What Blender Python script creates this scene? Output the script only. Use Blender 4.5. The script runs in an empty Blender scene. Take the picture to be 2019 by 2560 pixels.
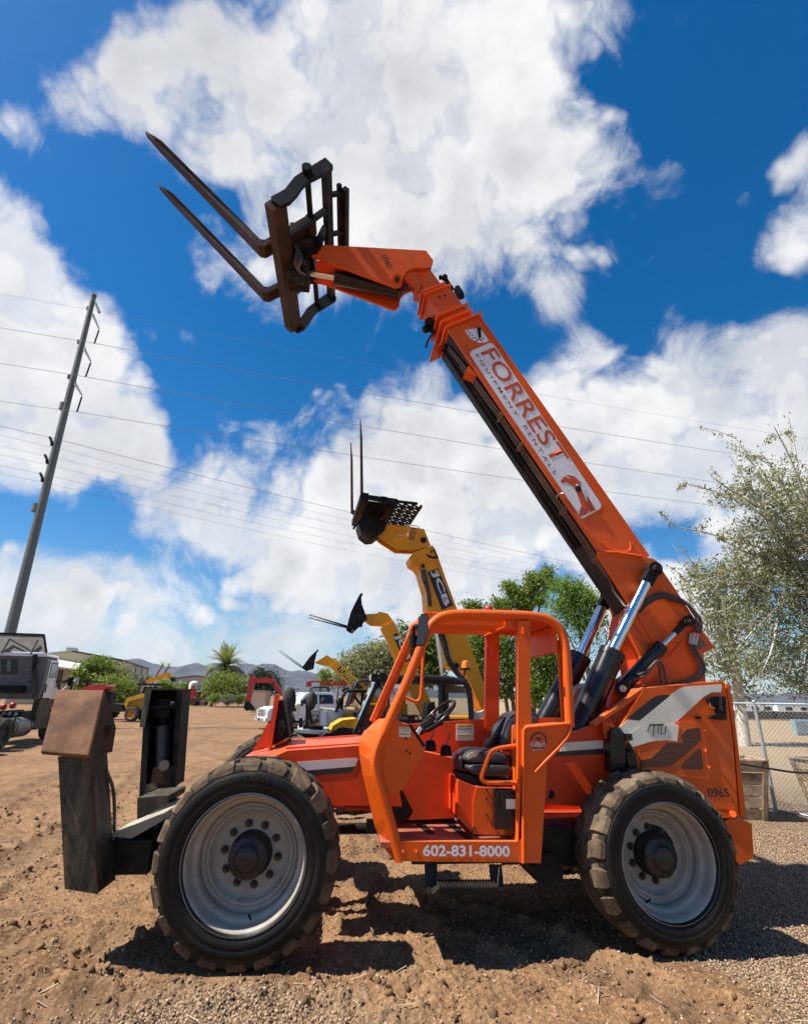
import bpy, math, random
import numpy as np
from mathutils import Vector, Matrix
rnd = random.Random(7); nr = np.random.RandomState(11)
C = bpy.context.scene.collection
SC = bpy.context.scene
# ------------------------------------------------------------------ camera
FPX, PITCH, ROLL, EYE = 1289.0, 0.345, 0.015, 1.85
PX, PY = 1009.5, 1280.0
cp, sp = math.cos(PITCH), math.sin(PITCH); cr_, sr_ = math.cos(ROLL), math.sin(ROLL)
CF = np.array([0, cp, sp]); CR0 = np.array([1., 0, 0]); CU0 = np.array([0, -sp, cp])
CRT = cr_*CR0 + sr_*CU0; CUP = cr_*CU0 - sr_*CR0
camd = bpy.data.cameras.new('camera'); cam = bpy.data.objects.new('camera', camd); C.objects.link(cam)
cam.matrix_world = Matrix(((CRT[0], CUP[0], -CF[0], 0), (CRT[1], CUP[1], -CF[1], 0), (CRT[2], CUP[2], -CF[2], EYE), (0, 0, 0, 1)))
camd.sensor_fit = 'HORIZONTAL'; camd.sensor_width = 36; camd.lens = 36*FPX/2019
camd.clip_start = 0.05; camd.clip_end = 60000
SC.camera = cam
# ------------------------------------------------------------------ light
SUN_AZ, SUN_EL = 0.20, math.radians(56)        # light travels towards +x, slightly away from the camera
SUN_STRENGTH, SKY_STRENGTH, EXPOSURE = 5.0, 0.055, 0.75
ldir = Vector((math.cos(SUN_AZ)*math.cos(SUN_EL), math.sin(SUN_AZ)*math.cos(SUN_EL), -math.sin(SUN_EL)))
sl = bpy.data.lights.new('sun', 'SUN'); so = bpy.data.objects.new('sun', sl); C.objects.link(so)
sl.energy = SUN_STRENGTH; sl.angle = math.radians(0.55); sl.color = (1, .955, .87)
so.rotation_euler = ldir.to_track_quat('-Z', 'Y').to_euler(); so.location = (-20, -4, 40)
SC.view_settings.view_transform = 'Standard'; SC.view_settings.look = 'None'
SC.view_settings.exposure = EXPOSURE; SC.view_settings.gamma = 1; SC.view_settings.use_curve_mapping = False
SC.cycles.max_bounces = 6; SC.cycles.diffuse_bounces = 3; SC.cycles.glossy_bounces = 3
SC.cycles.transparent_max_bounces = 12; SC.cycles.use_denoising = True

# reading helpers: a position in the photograph is turned into a ray from the eye; every use gives it the thing's own real depth
VIEWS = {'A1': (0, 1500, 2.44), 'A2': (600, 1450, 2.44), 'A3': (1300, 1350, 2.3755), 'A4': (850, 1480, 2.8467), 'B1': (300, 280, 2.8467),
 'B2': (740, 580, 3.05), 'B3': (1100, 780, 3.713), 'B4': (1400, 1300, 3.416), 'C1': (80, 1700, 2.083), 'C2': (1300, 1700, 2.3755),
 'C3': (820, 1020, 4.012), 'C4': (660, 1460, 2.945), 'D1': (1600, 1000, 2.706), 'D2': (1180, 1380, 3.882), 'D3': (0, 700, 2.407),
 'D4': (0, 1580, 6.569), 'D5': (620, 1680, 5.0235), 'D6': (0, 2200, 1.691), 'D7': (1010, 2100, 1.6928), 'F': (0, 0, .846)}
def ray(k, x, y):
    a, b, s = VIEWS[k]
    return CF + (a + x/s - PX)/FPX*CRT - (b + y/s - PY)/FPX*CUP
def at_depth(k, x, y, Y):
    d = ray(k, x, y); P = d*(Y/d[1]); return Vector((P[0], P[1], P[2] + EYE))
def on_ground(k, x, y, z=0):
    d = ray(k, x, y); t = (z - EYE)/d[2]; return Vector((d[0]*t, d[1]*t, z))
class Frame:                                   # a vehicle's own axes: u along it, v across (away from us), w up
    def __init__(s, X, Y, yaw):
        s.X, s.Y, s.yaw = X, Y, yaw; s.c, s.s = math.cos(yaw), math.sin(yaw)
    def m(s, k, x, y, v):
        d = ray(k, x, y); V = np.array([-s.s, s.c, 0]); O = np.array([s.X, s.Y, -EYE])
        P = d*((v + O@V)/(d@V)) - O
        return (float(P[0]*s.c + P[1]*s.s), float(P[2]))
    def pts(s, k, lst, v): return [s.m(k, x, y, v) for x, y in lst]
    def p3(s, k, x, y, v):
        a = s.m(k, x, y, v); return Vector((a[0], v, a[1]))
    def loc(s): return (s.X, s.Y, 0)
# ------------------------------------------------------------------ world: physical sky with clouds
W = bpy.data.worlds.new('World'); SC.world = W; W.use_nodes = True
nt = W.node_tree; N = nt.nodes; Lk = nt.links; N.clear()
def nn(tree, typ, **kw):
    n = tree.nodes.new(typ)
    for k, v in kw.items(): setattr(n, k, v)
    return n
def setin(tree, n, i, v):
    if hasattr(v, 'is_linked') or isinstance(v, bpy.types.NodeSocket): tree.links.new(v, n.inputs[i])
    else: n.inputs[i].default_value = v
def mth(tree, op, a, b=None, c=None, clamp=False):
    n = nn(tree, 'ShaderNodeMath', operation=op, use_clamp=clamp); setin(tree, n, 0, a)
    if b is not None: setin(tree, n, 1, b)
    if c is not None: setin(tree, n, 2, c)
    return n.outputs[0]
def vmth(tree, op, a, b=None, out=0):
    n = nn(tree, 'ShaderNodeVectorMath', operation=op); setin(tree, n, 0, a)
    if b is not None: setin(tree, n, 1, b)
    return n.outputs[out]
def mrange(tree, v, a, b, c=0., d=1., smooth=True):
    n = nn(tree, 'ShaderNodeMapRange'); n.interpolation_type = 'SMOOTHSTEP' if smooth else 'LINEAR'
    setin(tree, n, 0, v)
    for i, q in enumerate((a, b, c, d)): n.inputs[i+1].default_value = q
    return n.outputs[0]
def mixc(tree, f, a, b, blend='MIX'):
    n = nn(tree, 'ShaderNodeMix', data_type='RGBA', blend_type=blend); setin(tree, n, 0, f); setin(tree, n, 6, a); setin(tree, n, 7, b); return n.outputs[2]
def noise(tree, vec, scale, detail=6, rough=.55, lac=2.0, dist=0.0, out=0):
    n = nn(tree, 'ShaderNodeTexNoise'); n.inputs['Scale'].default_value = scale; n.inputs['Detail'].default_value = detail
    n.inputs['Roughness'].default_value = rough; n.inputs['Lacunarity'].default_value = lac; n.inputs['Distortion'].default_value = dist
    if vec is not None: tree.links.new(vec, n.inputs['Vector'])
    return n.outputs[out]
def build_world():
    t = nt
    tc = nn(t, 'ShaderNodeTexCoord'); d = tc.outputs['Generated']
    sky = nn(t, 'ShaderNodeTexSky'); sky.sky_type = 'NISHITA'; sky.sun_disc = False
    sky.sun_elevation = SUN_EL; sky.sun_rotation = math.atan2(-ldir.x, -ldir.y); sky.air_density = 1.0; sky.dust_density = .35; sky.ozone_density = 2.6
    hs = nn(t, 'ShaderNodeHueSaturation'); hs.inputs['Saturation'].default_value = 1.46; hs.inputs['Value'].default_value = 1.45
    t.links.new(sky.outputs[0], hs.inputs['Color'])
    sep = nn(t, 'ShaderNodeSeparateXYZ'); t.links.new(d, sep.inputs[0]); z = sep.outputs[2]
    zz = mth(t, 'ADD', mth(t, 'MAXIMUM', z, 0.0), .32)
    comb = nn(t, 'ShaderNodeCombineXYZ')
    for i in range(2): t.links.new(mth(t, 'DIVIDE', sep.outputs[i], zz), comb.inputs[i])
    t.links.new(mth(t, 'MULTIPLY', z, 1.2), comb.inputs[2]); p = comb.outputs[0]
    # where the big clouds stand: (pixel x, y, radius in pixels, weight), turned into directions
    B = [(800,230,330,1),(1060,130,260,1),(560,170,230,.8),(940,440,230,1),(1120,440,140,.8),(720,450,190,.9),(590,610,110,.8),(440,560,90,.55),
         (1250,570,70,.5),(310,170,160,1),(160,200,110,.65),(50,280,90,.55),(400,300,120,.6),(1230,330,110,.6),(400,60,120,.45),(930,610,90,.35),
         (-20,600,200,1),(120,740,190,1),(190,880,180,1),(290,940,90,.9),(0,430,100,.6),(60,500,100,.6),(40,960,120,.8),
         (700,1090,230,1),(450,1080,140,1),(900,980,190,1),(1000,1120,220,1),(600,1190,120,.9),(330,1110,60,.6),(1300,920,190,1),(1500,870,190,1),
         (1660,760,110,.9),(1180,1030,190,1),(1660,950,190,1),(1250,770,80,.6),(820,1210,130,.9),(1500,1010,130,.8),(1150,880,120,.8),
         (1700,490,100,.85),(1710,340,70,.7),(1640,530,50,.5),(1600,1160,150,.9),(1330,1270,140,.9),(1450,1300,150,.9),
         (150,1250,130,.85),(0,1220,110,.7),(290,1235,90,.75),(560,1310,110,.7),(340,1345,140,.7),(720,1310,130,.75),(900,1300,130,.8),(100,1350,170,.8),(420,1270,60,.5),
         (600,1370,110,.5),(1000,1290,130,.75),(560,940,40,.35),(840,780,40,.3),(910,790,50,.35),(1480,40,60,.25),(1420,700,60,.4),(1180,620,60,.35),
         (250,1420,140,.45),(550,1440,130,.4)]
    tot = None
    for (x, y, r, w) in B:
        a = ray('F', x, y); a = a/np.linalg.norm(a); b = ray('F', x + r*.7, y + r*.7); b = b/np.linalg.norm(b); rr = float(np.linalg.norm(a-b))
        dist = vmth(t, 'DISTANCE', d, tuple(a), out=1)
        g = mrange(t, dist, 0.22*rr, 1.38*rr, w, 0.0)
        tot = g if tot is None else mth(t, 'MAXIMUM', tot, g) if False else mth(t, 'ADD', tot, mth(t, 'MULTIPLY', g, mth(t, 'SUBTRACT', 1.0, tot)))
    # elsewhere in the sky: unseen cumulus cover from a broad noise, kept thin to lower the fill light
    rot = noise(t, p, 1.6, 2, .5)
    front = mrange(t, sep.outputs[1], .2, .45, 0, 1)
    wide = mrange(t, rot, .55, .68)
    cover = mth(t, 'ADD', mth(t, 'MULTIPLY', tot, front), mth(t, 'MULTIPLY', wide, mth(t, 'SUBTRACT', 1.0, front)))
    wv = noise(t, d, 3.0, 3, .5, out=1)
    warp = vmth(t, 'ADD', d, vmth(t, 'SCALE', vmth(t, 'SUBTRACT', wv, (.5, .5, .5))))
    for n_ in t.nodes:
        if n_.type == 'VECT_MATH' and n_.operation == 'SCALE': n_.inputs[3].default_value = .11
    def puff(v, det):
        vo = nn(t, 'ShaderNodeTexVoronoi'); vo.feature = 'F1'; vo.inputs['Scale'].default_value = 8.5; vo.inputs['Detail'].default_value = det[1]; vo.inputs['Roughness'].default_value = .55; t.links.new(v, vo.inputs['Vector'])
        return mth(t, 'ADD', mth(t, 'MULTIPLY', noise(t, v, 5.2, det[0], .56), .68), mth(t, 'MULTIPLY', mth(t, 'SUBTRACT', 1.0, vo.outputs['Distance']), .42))
    f1 = mth(t, 'SUBTRACT', puff(warp, (11, 3)), -.02)
    sunv = tuple((-ldir)*0.035)
    fa = noise(t, warp, 5.2, 6, .5); f2 = noise(t, vmth(t, 'ADD', warp, sunv), 5.2, 6, .5)
    val = mth(t, 'ADD', mth(t, 'MULTIPLY', cover, 1.15), mth(t, 'MULTIPLY', mth(t, 'SUBTRACT', f1, .5), mrange(t, z, .12, .42, 2.9, 2.0)))
    dens = mrange(t, val, .16, .78)
    val2 = mth(t, 'ADD', mth(t, 'MULTIPLY', cover, 1.15), mth(t, 'MULTIPLY', mth(t, 'SUBTRACT', noise(t, warp, 7.5, 9, .62, dist=.35), .5), 2.8))
    dens = mth(t, 'MAXIMUM', dens, mrange(t, val2, .38, 1.15, 0, .85))
    thick = mrange(t, val, .65, 1.45)
    lit = mrange(t, mth(t, 'SUBTRACT', fa, f2), -.13, .11)
    low = noise(t, d, 4.3, 6, .55)
    shade = mth(t, 'ADD', mth(t, 'MULTIPLY', lit, .42), mth(t, 'MULTIPLY', mrange(t, low, .28, .64), .58))
    ccol = mixc(t, shade, (7.1, 7.25, 7.6, 1), (11.0, 11.0, 10.9, 1))
    ccol = mixc(t, mth(t, 'MULTIPLY', thick, mth(t, 'SUBTRACT', 1.0, shade)), ccol, (6.4, 6.5, 6.75, 1))
    hor = mrange(t, z, .0, .16, 1, 0)
    ccol = mixc(t, mth(t, 'MULTIPLY', hor, .35), ccol, (5.6, 6.3, 7.4, 1))
    skyc = mixc(t, mth(t, 'MULTIPLY', mrange(t, z, .0, .15, 1, 0), .55), hs.outputs[0], (4.2, 6.0, 8.0, 1))
    col = mixc(t, mth(t, 'MULTIPLY', dens, .97), skyc, ccol)
    bg = nn(t, 'ShaderNodeBackground'); bg.inputs['Strength'].default_value = SKY_STRENGTH; t.links.new(col, bg.inputs[0])
    o = nn(t, 'ShaderNodeOutputWorld'); t.links.new(bg.outputs[0], o.inputs[0])
build_world()
try: W.cycles.sampling_method = 'MANUAL'; W.cycles.sample_map_resolution = 512
except Exception: pass
# ------------------------------------------------------------------ materials
MATS = {}
DUST = (.33, .23, .15)
def mat(name, col, rough=.5, metal=0., var=.18, scale=3., dirt=None, damt=.0, bump=0., bscale=40., spec=.5, dscale=2.5, coat=0., streak=False, chips=0.):
    if name in MATS: return MATS[name]
    m = bpy.data.materials.new(name); m.use_nodes = True; t = m.node_tree; b = t.nodes['Principled BSDF']; MATS[name] = m
    tc = nn(t, 'ShaderNodeTexCoord'); v = tc.outputs['Object']
    n1 = noise(t, v, scale, 7, .6)
    c = mixc(t, mrange(t, n1, .3, .7), tuple(q*(1-var) for q in col)+(1,), tuple(min(1, q*(1+var)) for q in col)+(1,))
    if dirt:
        vv = v
        if streak:
            mp = nn(t, 'ShaderNodeMapping'); mp.inputs['Scale'].default_value = (3.2, 3.2, .5); t.links.new(v, mp.inputs[0]); vv = mp.outputs[0]
        n2 = noise(t, vv, dscale, 9, .68, dist=.3)
        c = mixc(t, mth(t, 'MULTIPLY', mrange(t, n2, .46, .70), damt), c, tuple(dirt)+(1,))
        n3 = noise(t, v, dscale*14, 4, .7)
        c = mixc(t, mth(t, 'MULTIPLY', mrange(t, n3, .60, .72), damt*.6), c, tuple(dirt)+(1,))
    if chips:                                               # faded patches, dust lying on level faces, small scuffs down to primer and steel
        c = mixc(t, mth(t, 'MULTIPLY', mrange(t, noise(t, v, .9, 5, .6), .5, .72), .30), c, tuple(min(1, q*1.12+.05) for q in col)+(1,))
        ge = nn(t, 'ShaderNodeNewGeometry'); sz = nn(t, 'ShaderNodeSeparateXYZ'); t.links.new(ge.outputs['Normal'], sz.inputs[0])
        c = mixc(t, mth(t, 'MULTIPLY', mrange(t, sz.outputs[2], .5, .95), mth(t, 'MULTIPLY', noise(t, v, 6, 5, .65), .45)), c, DUST+(1,))
        mp2 = nn(t, 'ShaderNodeMapping'); mp2.inputs['Scale'].default_value = (1, 1, .22); mp2.inputs['Rotation'].default_value = (.3, .5, .2); t.links.new(v, mp2.inputs[0])
        c = mixc(t, mth(t, 'MULTIPLY', mrange(t, noise(t, mp2.outputs[0], 34, 5, .7), .69, .74), chips*.8), c, (.10, .045, .022, 1))
        c = mixc(t, mth(t, 'MULTIPLY', mrange(t, noise(t, v, 21, 6, .72), .70, .74), chips), c, (.07, .035, .02, 1))
    t.links.new(c, b.inputs['Base Color']); b.inputs['Metallic'].default_value = metal
    rr = mth(t, 'ADD', rough-.08, mth(t, 'MULTIPLY', noise(t, v, scale*5, 4, .6), .16)); t.links.new(rr, b.inputs['Roughness'])
    b.inputs['Specular IOR Level'].default_value = spec
    if coat: b.inputs['Coat Weight'].default_value = coat; b.inputs['Coat Roughness'].default_value = .15
    if bump:
        bn = nn(t, 'ShaderNodeBump'); bn.inputs['Strength'].default_value = bump; bn.inputs['Distance'].default_value = .01
        t.links.new(noise(t, v, bscale, 5, .6), bn.inputs['Height']); t.links.new(bn.outputs[0], b.inputs['Normal'])
    return m
DUST = (.33, .23, .15)
ORANGE = mat('orange_paint', (.72, .098, .004), .46, spec=.28, var=.10, scale=1.6, dirt=(.46, .12, .03), damt=.42, chips=.75, bump=.07, bscale=30, dscale=1.8, streak=True)
REDOR = mat('red_orange_paint', (.74, .058, .005), .44, spec=.28, var=.10, scale=1.6, dirt=(.36, .08, .03), damt=.35, chips=.7, bump=.06, bscale=30, dscale=1.8, streak=True)
YEL = mat('yellow_paint', (.86, .345, .005), .44, spec=.3, var=.08, dirt=(.45, .22, .04), damt=.22, bump=.03)
BLKS = mat('black_steel', (.009, .009, .009), .55, spec=.18, var=.3, dirt=(.09, .066, .045), damt=.35, bump=.12, bscale=25)
BLKG = mat('black_gloss_paint', (.009, .009, .010), .24, var=.2, dirt=(.08, .06, .045), damt=.15, spec=.4)
RUST = mat('rusty_brown_steel', (.060, .028, .015), .65, spec=.2, var=.35, dirt=(.15, .095, .055), damt=.40, bump=.25, bscale=18, dscale=3.5)
PLATE = mat('worn_brown_plate', (.150, .066, .032), .7, spec=.15, var=.4, scale=5, dirt=(.25, .145, .075), damt=.6, bump=.3, bscale=22, dscale=4)
DKSTEEL = mat('weathered_dark_steel', (.040, .034, .024), .6, var=.5, spec=.3, dirt=(.20, .14, .075), damt=.6, bump=.35, bscale=14, dscale=2.6, streak=True)
RUB = mat('black_rubber', (.006, .006, .006), .45, spec=.22, var=.3, dirt=(.06, .045, .032), damt=.22, bump=.15, bscale=30, dscale=3)
TREAD = mat('dusty_tread_rubber', (.085, .060, .038), .9, spec=.2, var=.4, scale=6, dirt=(.27, .195, .125), damt=.65, bump=.8, bscale=18, dscale=4)
SHOULDER = mat('dusty_sidewall_rubber', (.022, .018, .013), .75, spec=.2, var=.4, scale=5, dirt=(.13, .095, .062), damt=.5, bump=.25, bscale=30, dscale=4)
RIMG = mat('grey_rim_paint', (.34, .30, .255), .48, var=.2, scale=4, dirt=(.20, .155, .105), damt=.5, bump=.05)
CHROME = mat('chrome_rod', (.72, .73, .74), .14, 1., var=.06)
GREY = mat('light_grey_steel', (.42, .43, .43), .5, .2, dirt=(.3, .24, .17), damt=.3)
GALV = mat('galvanised_steel', (.36, .38, .38), .48, .4, var=.15)
CREAM = mat('cream_vinyl', (.80, .74, .59), .5, var=.06, dirt=(.55, .46, .33), damt=.3)
WHT = mat('white_vinyl', (.76, .74, .74), .45, var=.05, dirt=(.50, .40, .33), damt=.22, dscale=5)
WHTP = mat('white_vehicle_paint', (.78, .79, .80), .25, var=.03, dirt=(.5, .42, .33), damt=.12, coat=.4)
OLET = mat('orange_lettering', (.58, .075, .008), .5, var=.10, dirt=(.62, .42, .34), damt=.15, dscale=6)
MAROON = mat('maroon_lettering', (.16, .03, .05), .5, var=.03)
BLKL = mat('black_lettering', (.02, .018, .018), .5, var=.1)
YLET = mat('yellow_lettering', (.75, .55, .05), .5, var=.05)
VINYL = mat('worn_seat_vinyl', (.030, .032, .036), .5, var=.3, scale=9, dirt=(.18, .15, .12), damt=.35, bump=.12, bscale=60)
FOAMC = mat('torn_seat_foam', (.60, .52, .33), .9)
REDP = mat('red_paint', (.42, .022, .020), .38, var=.15, dirt=(.3, .1, .06), damt=.2)
DKRED = mat('faded_red_paint', (.36, .040, .032), .5, var=.2, dirt=(.28, .14, .09), damt=.4)
HOSE = mat('hydraulic_hose_rubber', (.05, .042, .038), .6, dirt=(.3, .2, .13), damt=.5)
PIPE = mat('painted_steel_pipe', (.13, .085, .06), .5, .1, dirt=(.25, .18, .12), damt=.4)
TANM = mat('tan_steel', (.40, .29, .20), .6, var=.1)
LGLASS = None
def glassmat(name, tint, through=.6):
    if name in MATS: return MATS[name]
    m = bpy.data.materials.new(name); m.use_nodes = True; t = m.node_tree; t.nodes.clear(); MATS[name] = m
    tr = nn(t, 'ShaderNodeBsdfTransparent'); tr.inputs[0].default_value = tint+(1,)
    gl = nn(t, 'ShaderNodeBsdfGlossy'); gl.inputs['Roughness'].default_value = .03
    df = nn(t, 'ShaderNodeBsdfDiffuse'); df.inputs[0].default_value = (.02, .025, .028, 1)
    mx0 = nn(t, 'ShaderNodeMixShader'); mx0.inputs[0].default_value = through; t.links.new(df.outputs[0], mx0.inputs[1]); t.links.new(tr.outputs[0], mx0.inputs[2])
    fr = nn(t, 'ShaderNodeFresnel'); fr.inputs[0].default_value = 1.5
    mx = nn(t, 'ShaderNodeMixShader'); t.links.new(fr.outputs[0], mx.inputs[0]); t.links.new(mx0.outputs[0], mx.inputs[1]); t.links.new(gl.outputs[0], mx.inputs[2])
    o = nn(t, 'ShaderNodeOutputMaterial'); t.links.new(mx.outputs[0], o.inputs[0]); return m
GLASS = glassmat('tinted_window_glass', (.75, .82, .80), .72)
DGLASS = glassmat('dark_window_glass', (.4, .45, .48), .25)
def perforated(name, dark, light, sc):
    m = bpy.data.materials.new(name); m.use_nodes = True; t = m.node_tree; b = t.nodes['Principled BSDF']
    tc = nn(t, 'ShaderNodeTexCoord'); mp = nn(t, 'ShaderNodeMapping'); mp.inputs['Scale'].default_value = (sc, sc, sc); t.links.new(tc.outputs['Object'], mp.inputs[0])
    v = nn(t, 'ShaderNodeTexVoronoi'); v.inputs['Randomness'].default_value = 0.0; v.inputs['Scale'].default_value = 1; t.links.new(mp.outputs[0], v.inputs['Vector'])
    c = mixc(t, mrange(t, v.outputs['Distance'], .40, .52), dark+(1,), light+(1,)); t.links.new(c, b.inputs['Base Color']); b.inputs['Roughness'].default_value = .6
    return m
GRILLE = perforated('perforated_grille', (.018, .008, .005), (.13, .038, .014), 46)
def leafmat(name, a, b_, c_):
    m = bpy.data.materials.new(name); m.use_nodes = True; t = m.node_tree; t.nodes.clear()
    at = nn(t, 'ShaderNodeAttribute'); at.attribute_name = 'tint'
    rmp = nn(t, 'ShaderNodeValToRGB'); t.links.new(at.outputs['Fac'], rmp.inputs[0])
    e = rmp.color_ramp.elements; e[0].position = 0; e[0].color = a+(1,); e[1].position = 1; e[1].color = c_+(1,); q = e.new(.5); q.color = b_+(1,)
    pb = nn(t, 'ShaderNodeBsdfPrincipled'); t.links.new(rmp.outputs[0], pb.inputs['Base Color']); pb.inputs['Roughness'].default_value = .5; pb.inputs['Specular IOR Level'].default_value = .35
    tl = nn(t, 'ShaderNodeBsdfTranslucent'); t.links.new(mixc(t, 1.0, rmp.outputs[0], (1.5, 1.6, .7, 1), 'MULTIPLY'), tl.inputs[0])
    mx = nn(t, 'ShaderNodeMixShader'); mx.inputs[0].default_value = .42; t.links.new(pb.outputs[0], mx.inputs[1]); t.links.new(tl.outputs[0], mx.inputs[2])
    o = nn(t, 'ShaderNodeOutputMaterial'); t.links.new(mx.outputs[0], o.inputs[0]); return m
BARK = mat('grey_brown_bark', (.16, .12, .085), .9, var=.35, scale=8, bump=.5, bscale=20)
PALEBARK = mat('pale_bark', (.50, .45, .38), .85, var=.2, scale=5, dirt=(.26, .2, .15), damt=.35, bump=.3, bscale=12)
# ------------------------------------------------------------------ mesh kit
def V3(p): return Vector(p)
class MB:
    def __init__(s): s.v = []; s.f = []; s.mi = []; s.sm = []
    def add(s, vs, fs, mi=0, sm=False):
        o = len(s.v); s.v += [tuple(p) for p in vs]
        for f in fs: s.f.append([i+o for i in f]); s.mi.append(mi); s.sm.append(sm)
        return s
    def box(s, c, d, rot=None, mi=0):
        x, y, z = d[0]/2, d[1]/2, d[2]/2
        P = [Vector((a*x, b*y, e*z)) for e in (-1, 1) for a, b in ((-1, -1), (1, -1), (1, 1), (-1, 1))]
        if rot is not None: P = [rot @ p for p in P]
        return s.add([p+Vector(c) for p in P], [(3, 2, 1, 0), (4, 5, 6, 7), (0, 1, 5, 4), (1, 2, 6, 5), (2, 3, 7, 6), (3, 0, 4, 7)], mi)
    def bb(s, a, b, mi=0): return s.box([(p+q)/2 for p, q in zip(a, b)], [abs(q-p) for p, q in zip(a, b)], mi=mi)
    def prism(s, poly, v0, v1, mi=0, mis=None):             # poly in (u, w), extruded across v
        n = len(poly); area = sum(poly[i][0]*poly[(i+1) % n][1]-poly[(i+1) % n][0]*poly[i][1] for i in range(n))
        if area < 0: poly = poly[::-1]
        vs = [(u, v0, w) for u, w in poly] + [(u, v1, w) for u, w in poly]
        s.add(vs, [list(range(n)), list(range(2*n-1, n-1, -1))], mi)
        return s.add(vs, [((i+1) % n, i, n+i, n+(i+1) % n) for i in range(n)], mi if mis is None else mis)
    def hexa(s, P, mi=0):                                   # 8 corners: bottom 4 then top 4, counter-clockwise from above
        return s.add(P, [(3, 2, 1, 0), (4, 5, 6, 7), (0, 1, 5, 4), (1, 2, 6, 5), (2, 3, 7, 6), (3, 0, 4, 7)], mi)
    def cyl(s, p0, p1, r0, r1=None, n=16, mi=0, cap=True, sm=True):
        r1 = r0 if r1 is None else r1; p0 = Vector(p0); p1 = Vector(p1); d = (p1-p0).normalized()
        a = d.orthogonal().normalized(); b = d.cross(a)
        vs = [p0+(a*math.cos(q)+b*math.sin(q))*r0 for q in (2*math.pi*i/n for i in range(n))] + [p1+(a*math.cos(q)+b*math.sin(q))*r1 for q in (2*math.pi*i/n for i in range(n))]
        s.add(vs, [(i, (i+1) % n, n+(i+1) % n, n+i) for i in range(n)], mi, sm)
        if cap: s.add(vs, [list(range(n-1, -1, -1)), list(range(n, 2*n))], mi)
        return s
    def beam(s, p0, p1, wd, ht, up=(0, 0, 1), mi=0, w1=None, h1=None):
        p0 = Vector(p0); p1 = Vector(p1); d = (p1-p0).normalized(); x = d.cross(Vector(up)).normalized(); y = x.cross(d)
        w1 = wd if w1 is None else w1; h1 = ht if h1 is None else h1
        P = [p0+x*a*wd/2+y*b*ht/2 for a, b in ((-1, -1), (1, -1), (1, 1), (-1, 1))] + [p1+x*a*w1/2+y*b*h1/2 for a, b in ((-1, -1), (1, -1), (1, 1), (-1, 1))]
        return s.hexa(P, mi)
    def tube(s, pts, r, n=10, mi=0, smooth=0, cap=True):
        P = [Vector(p) for p in pts]
        for _ in range(smooth):                              # Chaikin keeps the ends
            Q = [P[0]]
            for i in range(len(P)-1): Q += [P[i]*.75+P[i+1]*.25, P[i]*.25+P[i+1]*.75]
            P = Q+[P[-1]]
        R = r if isinstance(r, (list, tuple)) else [r]*len(P)
        if len(R) != len(P): R = [R[0]+(R[-1]-R[0])*i/(len(P)-1) for i in range(len(P))]
        T = [(P[min(i+1, len(P)-1)]-P[max(i-1, 0)]).normalized() for i in range(len(P))]
        a = T[0].orthogonal().normalized(); vs = []
        for i, p in enumerate(P):
            a = (a-T[i]*a.dot(T[i])).normalized(); b = T[i].cross(a)
            vs += [p+(a*math.cos(2*math.pi*k/n)+b*math.sin(2*math.pi*k/n))*R[i] for k in range(n)]
        fs = [(i*n+k, i*n+(k+1) % n, (i+1)*n+(k+1) % n, (i+1)*n+k) for i in range(len(P)-1) for k in range(n)]
        s.add(vs, fs, mi, True)
        if cap: s.add(vs, [list(range(n-1, -1, -1)), [(len(P)-1)*n+k for k in range(n)]], mi)
        return s
    def lathe(s, prof, n=48, mi=0, axis='y', c=(0, 0, 0), mis=None, sm=True):   # prof: (radius, along axis)
        vs = []
        for r, h in prof:
            for k in range(n):
                q = 2*math.pi*k/n
                vs.append((c[0]+r*math.cos(q), c[1]+h, c[2]+r*math.sin(q)) if axis == 'y' else (c[0]+r*math.cos(q), c[1]+r*math.sin(q), c[2]+h))
        for i in range(len(prof)-1):
            fs = [(i*n+k, (i+1)*n+k, (i+1)*n+(k+1) % n, i*n+(k+1) % n) for k in range(n)]
            if axis != 'y': fs = [f[::-1] for f in fs]
            o = len(s.v)-0
            s.f += [[j+o for j in f] for f in fs]; s.mi += [mi if mis is None else mis[i]]*n; s.sm += [sm]*n
        s.v += vs; return s
    def ball(s, c, r, n=10, m=6, mi=0, sc=(1, 1, 1)):
        vs = [(c[0]+r*sc[0]*math.sin(math.pi*i/m)*math.cos(2*math.pi*k/n), c[1]+r*sc[1]*math.sin(math.pi*i/m)*math.sin(2*math.pi*k/n), c[2]+r*sc[2]*math.cos(math.pi*i/m)) for i in range(m+1) for k in range(n)]
        return s.add(vs, [(i*n+k, (i+1)*n+k, (i+1)*n+(k+1) % n, i*n+(k+1) % n) for i in range(m) for k in range(n)], mi, True)
    def build(s, name, mats, parent=None, bevel=0., seg=2, loc=None, kind=None, label=None):
        me = bpy.data.meshes.new(name); me.from_pydata(s.v, [], s.f); me.update()
        mats = mats if isinstance(mats, (list, tuple)) else [mats]
        for m in mats: me.materials.append(m)
        me.polygons.foreach_set('material_index', s.mi); me.polygons.foreach_set('use_smooth', s.sm); me.validate(); me.update()
        o = bpy.data.objects.new(name, me); C.objects.link(o)
        if parent: o.parent = parent
        if loc is not None: o.location = loc
        if bevel:
            b = o.modifiers.new('bevel', 'BEVEL'); b.width = bevel; b.segments = seg; b.limit_method = 'ANGLE'; b.angle_limit = math.radians(40)
        if kind: o['kind'] = kind
        if label: o['label'] = label
        return o
def thing(name, label, cat, loc=(0, 0, 0), rz=0., group=None):
    o = bpy.data.objects.new(name, None); C.objects.link(o); o.location = loc; o.rotation_euler = (0, 0, rz); o.empty_display_size = .2
    o['label'] = label; o['category'] = cat
    if group: o['group'] = group
    return o
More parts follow.
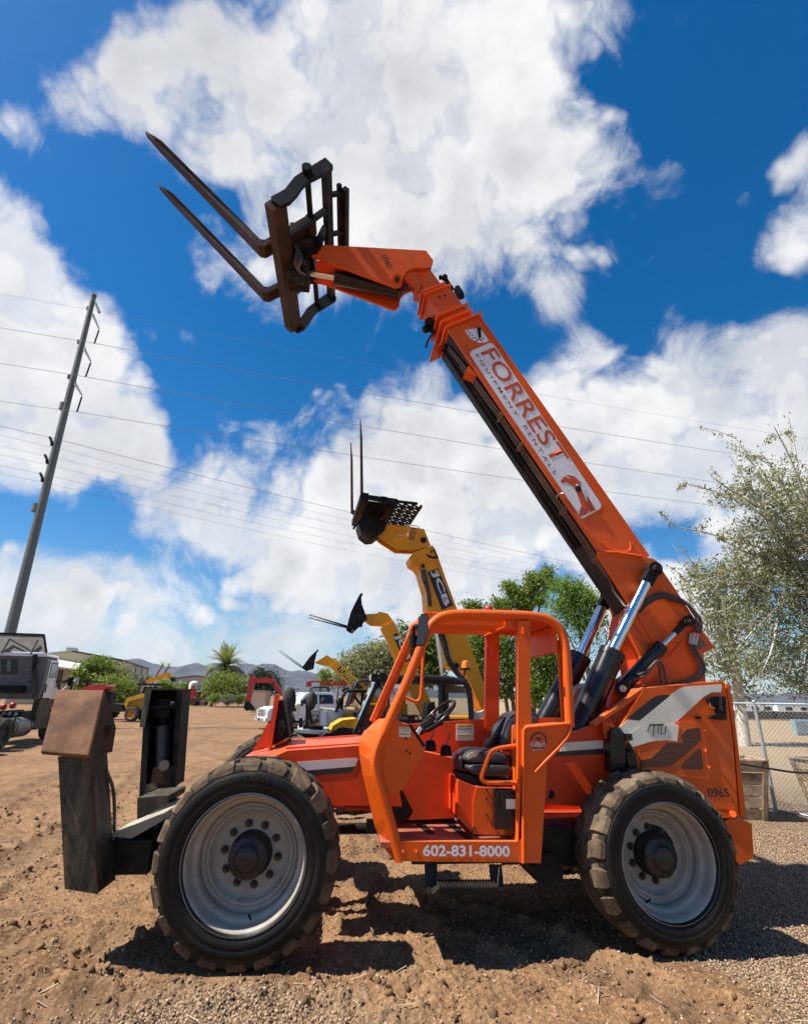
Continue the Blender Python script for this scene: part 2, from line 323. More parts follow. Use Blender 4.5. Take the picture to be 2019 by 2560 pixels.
def tag(o, label, cat, group=None):
    o['label'] = label; o['category'] = cat
    if group: o['group'] = group
    return o
def copy_tree(o, parent=None):
    c = o.copy(); C.objects.link(c); c.parent = parent
    for ch in list(o.children): copy_tree(ch, c)
    return c
def text(body, name, m, parent, p0, p1, height, v, ext=.002, bold=.0, fs=1.0, up=None, spacing=1.0):
    """lettering on a u-w plane: baseline from p0 to p1 (u, w), cap height given"""
    cu = bpy.data.curves.new(name, 'FONT'); cu.body = body; cu.size = 1; cu.extrude = 0; cu.offset = bold; cu.space_character = spacing; cu.resolution_u = 3
    ob = bpy.data.objects.new(name+'_tmp', cu); C.objects.link(ob); dg = bpy.context.evaluated_depsgraph_get(); dg.update()
    me = bpy.data.meshes.new_from_object(ob.evaluated_get(dg)); bpy.data.objects.remove(ob); bpy.data.curves.remove(cu)
    n = len(me.vertices); co = np.empty(n*3); me.vertices.foreach_get('co', co); co = co.reshape(-1, 3)
    mn = co.min(0); mx = co.max(0); d = np.array(p1)-np.array(p0); Lh = np.linalg.norm(d); d = d/Lh; upv = np.array([-d[1], d[0]]) if up is None else np.array(up)
    a = (co[:, 0]-mn[0])/(mx[0]-mn[0])*Lh; b = (co[:, 1]-mn[1])/(mx[1]-mn[1])*height
    q = np.array(p0)[None]+a[:, None]*d+b[:, None]*upv
    out = np.stack([q[:, 0], np.full(n, v), q[:, 1]], 1); me.vertices.foreach_set('co', out.ravel()); me.update()
    me.materials.clear(); me.materials.append(m)
    o = bpy.data.objects.new(name, me); C.objects.link(o); o.parent = parent; me.name = name
    return o
# ------------------------------------------------------------------ the orange telehandler in front
MF = Frame(-1.13, 4.54, 0.10)
TH = thing('telehandler', 'large orange telehandler with raised boom and forks, open cab, nearest to us', 'telehandler', MF.loc(), MF.yaw)
m = MF.m; mp = MF.pts; m3 = MF.p3
def make_wheel(R, name='wheel'):
    """rim mesh with tyre, hub and nuts as its pieces; outer face at y=0, axle along +y"""
    k = R/.675
    prof = [(.440, -.010), (.450, -.002), (.452, .008), (.440, .020), (.428, .022), (.418, .034), (.408, .070), (.404, .110), (.394, .122), (.380, .126), (.370, .136), (.362, .170), (.352, .205), (.338, .216), (.328, .212), (.320, .200), (.312, .198), (.302, .212), (.290, .240), (.270, .258), (.238, .262), (.160, .262), (.10, .262)]
    rim = MB().lathe([(r*k, h) for r, h in prof], 72)
    rim.lathe([(.356*k, .17), (.38*k, .40), (.45*k, .42)], 40)
    rim = rim.build(name, RIMG)
    W_ = .43
    side = [(.432, .02), (.452, -.002), (.478, -.018), (.505, -.026), (.512, -.021), (.518, -.027), (.548, -.028), (.585, -.018), (.596, -.006), (.602, -.010), (.628, .012), (.640, .045)]
    prof = side+[(.646, .10), (.650, W_/2), (.646, W_-.10)]+[(r, W_-h) for r, h in side[::-1]]
    mis = [1]*7+[2]*4+[0]*4+[2]*4+[1]*8
    t = MB().lathe([(r*k, h) for r, h in prof], 96, mis=mis[:len(prof)-1])
    NL = 20; rr = random.Random(3)
    for sgn in (0, 1):                                        # chevron lugs, two staggered rows
        for i in range(NL):
            a0 = 2*math.pi*(i+.5*sgn)/NL; da = 2*math.pi/NL
            wj = rr.uniform(.92, 1.08); hj = rr.uniform(.3, 1.2)
            def P(a, h, r): return (r*k*math.cos(a), (h if sgn == 0 else W_-h), r*k*math.sin(a))
            j1, j2 = rr.uniform(-.05, .05), rr.uniform(-.05, .05); q_ = .985+.015*hj
            rows = [(-.006, .590, .604, -.30+j1, .30+j2), (.006, .610, .640, -.34+j1, .34+j2), (.030, .628, .662*q_, -.35+j1, .35+j2), (.07, .638, .674*q_, -.31+j1, .36+j2), (.14, .642, .678*q_, -.12, .46), (.235, .644, .677*q_, .26, .78)]
            vs = []
            for h, rb, rt, s0, s1 in rows:
                mid = (s0+s1)/2; hw = (s1-s0)/2*wj
                for s_ in (-1, 1):
                    vs.append(P(a0+da*(mid+s_*hw*1.12), h, rb)); vs.append(P(a0+da*(mid+s_*hw*.90), h-(.006 if h < .02 else 0), rt))
            fs = []
            for j in range(len(rows)-1):
                o = j*4
                fs += [(o+1, o+5, o+7, o+3), (o, o+4, o+5, o+1), (o+3, o+7, o+6, o+2)]
            fs += [(0, 1, 3, 2), (20, 22, 23, 21)]
            if sgn: fs = [f[::-1] for f in fs]
            t.add(vs, fs, 0)
    ty = t.build('tyre', [TREAD, RUB, SHOULDER], rim)
    hub = MB().lathe([(.0, .075), (.075, .078), (.085, .085), (.088, .10), (.118, .112), (.142, .12), (.150, .13), (.150, .150), (.130, .16), (.130, .205), (.165, .23), (.165, .27)], 36)
    for i in range(12):
        a = 2*math.pi*i/12; hub.cyl((.133*math.cos(a), .122, .133*math.sin(a)), (.133*math.cos(a), .108, .133*math.sin(a)), .010, n=6)
    hub.build('hub', DKRIM, rim)
    me = None
    for i in range(10):
        a = 2*math.pi*(i+.3)/10; c = (.205*k*math.cos(a), .262, .205*k*math.sin(a))
        if me is None:
            b = MB().cyl((0, 0, 0), (0, -.012, 0), .030, n=14).cyl((0, -.012, 0), (0, -.032, 0), .019, n=6).cyl((0, -.03, 0), (0, -.046, 0), .010, n=8)
            o = b.build('lug_nut', [DKRIM], rim); me = o.data
        else:
            o = bpy.data.objects.new('lug_nut', me); C.objects.link(o); o.parent = rim
        o.location = c
    MB().tube([(.375*k*math.cos(5.2), .10, .375*k*math.sin(5.2)), (.35*k*math.cos(5.2), .07, .35*k*math.sin(5.2)), (.335*k*math.cos(5.2), .06, .335*k*math.sin(5.2))], .008, 8).build('valve', RUB, rim)
    return rim
DKRIM = mat('greasy_dark_hub', (.030, .024, .022), .5, .2, var=.4, dirt=(.13, .09, .06), damt=.5, bump=.2)
w0 = make_wheel(.70); w0.parent = TH; w0.location = (-.03, -.02, .668); w0.rotation_euler = (0, .3, -.055)
w1 = make_wheel(.65); w1.parent = TH; w1.location = (3.35, -.0, .625); w1.rotation_euler = (0, 1.1, .07)
w2 = copy_tree(w0, TH); w2.location = (-.12, 2.50, .74); w2.rotation_euler = (0, 1.0, math.pi+.045)
w3 = copy_tree(w1, TH); w3.location = (3.35, 2.46, .63); w3.rotation_euler = (0, .5, math.pi+.07)
# ---- chassis
V = .56
hood = [m('A2', 290, 1046, V), m('A2', 727, 1014, V), m('F', 830, 1590, V), m('F', 850, 1706, V), m('F', 716, 1704, V), m('F', 560, 1690, V), m('F', 545, 1640, V), m('A2', 40, 1075, V), m('A2', 205, 1082, V)]
hd = MB().prism(hood, V, .60)
top_in = .98
a0, a1, a2 = m('A2', 290, 1046, V), m('A2', 760, 1012, V), m('A2', 205, 1082, V)
b0 = m('A2', 293, 985, top_in); b1 = m('A2', 760, 952, top_in); b2 = m('A2', 150, 1030, top_in-.1); a3 = m('A2', 30, 1080, V); b3 = m('A2', 75, 1048, top_in-.1)
hd.add([(a0[0], V, a0[1]+.004), (a1[0], V, a1[1]+.004), (b1[0], top_in, b1[1]), (b0[0], top_in, b0[1])], [(0, 1, 2, 3)])
hd.add([(a3[0], V, a3[1]+.004), (a2[0], V, a2[1]+.004), (a0[0], V, a0[1]+.004), (b0[0], top_in, b0[1]), (b2[0], top_in-.1, b2[1]), (b3[0], top_in-.1, b3[1])], [(0, 1, 2, 3, 4, 5)])
hd.bb((-.1, 1.0, .84), (1.1, 1.06, 1.36)); hd.bb((-.1, 1.60, .84), (1.1, 1.66, 1.40)); hd.prism([(u, w) for u, w in hood], 2.0, 2.05); hd.bb((-.05, 1.66, 1.30), (1.1, 2.05, 1.36))
hd.build('front_chassis', REDOR, TH, .008)
e0, e1 = m('A2', 285, 1020, .70), m('A2', 725, 992, .70)
MB().beam((e0[0], .64, e0[1]-.012), (e1[0], .64, e1[1]-.012), .02, .03).build('hood_seam', REDOR, TH)
for q in ((440, 1010), (545, 1004), (660, 985)):
    p = m3('A2', q[0], q[1], .85); MB().cyl(p+Vector((0, 0, -.03)), p+Vector((0, 0, .012)), .016, n=8).build('bolt', BLKS, TH)
def decal(name, k, pts, v, mt, parent=TH, t=.004, F=MF):
    return MB().prism(F.pts(k, pts, v), v, v+t).build(name, mt, parent)
decal('stripe_decal', 'A2', [(345, 1112), (700, 1087), (716, 1090), (717, 1100), (702, 1138), (395, 1164)], V-.004, CREAM).data.materials[0] = mat('pink_white_vinyl', (.72, .60, .54), .5, var=.05, dirt=(.5, .3, .2), damt=.3)
decal('stripe_decal', 'A2', [(400, 1166), (700, 1141), (680, 1172), (665, 1178), (430, 1195)], V-.004, BLKL)
# chassis spine between the axles, rear block, drive line
MB().bb((.7, 1.0, .82), (4.3, 1.06, 1.12)).bb((.7, 1.60, .82), (4.3, 1.66, 1.12)).bb((.9, 1.06, .80), (4.3, 1.60, .86)).build('spine_chassis', REDOR, TH, .006)
V2 = .60
rb = [m('A3', 130, 1190, V2), m('A3', 330, 1140, V2), m('A3', 430, 1100, V2), m('A3', 500, 1060, V2), m('A3', 640, 1090, V2), m('A3', 700, 1400, V2), m('A3', 690, 1560, V2), m('A3', 480, 1592, V2), m('A3', 130, 1568, V2)]
MB().prism(rb, V2, .66).prism(rb, 1.95, 2.0).bb((2.5, .66, .78), (4.2, 1.0, .82)).build('rear_chassis', REDOR, TH, .006)
decal('stripe_decal', 'A3', [(255, 1205), (492, 1190), (494, 1238), (235, 1257)], V2-.004, CREAM)
decal('stripe_decal', 'A3', [(225, 1259), (494, 1240), (494, 1272), (205, 1287)], V2-.004, BLKL)
MB().cyl(m3('A3', 181, 1512, V2+.02), m3('A3', 181, 1512, V2-.006), .038, n=16).build('frame_hole', BLKS, TH)
ax = MB()
for u, z in ((-.03, .665), (3.35, .64)):
    ax.cyl((u, .30, z), (u, 2.2, z), .10).cyl((u, .26, z), (u, .46, z), .20, n=20).cyl((u, 2.05, z), (u, 2.2, z), .2, n=20).ball((u, 1.25, z), .26).cyl((u-.1, .42, z+.02), (u-.1, 2.0, z+.02), .035)
ax.bb((1.45, .85, .52), (2.75, 1.7, .80)).cyl((.0, 1.25, .62), (3.3, 1.25, .62), .05).bb((1.25, .12, .60), (2.25, .98, .68)).bb((2.30, .40, .50), (2.75, 1.0, .80)).cyl((2.45, .35, .48), (2.45, .95, .48), .13)
ax.build('axle_and_driveline', BLKS, TH, .01)
# axle bracket seen behind the front tyre
MB().bb((.90, .5, .74), (.96, .56, .84)).build('frame_bracket', BLKS, TH)
# ---- front fin with lamp and hoses
Vf = .80
MB().prism(mp('A2', [(75, 1047), (168, 875), (182, 880), (160, 1020)], Vf), Vf, Vf+.02).prism(mp('A2', [(213, 694), (236, 700), (190, 1030), (160, 1022)], Vf-.02), Vf-.02, Vf+.07).build('front_fin', REDOR, TH, .004)
fb = MB().prism(mp('A2', [(238, 735), (262, 735), (300, 960), (205, 1005), (196, 995)], Vf+.07), Vf+.07, Vf+.35)
for j, o in enumerate((0, 12, 24)): fb.tube([m3('A2', 235+o, 850, Vf), m3('A2', 250+o, 900, Vf-.02), m3('A2', 225+o, 960, Vf), m3('A2', 210+o*.6, 990, Vf+.05)], .012, 8, smooth=2)
fb.build('hose_cluster', BLKS, TH, .005)
fb = MB()
for j, (x, y, r) in enumerate(((268, 790, .05), (285, 840, .045), (300, 880, .04), (280, 900, .05), (310, 920, .035))): fb.ball(m3('A2', x, y, Vf+.5), r)
fb.tube([m3('A2', 262, 790, Vf+.5), m3('A2', 300, 850, Vf+.5), m3('A2', 270, 930, Vf+.5), m3('A2', 300, 980, Vf+.4)], .022, smooth=2)
fb.build('hose_cluster', BLKS, TH)
# ---- cab
Vc = .05
tubep = [(432, 1915), (395, 1780), (345, 1600), (300, 1440), (262, 1310), (248, 1215), (262, 1130), (305, 1020), (360, 895), (455, 690), (560, 440), (615, 290), (660, 215), (735, 168), (850, 155), (1100, 160), (1360, 168), (1475, 190), (1550, 245), (1592, 330), (1606, 430), (1618, 640), (1628, 860), (1632, 960)]
P = [m3('A4', x, y, Vc+.05) for x, y in tubep]
MB().tube(P, .043, 14, smooth=2).build('cab_frame', ORANGE, TH)
# front corner sheet, curving in from the door tube
outer = [(440, 1918), (395, 1912), (345, 1850), (300, 1790), (252, 1660), (215, 1500), (168, 1300), (142, 1140), (140, 1060), (182, 985)]
inner = [(437, 1910), (420, 1850), (395, 1780), (372, 1690), (345, 1600), (300, 1440), (262, 1310), (248, 1215), (262, 1130), (305, 1020)]
vs = []
for (a, b), (c, d) in zip(outer, inner):
    o_ = m3('A4', a, b, .42); i_ = m3('A4', c, d, Vc+.01); mid = (o_*.62+i_*.38); mid = mid+Vector((-.01, -.015, 0)); vs += [o_, mid, i_]
n_ = len(outer); fs = [(i*3+j, (i+1)*3+j, (i+1)*3+j+1, i*3+j+1) for i in range(n_-1) for j in range(2)]
o = MB().add(vs, fs, 0, False).build('front_corner_panel', ORANGE, TH); md = o.modifiers.new('thick', 'SOLIDIFY'); md.thickness = .02; md.offset = 0
# dash box: hexagonal side panel and cowl on top
hx = mp('A4', [(305, 1010), (390, 900), (450, 935), (490, 947), (607, 1100), (590, 1165), (440, 1410), (355, 1450), (300, 1440), (262, 1310), (248, 1215), (262, 1130)], Vc+.06)
MB().prism(hx, Vc+.06, Vc+.34).build('dash_panel', ORANGE, TH, .006)
cw = [m3('A4', 182, 985, .42), m3('A4', 305, 1015, Vc+.06), m3('A4', 395, 895, Vc+.06), m3('A4', 265, 905, .50)]
MB().add(cw, [(0, 1, 2, 3)]).build('dash_cowl', ORANGE, TH)
MB().tube([m3('A4', 600, 1100, .10), m3('A4', 495, 945, .10)], .012).build('panel_edge', BLKS, TH)
for x, y in ((472, 1135), (495, 1150), (468, 1045)): MB().cyl(m3('A4', x, y, Vc+.07), m3('A4', x, y, Vc+.052), .009, n=8).build('bolt', BLKS, TH)
def sticker(k, x0, y0, x1, y1, v, lines, parent=TH):
    base = decal('service_sticker', k, [(x0, y0), (x1, y0), (x1, y1), (x0, y1)], v, WHT)
    H_ = y1-y0; Wd = x1-x0
    for f0, f1, mt in ((.0, .20, YLET), (.62, .82, YLET)):
        MB().prism(mp(k, [(x0+3, y0+2+f0*H_), (x1-3, y0+2+f0*H_), (x1-3, y0+f1*H_), (x0+3, y0+f1*H_)], v), v-.0015, v+.001).build('sticker_band', mt, base).parent = base
    for body, fx0, fx1, fy0, fy1, mt in lines:
        a = m(k, x0+fx0*Wd, y0+fy1*H_, v); b = m(k, x0+fx1*Wd, y0+fy1*H_, v); c = m(k, x0+fx0*Wd, y0+fy0*H_, v)
        text(body, 'sticker_lettering', mt, base, a, b, c[1]-a[1], v-.003)
    return base
LN = [('ARRIED MICHL', .15, .85, .05, .17, BLKL), ('call for SERVICE', .10, .92, .25, .38, BLKL), ('(623) 390-7424', .10, .92, .43, .57, BLKL), ('FORREST', .08, .72, .65, .79, BLKL), ('equipment rentals', .15, .88, .88, .95, BLKL)]
sticker('A4', 420, 962, 500, 1032, Vc+.055, LN)
# left screen pillar, a box section further forward
ob = MB()
pl = [m3('A4', 225, 925, .52), m3('A4', 300, 760, .52), m3('A4', 518, 262, .52)]
ob.beam(pl[0], pl[2], .05, .085, up=(0, 1, 0)); ob.beam(m3('A4', 255, 920, .56), m3('A4', 545, 270, .56), .05, .03, up=(0, 1, 0))
ob.tube([m3('A4', 505, 275, .50), m3('A4', 530, 238, .48), m3('A4', 600, 215, .36), m3('A4', 680, 180, .20)], .036, smooth=2)
ob.build('screen_pillar', ORANGE, TH, .008)
# roof
def flat(k, x, y, w):                                          # where a ray meets the height w, in the machine's frame
    d = ray(k, x, y); t = (w-EYE)/d[2]; X = d[0]*t-MF.X; Y = d[1]*t-MF.Y
    return (X*MF.c+Y*MF.s, -X*MF.s+Y*MF.c)
rw = 2.54
_unused = MB().prism([(1.36, rw), (2.56, rw), (2.62, rw-.06), (2.60, rw+.0), (2.50, rw+.055), (1.42, rw+.055), (1.34, rw+.02)], .10, 1.02)
roof_o = MB().prism([(2.12, rw), (2.56, rw), (2.62, rw-.06), (2.60, rw+.0), (2.50, rw+.055), (2.12, rw+.055)], .10, 1.02).bb((1.34, .10, rw-.01), (1.42, 1.02, rw+.055)).bb((1.42, .10, rw), (2.12, .14, rw+.055)).bb((1.42, .98, rw), (2.12, 1.02, rw+.055)).build('roof', ORANGE, TH, .008)
for i in range(9):
    v_ = .17+i*.092
    MB().bb((1.415, v_, rw-.045), (2.125, v_+.030, rw+.045)).build('roof_bar', ORANGE, TH)
MB().bb((2.12, .1, rw-.06), (2.16, 1.0, rw-.002)).build('roof_cross_bar', ORANGE, TH, .005)
MB().bb((2.57, .12, 2.26), (2.60, 1.0, 2.50)).build('rear_roof_skirt', ORANGE, TH, .005)
# far side of the roof and far posts
fp = [m3('A4', 1040, 290, .97), m3('A4', 1130, 290, .97), m3('A4', 1120, 900, .97), m3('A4', 1035, 1110, .97)]
MB().prism(mp('A4', [(1040, 285), (1132, 285), (1132, 960), (1120, 1140), (1030, 1140)], .95), .95, 1.03).build('far_post', REDOR, TH, .008)
MB().prism(mp('A4', [(1062, 290), (1130, 285), (1118, 370), (1090, 420), (1080, 452), (1066, 446)], .93), .93, .945).build('post_gusset', ORANGE, TH)
MB().tube([(1.34, .98, 2.52), (1.42, .98, 2.55), (2.52, .98, 2.54), (2.60, .98, 2.47)], .035, 12, smooth=2).build('far_roof_rail', ORANGE, TH)
# near rear post, lower rear corner
MB().prism(mp('A4', [(1265, 205), (1350, 205), (1352, 700), (1362, 930), (1300, 960), (1270, 1785), (1265, 1785)], Vc+.02), Vc+.02, Vc+.10).build('door_post', ORANGE, TH, .008)
MB().prism(mp('A4', [(1296, 248), (1312, 248), (1312, 300), (1296, 300)], Vc), Vc-.01, Vc+.03).build('post_lug', ORANGE, TH, .004)
q = mp('A4', [(1302, 965), (1640, 938), (1646, 985), (1610, 1060), (1470, 1205), (1470, 1275), (1428, 1932), (1270, 1928), (1262, 1770), (1300, 1760)], Vc+.02)
MB().prism(q, Vc+.02, Vc+.42).build('rear_corner_panel', ORANGE, TH, .010)
MB().tube([m3('A4', 1304, 1930, Vc+.01), m3('A4', 1304, 1500, Vc+.01), m3('A4', 1306, 985, Vc+.01), m3('A4', 1320, 964, Vc+.01), m3('A4', 1630, 938, Vc+.01)], .016, 8).tube([m3('A4', 1640, 945, Vc+.01), m3('A4', 1640, 985, Vc+.01), m3('A4', 1605, 1060, Vc+.01), m3('A4', 1385, 1285, Vc+.01)], .014, 8, smooth=1).build('panel_flange', ORANGE, TH)
MB().beam(m3('A4', 1345, 918, Vc+.4), m3('A4', 1590, 918, Vc+.4), .05, .05).build('rear_window_sill', ORANGE, TH, .005)
MB().prism(mp('A4', [(1545, 345), (1575, 330), (1605, 930), (1580, 930)], Vc+.09), Vc+.09, Vc+.12).build('rear_window_rail', ORANGE, TH, .004)
cx, cy = 1412, 1062
b_ = [(cx+60*math.cos(a), cy+66*math.sin(a)) for a in (2*math.pi*i/28 for i in range(28))]
bd = decal('round_badge', 'A4', b_, Vc+.016, mat('badge_brown', (.13, .035, .015), .5))
b_ = [(cx+46*math.cos(a), cy+50*math.sin(a)) for a in (2*math.pi*i/28 for i in range(28))]
decal('badge_centre', 'A4', b_, Vc+.014, ORANGE).parent = bd
tr_ = MB()
for dx, dy, r in ((0, -22, 12), (-12, -14, 9), (12, -14, 9)): tr_.prism(mp('A4', [(cx+dx+r*math.cos(a), cy+dy+r*.8*math.sin(a)) for a in (6.283*i/10 for i in range(10))], Vc+.012), Vc+.0125-.001*abs(dx), Vc+.016)
tr_.prism(mp('A4', [(cx-3, cy-15), (cx+3, cy-15), (cx+5, cy+8), (cx-5, cy+8)], Vc+.0105), Vc+.0105, Vc+.014); tr_.build('badge_tree', mat('badge_brown', (.13, .035, .015)), bd)
text('RollBack', 'badge_lettering', WHT, bd, m('A4', cx-52, cy+42, Vc), m('A4', cx+56, cy+40, Vc), .040, Vc+.010)
text('FORREST', 'badge_lettering', WHT, bd, m('A4', cx-38, cy+68, Vc), m('A4', cx+40, cy+67, Vc), .012, Vc+.010)
# sill, floor, door steps
sl_ = mp('A4', [(405, 1778), (1268, 1778), (1268, 1926), (440, 1918)], Vc+.02)
MB().prism(sl_, Vc+.02, Vc+.07).build('door_sill', ORANGE, TH, .006)
a = m('A4', 590, 1886, Vc); b = m('A4', 1212, 1890, Vc); c = m('A4', 590, 1803, Vc)
text('602-831-8000', 'phone_number', WHT, TH, a, b, c[1]-a[1], Vc+.014, bold=.032)
for x, y in ((541, 1846), (447, 1846)): MB().cyl(m3('A4', x, y, Vc+.03), m3('A4', x, y, Vc+.006), .012, n=8).build('bolt', ORANGE, TH)
fw = m('A4', 800, 1778, Vc+.02)[1]-.012
FLOORM = mat('scuffed_red_floor', (.36, .10, .06), .6, var=.25, dirt=(.05, .03, .028), damt=.9, dscale=1.6, bump=.1)
MB().bb((1.0, Vc+.075, fw-.04), (2.25, .98, fw)).build('cab_floor', FLOORM, TH)
for pg in ([(540, 1655), (600, 1650), (680, 1722), (625, 1724)], [(740, 1640), (800, 1640), (955, 1765), (905, 1768)]):
    MB().add([(lambda uv: (uv[0], uv[1], fw+.004))(flat('A4', x, y, fw+.004)) for x, y in pg], [(0, 1, 2, 3)]).build('floor_mat_strip', BLKS, TH)
# inner walls
iw = mp('A4', [(470, 942), (1030, 905), (1060, 905), (1060, 1640), (500, 1640), (380, 1500)], .97)
MB().prism(iw, .97, 1.0).build('cab_inner_wall', REDOR, TH)
iw = mp('A4', [(540, 1135), (598, 1138), (828, 1190), (836, 1610), (500, 1625), (380, 1600), (360, 1460)], .72)
MB().prism(iw, .72, .96).build('control_console', REDOR, TH, .006)
MB().prism(mp('A4', [(818, 1600), (838, 1612), (834, 1632), (814, 1622)], .71), .705, .71).build('white_tag', WHT, TH)
MB().prism(mp('A4', [(355, 1450), (440, 1410), (520, 1560), (495, 1610), (395, 1650)], .60), .60, .70).build('pedal_box', BLKS, TH, .02)
sb = mp('A4', [(840, 1340), (968, 1392), (1262, 1400), (1262, 1760), (945, 1725), (838, 1610)], .30)
MB().prism(sb, .30, .92).build('seat_base', REDOR, TH, .006)
MB().prism(mp('A4', [(968, 1392), (1262, 1402), (1262, 1738), (945, 1722), (945, 1490)], .28), .28, .296).build('seat_base_panel', ORANGE, TH, .004)
bx = MB().prism(mp('A4', [(1108, 1418), (1130, 1410), (1258, 1412), (1258, 1698), (1105, 1690)], .16), .16, .27)
bx.prism(mp('A4', [(1138, 1440), (1255, 1440), (1255, 1550), (1138, 1550)], .145), .145, .16)
bx = bx.build('battery_box', BLKG, TH, .012)
MB().prism(mp('A4', [(1180, 1475), (1245, 1475), (1245, 1545), (1180, 1545)], .143), .141, .145).build('warning_label', CREAM, bx)
for x, y in ((1042, 1412), (1042, 1472), (1042, 1590), (955, 1680)): MB().cyl(m3('A4', x, y, .285), m3('A4', x, y, .272), .010, n=8).build('bolt', BLKS, TH)
sticker('A4', 825, 943, 950, 1056, .965, LN)
# seat
st = MB(); cush = [(0, 0), (1, 0)]
def pad(k, pts, v0, v1, r, name, mt, parent):
    P_ = mp(k, pts, v0); cu_ = sum(p[0] for p in P_)/len(P_); cw_ = sum(p[1] for p in P_)/len(P_); b = MB(); n = len(P_); rings = []
    if sum(P_[i][0]*P_[(i+1) % n][1]-P_[(i+1) % n][0]*P_[i][1] for i in range(n)) < 0: P_ = P_[::-1]
    for f, s_ in ((0, .80), (.04, .92), (.12, 1.0), (.88, 1.0), (.96, .92), (1, .80)):
        rings.append([(cu_+(u-cu_)*s_, v0+(v1-v0)*f, cw_+(w-cw_)*s_) for u, w in P_])
    vs = [p for r_ in rings for p in r_]; nn_ = len(rings)
    fs = [(i*n+(j+1) % n, i*n+j, (i+1)*n+j, (i+1)*n+(j+1) % n) for i in range(nn_-1) for j in range(n)]
    b.add(vs, fs+[list(range(n)), list(range(nn_*n-1, (nn_-1)*n-1, -1))], 0, True)
    o = b.build(name, mt, parent); sd = o.modifiers.new('soft', 'SUBSURF'); sd.levels = 1; sd.render_levels = 2; return o
seat = pad('A4', [(872, 1190), (905, 1150), (960, 1128), (1100, 1140), (1245, 1160), (1255, 1235), (1160, 1225), (1000, 1222), (900, 1225)], .36, .86, .03, 'seat', VINYL, TH)
pad('A4', [(890, 1228), (1000, 1226), (1160, 1232), (1252, 1238), (1252, 1320), (1100, 1325), (960, 1315), (905, 1280)], .34, .88, .03, 'seat_cushion_side', VINYL, seat)
pad('A4', [(1150, 1150), (1145, 1085), (1190, 920), (1225, 868), (1290, 850), (1380, 845), (1440, 880), (1430, 930), (1330, 960), (1260, 1150)], .40, .82, .03, 'backrest', VINYL, seat)
pad('A4', [(1045, 1125), (1040, 1095), (1160, 900), (1185, 880), (1195, 900), (1160, 1000), (1105, 1110)], .52, .72, .02, 'armrest', BLKG, seat)
MB().tube([m3('A4', 1195, 1010, .42), m3('A4', 1240, 950, .40), m3('A4', 1300, 930, .395)], .008, 8).build('backrest_seam', BLKG, seat)
MB().prism(mp('A4', [(916, 1150), (950, 1140), (978, 1150), (970, 1172), (945, 1176), (925, 1185), (912, 1195), (905, 1172)], .335), .335, .345).build('torn_patch', FOAMC, seat)
pad('A4', [(840, 1180), (860, 1160), (880, 1170), (880, 1290), (850, 1290), (838, 1240)], .45, .8, .02, 'seat_front_roll', VINYL, seat)
MB().prism(mp('A4', [(845, 1290), (1000, 1330), (1250, 1335), (1250, 1390), (985, 1378), (850, 1325)], .40), .40, .85).build('seat_suspension', BLKS, seat, .01)
MB().tube([m3('A4', x, y, .13) for x, y in ((1258, 1095), (1140, 1110), (1085, 1125), (1060, 1150), (1045, 1195), (1004, 1305), (1006, 1335), (1030, 1355), (1080, 1359), (1258, 1361))], .020, 10, smooth=2).build('hip_rail', ORANGE, TH)
# steering wheel, levers
sc = m3('A4', 695, 880, .48); up_ = Vector((-.62, -.12, .72)).normalized(); sx_ = up_.cross(Vector((0, 1, 0))).normalized(); sy_ = up_.cross(sx_)
swr = .20; MBs = MB().tube([sc+sx_*swr*math.cos(a)+sy_*swr*math.sin(a) for a in (2*math.pi*i/40 for i in range(41))], .016, 8, cap=False)
for a in (.6, 2.7, 4.8): MBs.beam(sc-up_*.03, sc+(sx_*math.cos(a)+sy_*math.sin(a))*swr, .022, .012, up=up_)
MBs.cyl(sc-up_*.05, sc-up_*.005, .035)
sw = MBs.build('steering_wheel', BLKG, TH)
MB().cyl(sc-up_*.06, m3('A4', 560, 1000, .48), .035, .03).beam(m3('A4', 540, 985, .46), m3('A4', 660, 905, .44), .05, .05).beam(m3('A4', 620, 985, .44), m3('A4', 690, 940, .44), .04, .045).build('steering_column', BLKS, sw, .006)
MB().beam(m3('A4', 545, 1010, .42), m3('A4', 575, 965, .42), .03, .03).build('switch_stalk', WHT, sw)
for (bx_, by_, tx, ty) in ((642, 1130, 668, 975), (752, 1165, 785, 1000)):
    p = m3('A4', bx_, by_, .60); t_ = m3('A4', bx_, by_-75, .60)
    lv = MB()
    zz = [p.lerp(t_, f) for f in np.linspace(0, 1, 9)]
    lv.tube(zz, [.062, .05, .058, .048, .055, .046, .05, .042, .036], 14, smooth=0)
    lv = lv.build('control_lever', RUB, TH)
    MB().tube([t_, m3('A4', (bx_+tx)/2+6, (by_-75+ty)/2, .60), m3('A4', tx, ty, .60)], .007, 8).build('lever_rod', PIPE, lv)
MB().tube([m3('A2', x, y, .90) for x, y in ((1121, 400), (1112, 560), (1106, 690), (1098, 728), (1080, 744), (1060, 742), (1000, 712))], .017, 8, smooth=2).build('grab_handle', ORANGE, TH)
